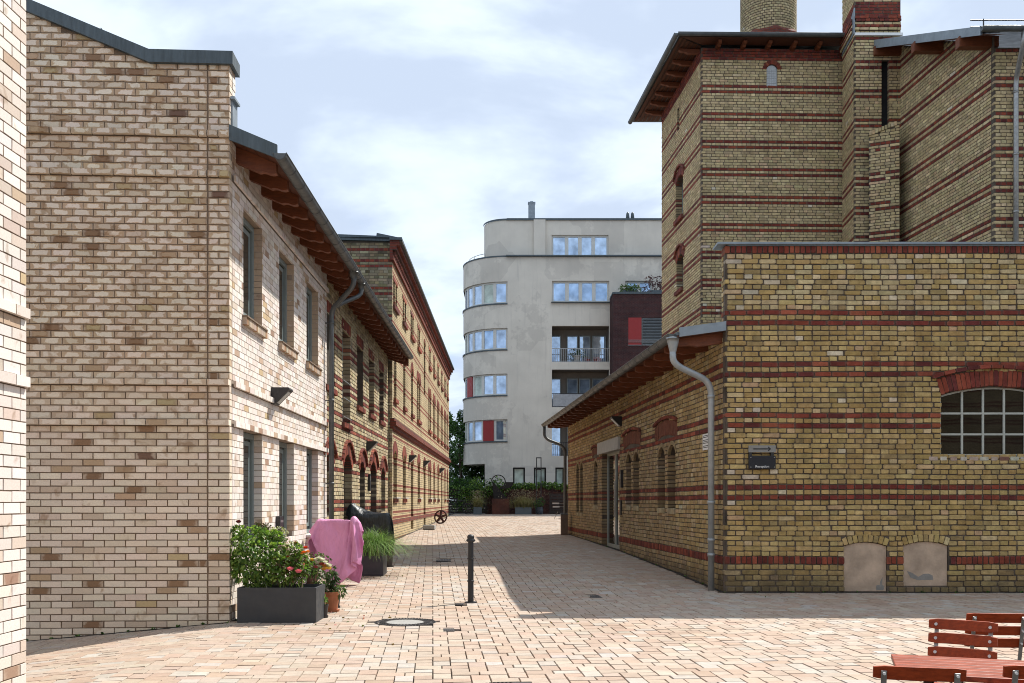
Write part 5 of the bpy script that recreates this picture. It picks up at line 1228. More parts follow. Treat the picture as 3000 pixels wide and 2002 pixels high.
def box_planter(name, label, c, rz, lx, ly, h, mat, th=.02, group=None):
    t = local_thing(name, label, 'planter', c, group, rz); mb = MB()
    mb.box((0, -ly / 2 + th / 2, h / 2), (lx, th, h)); mb.box((0, ly / 2 - th / 2, h / 2), (lx, th, h)); mb.box((-lx / 2 + th / 2, 0, h / 2), (th, ly - 2 * th, h)); mb.box((lx / 2 - th / 2, 0, h / 2), (th, ly - 2 * th, h))
    mb.build('box', mat, t, fix=True); MB().box((0, 0, h * .45), (lx - 2 * th - .002, ly - 2 * th - .002, h * .86)).build('soil', soil, t); return t
def grasses(n, c, spread, h, cols, w=.006, arc=.6, seed=1, seg=5):
    """arching blades from a tuft"""
    r = np.random.default_rng(seed); V = []; F = []; T = []
    for i in range(n):
        b = Vector((c[0] + r.normal(0, spread[0]), c[1] + r.normal(0, spread[1]), c[2])); q = r.uniform(0, 2 * math.pi); d = Vector((math.cos(q), math.sin(q), 0)); l = h * r.uniform(.6, 1.15); a = arc * r.uniform(.3, 1.3); s = Vector((-d.y, d.x, 0)) * w * r.uniform(.6, 1.2)
        col = np.array(cols[r.integers(len(cols))]) * r.uniform(.7, 1.3); base = len(V)
        for k in range(seg + 1):
            t = k / seg; th = a * 1.7 * t; p = b + d * (l * a * t * t * .8) + Vector((0, 0, l * (t - a * .55 * t * t * t))); ww_ = s * (1 - t * .9); V += [tuple(p - ww_), tuple(p + ww_)]; T += [(*(col * (.55 + .6 * t)), 1)] * 2
            if k: F.append((base + 2 * k - 2, base + 2 * k - 1, base + 2 * k + 1, base + 2 * k))
    return np.array(V, np.float32), np.array(F, np.int32), np.array(T, np.float32)
STRAW = [(.26, .24, .08), (.34, .29, .12), (.20, .21, .06), (.42, .34, .19)]
def back_grass(u, y, lx, h, gh, label, glabel, n, sp):
    x = at(u, 0, y).x; z = ground(x, y); p = box_planter('planter', label, (x, y, z), .0, lx, .5, h, planter_grey, group='grey planters along the garden wall')
    g = local_thing('ornamental_grass', glabel, 'ornamental grass', (x, y, z + h), 'feather grasses along the garden wall'); leafmesh('blades', grasses(n, (0, 0, -.06), sp, gh, STRAW, .009, 1.15, int(u)), blade, g)
    leafmesh('seed_heads', leaves(n // 2, lambda: (Vector((rng.normal(0, sp[0] * 2.2), rng.normal(0, .2), gh * rng.uniform(.45, .98))), (0, 0, 1)), .12, [(.34, .28, .18), (.26, .2, .12), (.4, .33, .22)], 5), blade, g)
back_grass(1399.5, 55.6, .48, .45, .95, 'small cubic grey planter left of the rust red sculpture', 'straw coloured grass tuft in the small cubic planter', 420, (.12, .1)); back_grass(1533, 56.0, .97, .42, 1.05, 'wide low grey planter right of the rust red sculpture', 'wide straw coloured grass in the low planter right of the sculpture', 800, (.3, .12))
# sculpture
sy = 56.2; sc_ = at(1467, 0, sy); z = ground(sc_.x, sy); t = thing('steel_sculpture', 'black steel sculpture of wedge, ring and quarter disc on a rusty plinth', 'sculpture', (sc_.x, sy, z))
zt_ = EYE + (HY - 1461.6) / FPX * sy; MB().box((sc_.x, sy, (z + zt_) / 2), (1.04, .8, zt_ - z)).build('plinth', corten, t, bevel=.01)
kx = sy / FPX * .1786; fm = Matrix(((1, 0, 0), (0, 0, -1), (0, 1, 0))).to_4x4(); fm.translation = (0, sy - .1, 0)
q_ = lambda X, Y: (at(1300 + .1786 * X, 0, sy).x, EYE + (HY - 1300 - .1786 * Y) / FPX * sy)
MB().prism([q_(795, 610), q_(820, 905), q_(1045, 905)], fm, .25).build('wedge', corten_black, t)
cx0, cy0 = q_(897, 632); ro = 122 * kx; RG = [(cx0 + ro * math.cos(a), cy0 + ro * math.sin(a)) for a in np.linspace(R(175), R(-75), 26)] + [(cx0 + .02 + (ro - .02 - .10 * k) * math.cos(a), cy0 + (ro - .02 - .10 * k) * math.sin(a)) for k, a in zip(np.linspace(1, 0, 26), np.linspace(R(-75), R(175), 26))]
MB().prism(RG, fm, .12).build('ring', corten_black, t)
QD = [q_(1020, 632), q_(1145, 632), q_(1135, 680), q_(1105, 715), q_(1050, 735), q_(960, 742), q_(1000, 705), q_(1018, 665)]; MB().prism(QD, fm, .2).build('quarter_disc', corten_black, t)
ly_ = 56.0; xl = at(1578.5, 0, ly_).x; z = ground(xl, ly_); t = thing('lamp_post', 'slender twin-bar dark lamp frame standing before the garden wall', 'lamp', (xl, ly_, z)); hx = 6.6 / FPX * ly_
for sx in (-1, 1): MB().box((xl + sx * hx, ly_, (z + 3.96) / 2), (.055, .055, 3.96 - z)).build('post', black_metal, t)
for zz in (3.98, 3.28): MB().box((xl, ly_, zz), (2 * hx + .055, .055, .06)).build('crossbar', black_metal, t)
ux = at(1580, 0, 55.8).x; z = ground(ux, 55.8); t = thing('plant_tub', 'dark blue glazed tub beside the slender lamp frame', 'planter', (ux, 55.8, z)); MB().lathe([(.17, 0), (.22, .1), (.235, .3), (.21, .40), (.23, .43), (.20, .43), (.19, .36)], (ux, 55.8, z), 20).build('tub', plain('glaze', (.03, .04, .055), .3, .2), t, smooth=True); MB().lathe([(.19, .38), (0, .39)], (ux, 55.8, z), 16).build('soil', soil, t)
leafmesh('foliage', leaves(160, clumps([(ux, 55.8, z + .7), (ux - .15, 55.8, z + .6), (ux + .15, 55.8, z + .8)], .2), .12, DARK), leaf, t)
def bicycle(x, y, rz, label):
    t = local_thing('bicycle', label, 'bicycle', (x, y, ground(x, y)), None, rz); mt = Matrix.Rotation(R(90), 3, 'X')
    for cx in (-.52, .52):
        wh = torus(Vector((cx, 0, .34)), .33, .02, mt, 32, 6).build('wheel', black_metal, t, smooth=True); sp = MB()
        for k in range(12): q = math.pi * k / 6; sp.tube([(cx, 0, .34), (cx + .32 * math.cos(q), 0, .34 + .32 * math.sin(q))], .003, 4)
        sp.build('spoke', steel, wh)
    mb = MB(); B, S, Hh, A_ = (-.08, 0, .3), (-.2, 0, .82), (.36, 0, .82), (-.52, 0, .34)
    for a, b in ((B, S), (S, Hh), (B, Hh), (A_, B), (A_, S), (Hh, (.52, 0, .34)), (Hh, (.33, 0, 1.0))): mb.tube([a, b], .016, 6)
    mb.build('frame', black_metal, t); MB().tube([(.3, -.28, 1.0), (.36, -.1, 1.02), (.36, .1, 1.02), (.3, .28, 1.0)], .014, 6).build('handlebar', steel, t); MB().box((-.22, 0, .9), (.26, .14, .06)).build('saddle', black_metal, t, bevel=.02)
bicycle(at(1346, 0, 55.8).x, 55.8, R(12), 'dark bicycle parked in the shadow against the slat fence')
# balcony and terrace plants of the far houses
for u, v0, wd, lab, leafy in ((1690, 1061, .55, 'leafy dark plant in a pale pot on the upper loggia floor', 1), (1723, 1061, .28, 'first small red pot right of the leafy plant on the loggia', 0), (1744, 1061, .28, 'second small red pot nearest the brick wing on the loggia', 0)):
    yq = 62.45; c = at(u, v0, yq); c.z = wr[1]['z0']; t = thing('potted_plant', lab, 'potted plant', c, 'pots on the loggia'); MB().lathe([(wd * .3, 0), (wd * .42, wd * .75), (wd * .46, wd * .75), (wd * .46, wd * .9), (wd * .38, wd * .9)], c, 14).build('pot', paint_red if not leafy else stone_pale, t)
    leafmesh('foliage', leaves(160 if leafy else 30, clumps([c + Vector((0, 0, wd * 1.3)), c + Vector((wd * .5, 0, wd * 1.1)), c + Vector((-wd * .5, 0, wd * 1.2))] if leafy else [c + Vector((0, 0, wd))], wd * .45 if leafy else .1), .2 if leafy else .1, DARK, 3.2), leaf, t)
for u, lab, cols, n in ((1845, 'pale green terrace shrub on top of the dark red wing', [(.12, .19, .07), (.18, .26, .11), (.09, .15, .05)], 500), (1920, 'purple leaved terrace shrub on the dark red wing near the tower', [(.06, .02, .03), (.11, .05, .06), (.2, .13, .13)], 260)):
    c = Vector(((u - CX) / FPX * 60.9, 60.9, 14.8)); t = thing('terrace_shrub', lab, 'shrub', c); MB().box(c + Vector((0, 0, .1)), (1.0, .4, .28)).build('trough', zinc_dark, t)
    cs = [c + Vector((random.uniform(-.6, .6), random.uniform(-.1, .1), random.uniform(.25, .42 if n == 500 else 1.2))) for _ in range(12)]; leafmesh('foliage', leaves(n, clumps(cs, .24), .15, cols, 1.6), leaf, t)

# ============================================================ flowers and pots by the white house
PX, PY = (-3.18 - 2.265) / 2, 10.86 + .25
pl_ = box_planter('planter', 'long dark grey planter full of roses against the house corner', (PX, PY, -.0), 0., .915, .5, .405, planter_dark, .022)
def rose(c, r, col, parent, n=5):
    mb = MB(); rr = random.Random(int(abs(c[0] * 1e4) + c[2] * 1e3))
    for ring_ in range(n):
        k = 3 + ring_ * 2; rad = r * (.25 + .75 * ring_ / max(1, n - 1))
        for j in range(k):
            q = 2 * math.pi * j / k + ring_ * .7; d = Vector((math.cos(q), math.sin(q), 0)); s = Vector((-d.y, d.x, 0)); a = c + d * rad * .35; h = r * (1.2 - .75 * ring_ / n); w_ = rad * .75 + r * .12
            P = [a - s * w_ * .5 + Vector((0, 0, -r * .3)), a + s * w_ * .5 + Vector((0, 0, -r * .3)), a + d * rad * .5 + s * w_ * .6 + Vector((0, 0, h * .5)), a + d * rad * .65 + Vector((0, 0, h * .65)), a + d * rad * .5 - s * w_ * .6 + Vector((0, 0, h * .5))]
            kk = rr.uniform(.75, 1.25); mb.add(P, [(0, 1, 2, 3, 4)], tuple(x * kk for x in col))
    return mb.build('bloom', petal, parent, fix=False)
def bush(label, base, cs, rs, n, size, cols, blooms=(), stems=(), cat='rose bush', name='rose_bush'):
    t = thing(name, label, cat, base); leafmesh('foliage', leaves(n, clumps(cs, rs, .85), size, cols, 1.5, .25, .3), leaf, t)
    mb = MB()
    for c in list(cs)[::2] + list(stems): mb.tube([Vector(base) + Vector((random.gauss(0, .03), random.gauss(0, .03), -.05)), (Vector(base) + Vector(c)) / 2 + Vector((random.gauss(0, .04), 0, 0)), c], [.008, .006, .003], 5)
    mb.build('stem', plain('stem', (.05, .06, .02), .7, .3, 20) if 'stem' not in MATS else MATS['stem'], t)
    for c, r, col in blooms: rose(Vector(c), r, col, t)
def A3(u, v, y): return tuple(at(u, v, y))
ROSE = [(.08, .16, .026), (.115, .22, .036), (.05, .105, .022), (.19, .30, .06), (.26, .36, .085), (.15, .25, .04)]
B1 = [A3(u, v, y) for u, v, y in ((700, 1560, 11.1), (715, 1585, 11.0), (690, 1600, 11.1), (740, 1575, 11.1), (765, 1570, 11.15), (785, 1585, 11.2), (700, 1640, 11.05), (725, 1625, 11.0), (755, 1615, 11.0), (785, 1620, 11.05), (690, 1660, 11.1), (715, 1675, 11.05), (745, 1665, 11.0), (775, 1660, 11.0), (800, 1645, 11.05), (735, 1700, 11.05), (765, 1695, 11.05), (795, 1685, 11.05), (815, 1610, 11.2), (808, 1575, 11.25))]
bush('large dark red rose bush, the left one in the long planter', (-2.98, PY, .38), B1, [.075, .12, .09, .12, .08, .1, .07, .12, .11, .12, .08, .12, .12, .12, .1, .07, .08, .08, .09, .07], 2500, .053, ROSE, [(A3(698.8, 1529.7, 11.1), .035, (.13, .006, .012))], [A3(698.8, 1532, 11.1)])
B2 = [A3(u, v, y) for u, v, y in ((800, 1655, 11.0), (830, 1650, 11.0), (855, 1640, 11.05), (845, 1680, 10.98), (870, 1690, 11.0), (825, 1690, 11.0), (885, 1665, 11.05), (862, 1615, 11.1), (880, 1640, 11.1))]
bush('bushy rose with pink and orange blooms, right half of the long planter', (-2.62, PY - .03, .38), B2, [.085] * 9, 1250, .052, ROSE + [(.09, .07, .025), (.12, .08, .03)],
     [(A3(850, 1668, 10.9), .042, (.76, .20, .28)), (A3(874.5, 1675, 10.9), .042, (.76, .19, .27)), (A3(844, 1632, 11.0), .022, (.60, .11, .03)), (A3(895, 1605, 11.05), .030, (.68, .07, .02)), (A3(890, 1619, 11.0), .030, (.75, .16, .02)), (A3(902, 1617, 11.02), .028, (.75, .26, .03)), (A3(868, 1591, 11.1), .024, (.72, .2, .04)), (A3(884, 1622, 11.0), .02, (.75, .3, .03))])
WH = [A3(u, v, y) for u, v, y in ((800, 1570, 11.3), (820, 1565, 11.35), (815, 1590, 11.3), (835, 1600, 11.3))]
bush('wispy pale flowering shrub at the back of the long planter', (-2.8, PY + .12, .38), WH, [.08] * 4, 420, .04, [(.45, .44, .33), (.5, .5, .42), (.12, .14, .05), (.2, .18, .08)], cat='shrub', name='flowering_shrub')
BR_ = [A3(768, 1545, 11.5), A3(755, 1550, 11.5), A3(782, 1552, 11.5)]
bush('dark bronze seed heads rising behind the rose bush', (-2.95, PY + .15, .38), BR_, [.06] * 3, 240, .04, [(.06, .05, .02), (.09, .07, .03), (.05, .06, .02)], cat='shrub', name='flowering_shrub')
tr = thing('wicker_hoop', 'pale bent wicker hoop standing among the roses', 'plant support', A3(826, 1640, 11.1)); MB().tube([A3(812, 1640, 11.1)] + [A3(826 + 14 * math.cos(a), 1612 - 13 * math.sin(a), 11.1) for a in np.linspace(math.pi, 0, 10)] + [A3(840, 1640, 11.1)], .008, 6).build('hoop', plain('cane', (.32, .24, .15), .7, .2), tr); MB().tube([A3(812, 1630, 11.1), A3(840, 1630, 11.1)], .005, 5).build('crossbar', MATS['cane'], tr)
st = thing('plant_stake', 'thin bamboo stake standing upright at the right end of the planter', 'plant support', A3(886, 1718, 10.95)); MB().tube([A3(885, 1722, 10.95), A3(890, 1655, 10.98)], .007, 6).build('cane', MATS['cane'], st); MB().lathe([(.012, 0), (.010, .02), (0, .022)], A3(890, 1655, 10.98), 8).build('tip', terracotta, st)
def pot(u, v, y, w_, h, label, mat, dark=False, n=0, cols=ROSE, pw_=None, ph_=.2, size=.05, blooms=(), cat='potted plant'):
    c = at(u, v, y); c.z = ground(c.x, y); t = thing('potted_plant', label, cat, c); r = w_ / 2
    MB().lathe([(r * .66, .012), (r * .9, h * .84), (r, h * .84), (r, h), (r * .9, h), (r * .86, h * .85)], c, 24).build('pot', mat, t, smooth=False); MB().lathe([(r * .9, 0), (r * .95, .025), (r * .8, .022), (0, .014)], c, 20).build('saucer', mat, t); MB().lathe([(r * .88, h * .9), (0, h * .92)], c, 16).build('soil', soil, t)
    if n:
        cs = [c + Vector((random.gauss(0, r * .6), random.gauss(0, r * .5), h + random.uniform(.02, ph_))) for _ in range(9)]; leafmesh('foliage', leaves(n, clumps(cs, r * .55), size, cols, 2.2), leaf, t); mb = MB()
        for q in cs[:5]: mb.tube([c + Vector((0, 0, h * .9)), q], .004, 5)
        mb.build('stem', MATS['stem'], t)
    for p, r_, col in blooms: rose(Vector(p), r_, col, t, 3)
black_pot = plain('black_pot', (.035, .028, .026), .5, .2, 8)
pot(972, 1789, 12.0, .215, .25, 'terracotta pot with spiky green plant beside the long planter', terracotta, n=420, ph_=.34, size=.06, cols=[(.05, .09, .03), (.08, .12, .05), (.035, .06, .02), (.10, .14, .06)])
pot(951, 1808, 11.35, .095, .16, 'small dark brown pot in front of the terracotta pot', black_pot, n=60, ph_=.08, size=.04)
pot(985, 1778, 12.4, .12, .16, 'black pot half hidden behind the terracotta pot', black_pot, n=40, ph_=.1)
cl = [((A3(u, v, 11.5)), .034, col) for u, v, col in ((925, 1640, (.75, .72, .66)), (935, 1636, (.78, .76, .72)), (945, 1640, (.78, .76, .74)), (953, 1648, (.75, .73, .7)), (930, 1650, (.62, .58, .5)), (942, 1653, (.4, .05, .05)), (950, 1658, (.65, .22, .04)), (957, 1665, (.72, .42, .06)), (964, 1666, (.75, .5, .08)), (949, 1668, (.7, .35, .05)), (961, 1655, (.75, .72, .68)), (926, 1662, (.35, .05, .06)), (935, 1660, (.5, .45, .35)), (915, 1641, (.72, .45, .06)), (966, 1658, (.76, .74, .7)))]
pot(925, 1790, 11.75, .24, .36, 'pansies with white and orange blooms in a pot behind the planter end', black_pot, n=520, ph_=.36, size=.045, cols=ROSE[:3] + [(.08, .07, .03)], blooms=cl)
pot(912, 1640, 15.4, .26, .36, 'brown pot tucked between the house wall and the pink cover', plain('pot_brown', (.12, .06, .04), .7, .2), n=0)
# covers
def cloth_mat(name, col, rough, spec=.3):
    m, g, b = new_mat(name); pos = g.node('ShaderNodeNewGeometry').outputs['Position']; g.l(g.mix(1., col, g.ramp(g.noise(pos, 3, 4), .3, .7, .9, 1.08, False), 'MULTIPLY'), b.inputs['Base Color']); b.inputs['Roughness'].default_value = rough; b.inputs['Specular IOR Level'].default_value = spec
    mp = g.node('ShaderNodeMapping'); g.l(pos, mp.inputs[0]); mp.inputs['Scale'].default_value = (1.6, 1, .6); mp.inputs['Rotation'].default_value = (0, .6, 0)
    g.l(g.bump(g.noise(mp.outputs[0], 6, 5, .55, 1.5), .55, .07), b.inputs['Normal']); return m
def draped(name, label, cat, loc, data, mat, scale, rz):
    """a cloth mesh that was let fall over the machine once; its points are kept in millimetres"""
    nx, ny, mm_ = data; co = np.array(mm_, float).reshape(-1, 3) / 1000. * np.array(scale)
    t = local_thing(name, label, cat, loc, None, rz); mb = MB(); mb.add(co.tolist(), [(b * nx + a, b * nx + a + 1, (b + 1) * nx + a + 1, (b + 1) * nx + a) for b in range(ny - 1) for a in range(nx - 1)])
    o = mb.build('sheet', mat, t, smooth=True); m = o.modifiers.new('sub', 'SUBSURF'); m.levels = m.render_levels = 2; m = o.modifiers.new('hem', 'SOLIDIFY'); m.thickness = .004
    return t
pink = cloth_mat('pink_sheet', (.64, .27, .47), .5, .4); blackc = cloth_mat('black_sheet', (.022, .028, .030), .35, .6)
PINK_SHEET = (27, 36, [
-36,-236,20,16,-216,19,67,-194,20,108,-217,48,152,-229,81,196,-238,114,239,-244,148,282,-256,182,304,-219,208,330,-178,235,372,-162,267,413,-174,301,393,-210,326,344,-226,347,324,-242,359,328,-290,382,360,-330,404,402,-360,424,454,-374,439,492,-338,443,446,-310,434,394,-290,424,344,-268,416,364,-228,400,416,-216,382,442,-174,362,456,-124,344,
-57,-180,20,-6,-168,40,31,-201,64,72,-222,95,115,-238,126,159,-250,160,202,-246,194,246,-252,228,284,-240,260,302,-194,286,337,-164,315,382,-154,346,404,-184,378,362,-212,401,338,-219,412,325,-265,436,354,-305,457,397,-333,477,442,-360,496,482,-334,501,440,-300,492,388,-283,483,346,-250,473,382,-218,456,430,-202,438,434,-152,417,466,-112,401,
-83,-150,62,-42,-178,86,7,-180,110,50,-196,140,89,-218,173,126,-241,207,166,-260,240,209,-252,276,253,-252,308,285,-218,337,306,-174,364,349,-160,396,393,-152,427,382,-195,454,359,-207,466,326,-239,490,342,-286,512,388,-310,530,432,-340,549,472,-330,560,429,-299,550,380,-274,541,353,-232,530,400,-215,512,434,-180,492,432,-130,472,472,-96,458,
-113,-150,113,-67,-160,136,-17,-163,162,32,-169,186,82,-176,212,124,-194,242,149,-224,282,174,-254,322,217,-254,356,258,-235,387,288,-198,416,314,-158,444,359,-144,474,390,-168,506,379,-190,519,336,-216,543,333,-264,566,374,-296,586,415,-328,604,460,-325,618,422,-290,608,374,-264,598,366,-218,586,418,-205,568,430,-158,548,435,-109,528,474,-72,512,
-142,-154,164,-94,-161,190,-44,-160,214,6,-161,240,56,-164,264,105,-169,290,154,-178,316,178,-206,354,184,-236,400,226,-244,436,263,-216,466,294,-180,495,326,-145,524,370,-142,555,384,-160,570,358,-200,596,332,-240,620,364,-276,640,402,-310,660,446,-320,676,417,-276,666,368,-252,656,384,-210,642,428,-188,623,418,-138,602,442,-92,584,487,-86,562,
-168,-148,217,-120,-155,242,-70,-157,268,-20,-155,292,30,-159,318,78,-163,343,128,-166,369,177,-170,394,202,-189,431,198,-218,478,232,-228,516,268,-198,545,300,-162,574,338,-138,604,360,-141,620,376,-181,649,342,-217,674,348,-264,696,390,-293,716,432,-313,732,407,-272,724,365,-239,714,404,-210,698,418,-166,677,420,-116,657,464,-94,638,494,-128,604,
-194,-135,270,-146,-146,295,-96,-151,320,-46,-154,345,3,-150,370,52,-151,395,101,-158,421,150,-161,447,200,-160,472,222,-173,510,216,-202,556,238,-210,594,272,-178,624,304,-142,653,326,-138,669,368,-154,701,364,-200,728,339,-242,750,371,-282,770,416,-304,789,397,-268,782,374,-225,771,417,-195,754,406,-145,732,438,-107,712,478,-128,684,506,-162,650,
-219,-122,322,-172,-136,348,-122,-142,373,-73,-148,398,-23,-150,423,26,-140,446,76,-142,472,124,-147,498,173,-148,524,222,-137,548,238,-158,589,226,-187,634,242,-192,674,278,-160,702,292,-142,718,337,-142,750,366,-176,780,350,-220,804,354,-269,826,399,-294,845,388,-262,840,390,-216,827,406,-174,808,412,-126,787,460,-130,762,489,-164,730,532,-162,702,
-243,-108,374,-196,-124,400,-148,-134,426,-99,-142,451,-50,-144,476,0,-137,500,50,-128,524,100,-128,549,148,-137,576,196,-142,600,236,-117,626,248,-144,669,232,-171,714,254,-182,752,276,-173,766,303,-138,798,342,-156,831,360,-200,858,344,-248,880,382,-282,901,382,-250,898,403,-204,882,395,-152,862,437,-138,838,474,-162,810,512,-160,778,512,-124,736,
-268,-95,426,-221,-110,452,-174,-123,478,-125,-132,504,-76,-136,529,-26,-131,553,24,-121,576,74,-117,601,121,-130,627,170,-136,653,219,-140,678,246,-101,707,255,-132,750,248,-158,793,246,-174,816,292,-178,840,310,-148,880,339,-180,909,347,-228,934,368,-262,955,382,-234,954,387,-183,936,415,-142,916,462,-155,889,494,-152,856,480,-124,810,462,-103,762,
-294,-84,479,-246,-96,505,-198,-110,530,-150,-121,556,-102,-130,582,-52,-127,606,-2,-118,630,48,-113,654,97,-114,679,144,-128,705,192,-140,731,237,-130,758,256,-90,789,276,-125,828,283,-144,846,257,-168,882,289,-190,916,314,-169,959,326,-208,986,354,-236,1006,379,-212,1005,400,-168,991,443,-155,967,472,-141,932,450,-126,884,427,-116,834,416,-82,792,
-320,-75,532,-271,-85,558,-223,-97,583,-176,-112,609,-128,-122,634,-78,-122,659,-28,-115,683,22,-110,708,71,-116,732,120,-112,757,170,-121,782,216,-135,809,248,-118,838,270,-84,870,281,-104,887,294,-148,918,261,-168,952,276,-195,996,302,-200,1031,342,-209,1056,392,-194,1060,432,-164,1040,451,-125,1008,422,-126,960,403,-109,912,430,-88,870,457,-88,822,
-346,-68,585,-298,-82,610,-249,-88,636,-201,-100,662,-154,-114,687,-104,-116,712,-54,-110,736,-4,-108,760,45,-114,786,94,-106,809,142,-119,834,190,-122,861,236,-140,888,264,-110,918,266,-90,937,310,-108,958,294,-133,985,304,-166,1025,276,-166,1072,324,-169,1096,376,-152,1099,418,-124,1076,398,-108,1027,408,-83,982,445,-94,945,472,-86,897,468,-70,846,
-372,-65,638,-324,-75,663,-276,-87,688,-226,-91,714,-179,-104,740,-130,-110,765,-80,-106,790,-30,-108,814,20,-102,838,68,-104,862,114,-125,886,162,-140,910,210,-133,939,256,-141,967,264,-118,982,318,-95,1013,340,-118,991,326,-126,1012,282,-110,1072,304,-119,1122,354,-102,1120,382,-79,1084,400,-52,1042,443,-53,1013,452,-40,960,432,-50,912,412,-60,861,
-390,-89,688,-349,-65,716,-302,-80,742,-254,-90,767,-204,-94,792,-156,-104,818,-106,-108,843,-56,-101,867,-7,-92,890,41,-106,915,88,-125,939,135,-144,963,184,-156,988,236,-159,1012,262,-157,1024,308,-133,1048,350,-148,1038,320,-160,1081,303,-106,1083,346,-98,1098,332,-50,1121,370,-23,1099,398,-11,1057,416,-9,1025,407,-8,970,408,-9,921,405,-8,866,
-390,-126,736,-368,-86,767,-326,-68,794,-280,-82,820,-231,-92,846,-182,-98,871,-133,-102,896,-84,-91,919,-34,-90,944,14,-105,968,61,-124,992,108,-142,1016,158,-147,1040,210,-141,1061,236,-134,1069,280,-109,1054,316,-78,1044,385,-112,1028,333,-84,1072,330,-62,1104,354,-28,1078,338,28,1095,363,33,1044,418,46,1030,434,44,976,432,45,920,429,46,866,
-402,-154,784,-367,-122,814,-350,-80,846,-304,-70,872,-257,-86,898,-209,-96,924,-160,-96,948,-110,-83,972,-60,-86,996,-16,-110,1018,32,-122,1044,86,-114,1059,139,-100,1064,192,-86,1062,214,-86,1045,240,-130,1040,281,-126,1018,320,-75,1014,349,-69,1027,292,-42,1070,302,16,1083,316,60,1038,345,61,1011,381,85,1008,420,101,972,441,104,922,448,92,876,
-418,-103,806,-395,-115,855,-358,-113,894,-328,-84,924,-284,-77,951,-236,-92,976,-186,-86,1000,-138,-76,1022,-91,-94,1045,-38,-83,1057,16,-70,1057,68,-58,1067,121,-44,1064,150,-76,1032,161,-102,1032,200,-120,997,236,-96,1020,272,-72,1010,292,-56,980,276,-45,1028,262,4,1036,268,58,1012,320,67,962,346,102,967,382,133,945,415,130,906,452,134,869,
-424,-76,816,-392,-86,861,-378,-100,912,-338,-98,948,-297,-75,978,-250,-88,1003,-200,-84,1027,-153,-80,1047,-100,-68,1056,-46,-55,1051,6,-42,1061,60,-30,1074,100,-38,1044,122,-86,1027,142,-94,1009,184,-100,982,216,-72,1016,250,-62,990,266,-48,992,246,-26,1010,266,-6,1009,279,42,988,288,78,974,322,118,958,363,132,922,404,156,896,428,132,854,
-464,-50,852,-428,-54,894,-388,-48,933,-354,-56,976,-324,-67,1022,-274,-54,1042,-224,-43,1060,-171,-27,1052,-118,-12,1049,-66,-2,1068,-13,11,1074,26,-4,1042,49,-48,1018,83,-77,984,102,-86,966,139,-62,988,180,-27,1001,213,-24,959,224,-12,980,236,24,991,256,39,985,262,38,937,278,81,946,306,93,912,330,128,878,374,151,853,415,177,828,
-498,-15,884,-463,-18,927,-426,-21,969,-387,-20,1008,-346,-18,1046,-296,-4,1064,-244,13,1059,-190,29,1054,-139,36,1074,-86,50,1068,-47,34,1036,-22,-8,1008,8,-41,975,48,-54,946,72,-40,950,106,-14,982,144,13,973,182,26,943,212,44,973,220,69,975,261,95,972,244,87,920,266,60,902,298,74,866,328,88,834,368,114,808,404,146,779,
-454,8,852,-426,18,900,-400,28,948,-375,36,996,-350,41,1045,-316,51,1074,-264,68,1064,-212,78,1075,-160,88,1058,-116,76,1024,-87,40,994,-60,2,964,-30,-28,934,18,-3,946,42,10,942,88,22,945,126,41,928,164,74,934,215,78,927,230,71,917,250,117,916,288,94,894,254,89,856,271,56,822,314,67,790,354,86,759,382,122,729,
-458,54,876,-469,54,916,-444,64,964,-418,70,1014,-387,88,1057,-340,110,1082,-284,120,1068,-232,126,1046,-188,116,1014,-160,78,984,-128,48,954,-108,2,929,-57,24,930,-6,41,922,18,52,918,70,57,900,113,82,898,162,91,878,204,91,869,230,74,860,242,116,858,292,126,846,295,91,816,254,90,778,281,62,742,326,69,710,358,101,679,
-458,64,841,-428,69,888,-400,64,936,-380,88,977,-382,130,1014,-354,151,1040,-303,146,1024,-264,146,1002,-232,110,976,-206,72,950,-163,60,920,-128,52,904,-75,62,889,-25,64,870,2,72,864,52,85,852,98,108,846,140,83,826,188,100,812,220,80,800,239,108,800,278,141,790,322,116,771,294,92,736,258,94,697,291,68,662,336,76,630,
-408,56,810,-383,72,856,-402,96,902,-424,110,951,-402,142,974,-355,169,982,-334,140,976,-297,139,953,-253,134,928,-225,98,900,-194,82,874,-142,83,854,-91,78,836,-40,93,822,-14,96,814,35,106,799,84,130,792,121,96,771,172,105,755,204,86,744,226,107,742,264,145,732,316,142,718,332,101,692,293,100,654,266,95,616,302,71,583,
-408,89,782,-434,89,831,-456,94,877,-444,123,905,-398,152,915,-354,184,924,-346,151,920,-318,118,902,-280,153,880,-244,126,852,-213,92,822,-162,88,800,-110,97,784,-58,108,769,-33,113,760,16,134,750,68,146,736,102,108,716,150,106,700,186,94,688,213,113,684,252,141,674,302,154,662,348,130,644,332,96,610,294,112,574,283,98,537,
-456,64,758,-483,70,807,-480,98,836,-442,136,847,-395,164,856,-352,197,865,-348,157,861,-343,118,848,-302,140,826,-260,156,804,-226,125,774,-182,107,748,-130,114,730,-78,127,716,-53,139,711,-2,158,698,48,154,681,85,126,662,124,98,646,159,107,638,199,114,628,240,136,616,286,162,604,337,149,588,367,114,566,332,103,529,294,119,493,
-498,24,744,-506,66,765,-479,113,778,-439,150,789,-391,176,798,-349,206,806,-360,170,804,-367,123,794,-318,125,772,-286,166,752,-238,159,726,-200,132,697,-148,130,677,-96,140,662,-71,152,656,-22,174,644,24,158,626,64,128,608,106,100,590,136,118,585,184,110,570,227,132,559,270,166,548,322,162,532,370,140,514,372,102,486,334,119,450,
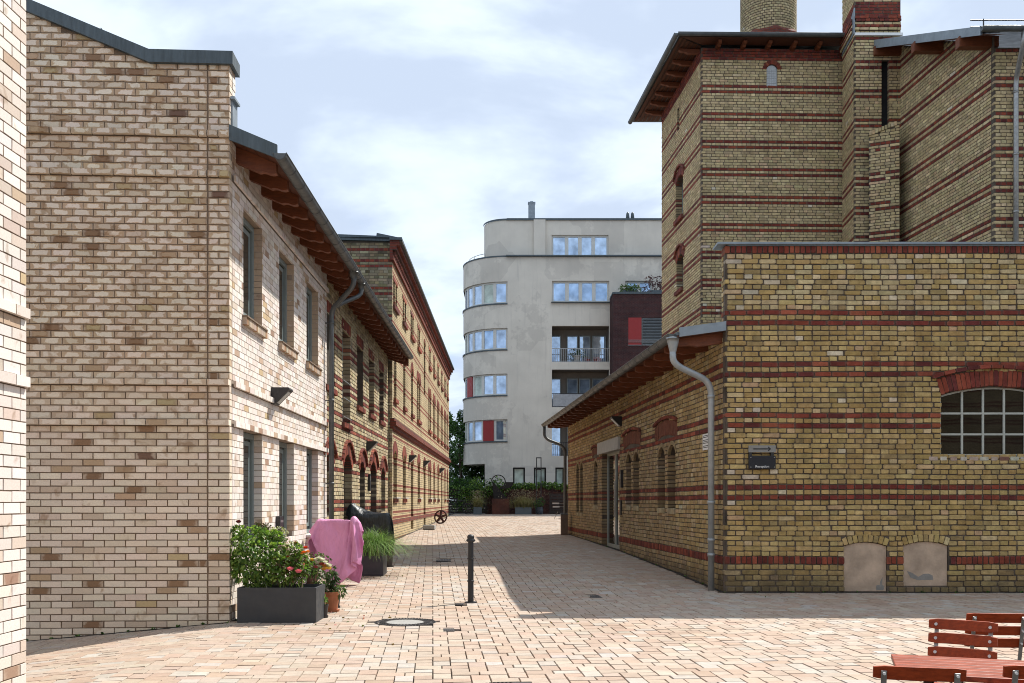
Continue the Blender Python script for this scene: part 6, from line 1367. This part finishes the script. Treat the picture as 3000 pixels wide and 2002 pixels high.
-516,27,694,-498,78,708,-478,128,720,-435,161,731,-387,188,740,-344,212,748,-362,174,745,-388,133,739,-340,120,717,-300,150,696,-261,180,676,-212,168,652,-166,154,626,-113,158,610,-87,156,599,-40,184,588,4,164,570,43,129,552,90,104,534,119,127,528,170,130,516,214,128,501,256,164,490,308,174,476,352,147,458,402,126,441,374,114,406,
-508,39,636,-494,92,650,-474,142,662,-430,172,672,-382,198,682,-340,217,688,-364,178,686,-405,146,683,-364,121,662,-316,136,641,-282,175,621,-234,189,600,-182,184,578,-134,172,556,-108,169,545,-60,194,532,-14,170,514,30,144,496,74,115,478,121,131,470,150,139,464,198,128,444,244,158,432,292,182,420,340,162,402,388,143,386,414,109,362,
-503,52,578,-494,106,592,-472,154,604,-424,182,614,-378,210,623,-335,220,629,-364,179,626,-416,160,626,-388,123,608,-338,132,586,-294,158,566,-256,192,546,-204,198,525,-153,194,504,-130,184,492,-78,192,476,-30,180,458,16,156,440,60,127,422,102,151,417,137,162,410,180,139,388,231,154,374,277,183,362,330,184,348,376,160,330,424,136,312,
-502,67,520,-494,120,534,-467,167,546,-418,190,556,-374,222,565,-331,224,570,-366,184,568,-420,170,568,-412,126,554,-362,133,532,-312,148,510,-272,179,490,-227,202,470,-176,200,450,-150,201,440,-98,194,420,-48,186,402,0,165,383,44,138,366,78,174,368,117,178,356,162,156,334,214,157,317,263,180,304,315,193,292,366,180,276,414,157,258,
-500,82,463,-494,135,476,-462,178,488,-411,198,497,-370,233,507,-328,226,511,-367,189,508,-422,176,508,-436,132,500,-386,135,477,-336,150,456,-287,164,434,-247,198,415,-197,205,395,-172,201,385,-120,200,365,-68,188,346,-20,170,327,28,152,310,56,196,318,100,198,303,144,174,280,196,168,262,248,181,247,299,198,235,352,194,220,401,173,202,
-500,96,406,-494,150,419,-456,187,430,-404,206,438,-366,244,449,-327,230,452,-369,195,449,-422,177,449,-460,143,446,-409,146,424,-360,152,402,-310,162,380,-264,185,360,-218,209,340,-192,205,330,-141,196,310,-90,186,290,-40,170,272,9,172,257,36,220,267,80,214,250,128,196,228,180,186,208,232,186,190,282,206,179,336,201,163,386,185,146,
-504,111,348,-492,164,361,-448,195,371,-398,216,380,-360,256,390,-326,234,392,-371,202,390,-424,182,390,-471,155,389,-430,135,371,-384,154,348,-334,163,326,-286,182,304,-240,205,284,-214,204,274,-164,190,255,-112,179,236,-62,169,216,-15,196,208,18,241,214,68,242,200,114,223,176,166,212,158,214,200,136,266,216,123,319,211,107,368,191,90,
-513,128,292,-488,176,303,-442,204,313,-391,225,322,-354,266,332,-326,238,333,-374,210,332,-426,188,331,-474,162,330,-454,132,316,-404,140,294,-358,160,271,-312,185,251,-262,198,230,-236,198,219,-186,185,200,-134,176,180,-82,187,164,-42,223,162,0,258,160,54,268,148,106,259,130,158,252,114,198,225,84,250,227,67,303,223,51,352,202,34])
BLACK_SHEET = (29, 33, [
-526,-61,274,-536,-118,287,-520,-172,299,-473,-205,310,-444,-252,321,-480,-297,332,-522,-336,344,-502,-384,348,-456,-353,334,-414,-314,318,-361,-294,305,-304,-286,292,-246,-281,280,-189,-278,267,-132,-276,254,-103,-274,248,-45,-274,236,13,-273,224,70,-272,212,128,-272,201,186,-272,190,244,-272,178,302,-274,166,358,-284,155,398,-326,146,418,-380,138,465,-408,126,500,-369,102,508,-317,77,
-523,-46,338,-533,-103,352,-526,-159,364,-482,-196,376,-446,-240,386,-470,-290,398,-513,-328,409,-492,-372,412,-446,-338,398,-402,-302,383,-348,-286,370,-290,-279,357,-233,-274,344,-176,-271,332,-118,-271,320,-89,-272,314,-32,-275,301,26,-275,289,84,-272,278,142,-270,266,200,-271,254,257,-271,243,315,-272,232,370,-286,220,405,-332,212,430,-385,204,482,-388,188,504,-340,162,510,-288,137,
-522,-32,404,-530,-88,417,-529,-146,430,-491,-188,441,-449,-227,452,-460,-281,463,-504,-318,474,-481,-358,477,-437,-324,462,-390,-292,448,-334,-279,434,-276,-272,422,-220,-270,410,-162,-272,397,-104,-279,384,-76,-281,378,-18,-282,366,40,-280,354,97,-276,343,154,-270,332,212,-270,320,270,-270,308,328,-272,297,382,-290,286,410,-340,278,446,-384,268,494,-363,248,506,-312,222,512,-259,197,
-520,-17,469,-526,-74,482,-530,-131,495,-500,-180,506,-456,-216,518,-452,-271,528,-495,-310,540,-471,-345,542,-427,-309,526,-377,-283,512,-320,-272,500,-263,-270,487,-206,-272,474,-148,-282,462,-92,-287,449,-62,-288,443,-5,-288,431,53,-284,420,110,-280,408,168,-272,397,226,-270,386,283,-270,374,341,-270,362,393,-294,352,418,-346,344,466,-373,332,500,-335,308,505,-282,282,521,-232,257,
-521,-2,534,-522,-60,547,-528,-116,560,-508,-170,572,-464,-206,583,-446,-260,594,-486,-300,605,-461,-332,606,-416,-296,591,-364,-274,578,-306,-270,564,-249,-272,552,-192,-282,539,-136,-290,526,-78,-294,514,-49,-294,508,8,-294,496,66,-289,484,124,-284,474,181,-275,462,238,-270,451,296,-270,440,354,-270,428,402,-300,418,430,-351,410,482,-354,393,501,-306,368,510,-254,343,544,-214,317,
-520,12,599,-522,-45,612,-525,-102,625,-514,-158,638,-472,-198,648,-444,-246,660,-477,-291,670,-452,-317,670,-406,-283,656,-350,-270,642,-292,-270,630,-236,-281,617,-180,-290,604,-122,-287,591,-64,-282,578,-36,-282,572,22,-284,560,80,-290,550,137,-286,538,194,-278,528,252,-270,516,309,-270,505,367,-270,494,410,-306,484,446,-350,474,494,-330,454,502,-277,428,530,-234,402,572,-202,376,
-498,18,660,-522,-30,677,-521,-88,690,-518,-144,702,-481,-189,714,-446,-234,725,-469,-280,736,-442,-302,734,-393,-273,720,-336,-270,708,-279,-278,694,-222,-288,682,-166,-279,668,-109,-272,655,-52,-270,642,-22,-270,636,36,-272,625,92,-280,614,150,-288,604,208,-282,592,264,-271,582,322,-270,570,380,-270,559,418,-314,550,466,-340,537,495,-301,514,516,-253,488,558,-220,462,586,-176,436,
-472,-20,708,-512,-17,741,-520,-73,755,-517,-130,768,-493,-182,779,-456,-227,790,-462,-270,801,-432,-288,799,-380,-270,786,-322,-274,773,-266,-284,760,-210,-273,746,-152,-270,732,-95,-274,720,-38,-278,707,-9,-280,701,48,-276,690,106,-270,679,163,-280,669,220,-284,658,278,-272,647,335,-270,636,393,-272,624,430,-318,615,482,-322,599,504,-274,574,542,-237,548,569,-192,521,558,-146,488,
-472,-70,752,-480,-32,796,-516,-58,820,-512,-116,833,-496,-170,844,-454,-210,854,-455,-259,866,-422,-274,864,-365,-270,851,-309,-281,838,-253,-270,824,-196,-274,810,-139,-282,796,-82,-288,784,-24,-290,771,4,-290,765,62,-288,754,119,-277,744,176,-270,734,234,-281,724,290,-274,712,348,-270,701,406,-276,690,446,-316,680,496,-298,660,527,-255,634,552,-209,607,546,-161,575,512,-134,535,
-480,-120,796,-472,-81,840,-494,-49,882,-508,-101,898,-498,-158,910,-452,-194,918,-448,-248,932,-409,-270,929,-352,-276,916,-296,-270,902,-240,-280,888,-183,-291,873,-126,-298,860,-68,-300,848,-11,-300,836,18,-299,830,76,-296,818,134,-290,808,189,-274,798,246,-274,788,304,-276,778,361,-270,766,417,-280,756,465,-304,742,506,-270,719,534,-224,693,534,-176,662,500,-154,621,472,-167,572,
-458,-155,840,-482,-130,884,-472,-91,926,-500,-86,962,-492,-142,975,-454,-178,983,-429,-228,992,-394,-263,994,-338,-273,980,-282,-284,965,-226,-296,950,-170,-306,936,-113,-309,924,-55,-310,912,2,-308,900,32,-306,894,89,-302,884,146,-294,872,204,-286,862,259,-272,854,316,-275,844,374,-270,832,427,-286,821,480,-281,804,514,-240,778,523,-190,749,490,-178,706,473,-200,654,476,-226,602,
-449,-99,872,-454,-125,922,-470,-140,971,-464,-100,1012,-487,-128,1040,-455,-176,1048,-420,-206,1054,-374,-214,1036,-318,-222,1018,-262,-234,1005,-210,-260,1001,-160,-264,976,-103,-266,971,-46,-269,964,12,-276,958,42,-277,954,100,-280,946,158,-283,937,216,-282,927,273,-278,918,330,-270,909,387,-270,898,444,-279,886,492,-254,864,510,-206,836,484,-210,789,485,-234,736,488,-260,683,485,-284,630,
-471,-50,908,-450,-73,957,-436,-104,1006,-440,-136,1054,-465,-112,1100,-447,-161,1112,-399,-179,1111,-354,-173,1083,-303,-193,1072,-248,-207,1062,-200,-204,1028,-152,-200,996,-95,-210,984,-37,-218,980,22,-226,978,50,-229,983,108,-236,988,167,-244,988,225,-251,985,284,-256,978,342,-258,970,400,-260,960,456,-260,946,482,-216,918,476,-241,870,469,-264,816,456,-280,760,442,-286,704,432,-292,646,
-531,-48,936,-506,-66,986,-478,-72,1038,-450,-83,1088,-438,-117,1128,-438,-150,1179,-376,-152,1166,-342,-148,1139,-290,-146,1110,-244,-142,1074,-194,-140,1044,-140,-142,1020,-84,-146,1001,-27,-153,986,30,-161,976,60,-165,973,118,-173,971,176,-180,974,234,-188,982,292,-194,993,350,-201,1000,413,-214,1009,450,-208,964,469,-202,918,444,-205,870,440,-210,811,442,-214,754,442,-222,695,445,-228,637,
-584,-31,969,-557,-44,1020,-530,-57,1070,-502,-70,1121,-474,-82,1172,-430,-86,1205,-366,-96,1202,-340,-83,1146,-284,-88,1128,-229,-92,1107,-174,-96,1085,-120,-98,1062,-66,-98,1038,-13,-96,1012,41,-97,990,69,-100,980,127,-108,980,185,-116,980,244,-123,978,302,-130,980,358,-136,995,414,-142,1011,455,-142,970,464,-136,918,458,-142,862,452,-144,805,452,-150,746,452,-158,688,452,-164,629,
-560,26,978,-554,18,1036,-538,6,1090,-514,-8,1142,-470,-16,1177,-422,-22,1210,-364,-26,1204,-320,-26,1170,-272,-28,1136,-228,-28,1098,-176,-32,1070,-120,-35,1052,-62,-37,1038,-4,-38,1028,54,-40,1016,82,-41,1010,138,-46,992,192,-52,970,250,-58,972,308,-63,982,364,-69,998,420,-75,1012,462,-78,971,480,-78,916,487,-86,857,493,-94,799,496,-102,741,498,-110,682,498,-117,624,
-494,23,976,-494,30,1034,-486,36,1085,-475,29,1142,-473,48,1198,-418,44,1216,-362,42,1203,-326,40,1157,-274,38,1128,-223,36,1099,-171,34,1071,-117,31,1048,-62,28,1028,-5,25,1011,52,22,997,81,20,990,139,17,980,198,14,975,256,8,975,314,3,984,370,-2,1001,426,-8,1010,449,-14,961,450,-22,904,458,-28,846,469,-34,788,480,-39,730,488,-46,672,496,-53,614,
-462,33,974,-470,54,1029,-454,48,1084,-457,57,1142,-458,73,1183,-416,78,1220,-361,76,1202,-325,72,1156,-274,71,1126,-222,69,1098,-169,67,1073,-114,64,1050,-60,61,1029,-3,58,1012,54,55,998,84,53,993,142,50,986,200,46,982,259,42,978,318,36,986,373,31,1002,429,26,1008,456,18,958,450,12,900,452,4,841,458,-2,783,466,-9,725,476,-16,668,485,-22,610,
-446,94,966,-424,100,1018,-442,108,1074,-467,102,1126,-450,130,1172,-420,146,1218,-358,142,1200,-324,138,1152,-274,134,1122,-220,131,1096,-165,129,1074,-108,128,1058,-52,126,1041,4,124,1022,59,121,1002,88,120,996,146,116,990,206,112,986,264,108,985,323,103,988,378,98,1006,434,92,1002,451,84,950,452,78,892,456,70,834,460,64,775,464,56,717,468,50,658,476,43,600,
-482,110,956,-478,110,1001,-486,130,1048,-454,142,1092,-430,168,1131,-422,204,1180,-362,194,1168,-316,191,1152,-260,196,1139,-208,192,1110,-160,194,1076,-108,192,1048,-52,190,1034,6,186,1028,64,183,1020,94,182,1016,152,178,1010,211,175,1004,270,172,999,328,169,994,384,165,1009,440,158,992,458,146,937,477,138,886,476,132,828,476,127,770,475,122,710,474,116,652,472,110,594,
-502,118,920,-475,142,965,-440,154,1008,-448,182,1057,-475,190,1108,-427,222,1118,-376,213,1106,-320,208,1092,-266,218,1084,-215,244,1079,-157,252,1072,-99,255,1062,-43,252,1044,12,249,1022,66,246,1004,96,245,1002,154,242,1002,213,238,1003,272,237,1003,330,235,1000,388,234,1000,448,223,984,448,202,940,442,194,882,440,188,823,440,183,764,440,178,706,442,174,647,442,169,588,
-456,142,879,-452,176,924,-479,172,976,-500,158,1029,-469,201,1044,-442,237,1054,-388,240,1046,-330,244,1037,-273,238,1022,-215,246,1016,-168,273,1010,-110,278,1001,-52,278,992,6,282,985,64,284,978,94,283,974,152,280,967,210,276,960,268,268,954,326,270,947,384,272,944,442,270,936,475,243,906,476,222,865,460,248,816,445,249,759,440,244,700,440,240,642,445,236,583,
-482,162,842,-504,148,894,-518,126,948,-507,177,966,-454,198,978,-454,247,990,-398,265,986,-341,268,976,-283,274,966,-226,270,956,-168,273,947,-118,282,936,-60,274,927,-2,272,920,56,276,912,86,276,908,144,272,901,202,272,894,260,280,889,318,281,882,374,274,877,432,269,868,482,270,853,504,230,822,496,199,786,483,226,736,489,255,686,480,282,634,460,298,581,
-498,102,818,-530,96,866,-536,146,888,-496,185,901,-442,205,913,-462,260,924,-409,270,920,-351,272,910,-294,280,901,-236,271,891,-179,270,881,-125,292,872,-68,290,863,-10,280,854,48,277,846,77,276,842,136,276,835,194,282,829,252,288,823,308,272,818,365,280,811,422,270,802,470,298,794,508,264,768,524,216,737,510,179,701,486,198,652,488,227,601,490,256,550,
-538,66,784,-559,110,810,-531,160,823,-482,187,836,-440,220,848,-469,270,860,-418,276,854,-361,270,844,-304,278,836,-246,284,826,-190,271,816,-132,282,806,-76,296,798,-18,296,790,40,289,781,69,287,777,128,288,770,186,294,764,243,283,758,300,270,751,357,283,744,412,270,736,452,308,730,500,297,710,518,250,680,537,204,650,523,162,614,491,170,568,482,200,517,
-578,72,732,-558,126,745,-522,170,758,-467,188,770,-442,234,782,-477,280,794,-426,286,788,-371,270,779,-312,271,770,-256,284,760,-198,284,750,-141,276,741,-84,288,732,-26,297,724,32,300,716,61,300,712,120,299,705,178,292,698,234,275,692,292,272,685,348,285,678,404,270,671,441,304,664,488,326,651,506,280,622,524,234,592,548,190,562,536,146,528,500,146,482,
-572,87,666,-552,140,680,-509,176,693,-454,194,706,-448,246,718,-485,288,728,-434,296,723,-380,274,713,-322,270,704,-265,274,694,-208,288,685,-150,286,676,-92,281,666,-34,287,658,24,292,650,52,294,646,111,297,638,168,284,632,225,270,626,283,275,618,340,286,612,396,270,604,442,296,598,468,343,590,508,314,565,508,263,536,531,219,505,558,176,475,548,132,441,
-571,102,602,-546,154,615,-495,179,628,-445,204,640,-455,258,652,-493,298,662,-442,306,658,-390,280,647,-332,270,638,-274,270,629,-217,278,620,-160,290,610,-102,292,602,-44,290,592,14,294,584,44,296,580,102,290,573,158,275,567,216,270,560,274,279,552,332,286,546,388,270,538,439,290,532,450,346,526,500,346,507,510,296,478,511,246,448,538,204,418,567,162,388,
-572,120,538,-534,162,550,-480,180,562,-440,218,575,-464,266,586,-501,306,596,-450,316,592,-399,288,582,-342,274,572,-284,270,563,-226,271,554,-169,281,544,-112,289,536,-53,292,527,5,292,518,34,290,515,92,280,508,150,270,501,208,272,494,266,283,486,324,286,480,380,270,472,434,284,466,440,342,460,484,370,448,514,330,420,509,280,390,516,230,360,544,188,330,
-568,134,472,-522,166,485,-466,184,498,-440,232,510,-474,274,521,-509,314,531,-457,326,526,-408,296,516,-352,280,506,-294,273,497,-236,270,488,-178,272,480,-120,281,470,-62,285,462,-4,284,453,25,282,450,83,272,442,141,270,435,199,277,428,257,286,420,315,286,413,372,270,406,428,280,399,436,335,394,463,383,386,510,363,362,516,313,333,510,263,303,522,214,273,
-558,144,408,-507,169,420,-454,191,432,-441,246,444,-484,280,456,-516,323,466,-465,336,460,-416,304,450,-362,286,440,-304,279,432,-246,274,422,-188,270,414,-130,272,404,-72,278,396,-14,277,388,16,274,384,74,270,376,132,274,369,190,282,362,248,288,354,306,284,347,364,271,340,422,276,333,438,329,328,444,386,322,497,392,304,519,347,276,514,296,246,512,246,216,
-546,148,342,-493,172,354,-445,202,367,-444,259,380,-494,288,390,-524,332,400,-472,346,395,-425,312,384,-371,292,375,-314,284,366,-255,280,356,-197,276,348,-139,272,339,-81,270,330,-22,270,322,6,272,318,65,276,310,124,280,303,182,286,296,240,287,288,298,283,281,356,272,274,414,274,267,438,323,261,434,382,256,478,413,244,516,380,218,520,330,188,515,280,158,
-532,152,277,-480,176,290,-440,216,302,-450,272,314,-504,295,324,-532,340,334,-480,355,330,-434,322,319,-380,298,309,-323,290,300,-265,286,291,-206,284,282,-148,282,274,-90,281,265,-32,281,256,-2,282,252,56,283,245,114,284,237,173,286,230,232,286,222,290,282,215,348,274,208,406,272,200,436,317,194,428,376,190,456,424,182,506,412,160,522,364,131,520,313,101])
pc = at(986, 0, 15.1); pk = draped('bicycle_cover', 'pink sheet draped over a parked bicycle against the pale house', 'cover', (pc.x, 15.1, ground(pc.x, 15.1) - .01), PINK_SHEET, pink, (.94, .9, 1.02), R(-7))
bc = at(1084, 0, 20.0); draped('grill_cover', 'black weatherproof sheet over a grill beside the workshop doors', 'cover', (bc.x, 20.0, ground(bc.x, 20.0) - .02), BLACK_SHEET, blackc, (.92, .8, 1.), R(0))
g2 = at(1078, 0, 16.6); pz2 = ground(g2.x, 16.75); box_planter('planter', 'square dark planter with green grass behind the pink cover', (g2.x, 16.75, pz2), 0., .56, .5, .40, planter_dark)
gg = local_thing('ornamental_grass', 'lush arching green grass spilling from the square dark planter', 'ornamental grass', (g2.x, 16.75, pz2 + .40)); leafmesh('blades', grasses(1500, (0.03, -.05, -.05), (.15, .12), .66, [(.10, .21, .03), (.15, .28, .045), (.20, .34, .07), (.06, .13, .02)], .006, 1.55, 9, 7), blade, gg)
leafmesh('dry_blades', grasses(160, (0.05, -.05, -.05), (.17, .12), .66, [(.36, .35, .15), (.3, .3, .12)], .005, 1.6, 19, 6), blade, gg)
pot(1140, 1660, 18.2, .18, .3, 'black pot in shade beside the planter of green grass', black_pot, n=0)
pot(826, 1722, 11.9, .2, .3, 'grey tub hidden behind the long rose planter', planter_grey, n=0) if 0 else None

# ============================================================ beer garden furniture
slat_red = plain('slat_red', (.31, .048, .012), .5, .35, 5, spec=.25, bump=.06, bscale=30, aniso=(4, 14, 14)); table_red = plain('table_red', (.26, .055, .026), .42, .6, 4, spec=.35, bump=.05, aniso=(1.2, 22, 22))
def chair(label, loc, rz, seat=.42):
    t = local_thing('folding_chair', label, 'chair', loc, 'red slatted folding chairs', rz)
    W = .345; lean = .085; by = lambda z: -.17 - (z - .40) / .36 * lean
    for k, z in enumerate((.725, .650, .575)):
        mb = MB(); n = 8; P = []
        for i in range(n + 1):
            x = -W / 2 + W * i / n; P.append((x, by(z) - .014 * (1 - (2 * i / n - 1) ** 2) + .01))
        ang = math.atan(lean / .36); h = .058; th = .016; up = Vector((0, -math.sin(ang), math.cos(ang)))
        vs = []
        for x, y in P:
            e = 0.006 if abs(x) > W / 2 - .001 else 0
            for dz in (-h / 2 + e, h / 2 - e):
                for dy in (0, th): vs.append(Vector((x, y + dy, z)) + up * dz)
        fs = []
        for i in range(n):
            a = i * 4; b = a + 4; fs += [(a, b, b + 1, a + 1), (a + 2, a + 3, b + 3, b + 2), (a, a + 2, b + 2, b), (a + 1, b + 1, b + 3, a + 3)]
        fs += [(0, 1, 3, 2), (n * 4, n * 4 + 2, n * 4 + 3, n * 4 + 1)]
        o = mb.add(vs, fs).build('back_slat', slat_red, t, bevel=.003)
        sb = MB()
        for sx in (-1, 1): sb.tube([(sx * .135, by(z) + .015, z), (sx * .135, by(z) + .0275, z)], .0085, 8)
        for sx in (-1, 1): sb.tube([(sx * .135, by(z) - .024, z), (sx * .135, by(z) - .012, z)], .006, 8)
        sb.build('bolt', white_metal, o)
    for sx in (-1, 1):
        mb = MB(); mb.bar((sx * .135, by(.75) - .012, .752), (sx * .135, .19, .01), .022, .006, (1, 0, 0)) if 0 else mb.box(((sx * .135), (by(.745) + by(.40)) / 2 - .007, .565), (.022, .006, .35), Matrix.Rotation(math.atan(lean / .36), 3, 'X'))
        mb.build('back_strip', steel, t, bevel=.002)
        MB().bar((sx * .15, by(.42), .42), (sx * .15, .20, 0.005), .02, .01, (1, 0, 0)).build('leg', black_metal, t); MB().bar((sx * .165, .17, .40), (sx * .165, -.22, 0.005), .02, .01, (1, 0, 0)).build('leg', black_metal, t)
    for k in range(6): MB().box((0, -.14 + k * .062, .405), (W, .052, .016)).build('seat_slat', slat_red, t, bevel=.004)
    MB().bar((-.165, .16, .06), (.165, .16, .06), .012, .012).build('crossbar', black_metal, t); MB().bar((-.165, -.18, .06), (.165, -.18, .06), .012, .012).build('crossbar', black_metal, t)
    return t
def table(label, P0, ang, lx, ly, h):
    e, f = Vector((math.cos(ang), math.sin(ang), 0)), Vector((-math.sin(ang), math.cos(ang), 0)); c = Vector((P0[0], P0[1], 0)) + e * lx / 2 + f * ly / 2
    t = local_thing('folding_table', label, 'table', c, 'red slatted folding tables', ang); n = 7
    for k in range(n): MB().box((0, -ly / 2 + ly * (k + .5) / n, h - .012), (lx, ly / n - .006, .024)).build('table_slat', table_red, t, bevel=.004)
    for sx in (-1, 1):
        MB().box((sx * (lx / 2 - .12), 0, h - .034), (.03, ly - .06, .018)).build('batten', black_metal, t)
        for sy_ in (-1, 1): MB().bar((sx * (lx / 2 - .14), sy_ * (ly / 2 - .06), h - .04), (sx * (lx / 2 - .14), -sy_ * (ly / 2 - .04), 0.005), .02, .012, (1, 0, 0)).build('leg', black_metal, t)
    return t
table('near red slatted folding table at the lower right edge', (1.64, 3.99), R(-19), 1.15, .52, .68)
def place(u, v, face, label, ztop=.754):
    """stands a chair so that the middle of its top slat is where it was measured"""
    y = (EYE - ztop) * FPX / (v - HY); x = (u - CX) / FPX * y; d = Vector((-math.sin(face), math.cos(face), 0)); loc = Vector((x, y, 0)) + d * .245; loc.z = 0
    return chair(label, loc, face)
place(2695, 1968 - 14, R(-13), 'red folding chair in front of the near table, back towards viewer')
place(3080, 1962 - 10, R(-10), 'red folding chair cut by the right edge, beside the near table')
place(2822, 1817, R(180 - 33), 'red folding chair beyond the near table, facing the viewer with bolts showing')
place(2925, 1797, R(-7), 'rearmost red folding chair by the right edge, back towards the viewer')

fl = leaves(70, lambda: ((lambda x, y: Vector((x, y, ground(x, y) + .006)))(*random.choice([(random.gauss(-2.1, .25), random.gauss(11.4, .7)), (random.gauss(-2.0, .3), random.gauss(16.4, .5)), (random.uniform(-1.8, 4), random.uniform(8, 14))])), (random.gauss(0, 1), random.gauss(0, 1), .05)), .04, [(.16, .10, .03), (.10, .12, .03), (.22, .14, .05), (.5, .2, .2)], 1.6, .0, 0.)
leafmesh('fallen_leaves', fl, leaf, None, 'stuff')

mb = MB()
for P, Q in ((Hf.p(.1, 0, .03), Hf.p(Hf.len, 0, .03)), (Kf.p(0, 0, .03), Kf.p(8.2, 0, .03)), (Ff.p(.1, 0, .03), Ff.p(6.1, 0, .03)), (Yf.p(0, 0, .03), Yf.p(9.4, 0, .03)), (Af.p(0, 0, .03), Af.p(26, 0, .03)), (Gf.p(0, 0, .03), Gf.p(6, 0, .03))):
    n = 24; d = (Q - P).normalized(); s = Vector((-d.y, d.x, 0)); V_ = []
    for i in range(n + 1):
        p = P + (Q - P) * i / n; w_ = random.uniform(.025, .06)
        for o_ in (-w_, w_): q = p + s * o_; V_.append((q.x, q.y, ground(q.x, q.y) + .004))
    mb.add(V_, [(2 * i, 2 * i + 1, 2 * i + 3, 2 * i + 2) for i in range(n)])
tag(mb.build('edge_grit', soil, fix=False), kind='structure')
def wp():
    P, Q = random.choice(((Hf.p(2, 0, .04), Hf.p(Hf.len, 0, .04)), (Kf.p(0, 0, .04), Kf.p(7, 0, .04)), (Ff.p(.1, 0, .05), Ff.p(6, 0, .05)), (Gf.p(2, 0, .04), Gf.p(6, 0, .04))))
    k = round(random.random() * 14) / 14 + random.gauss(0, .002); p = P + (Q - P) * k; p.z = ground(p.x, p.y); return p, (0, 0, 1)
leafmesh('weeds', leaves(420, wp, .045, GREEN, 2.2), leaf, None, 'stuff')
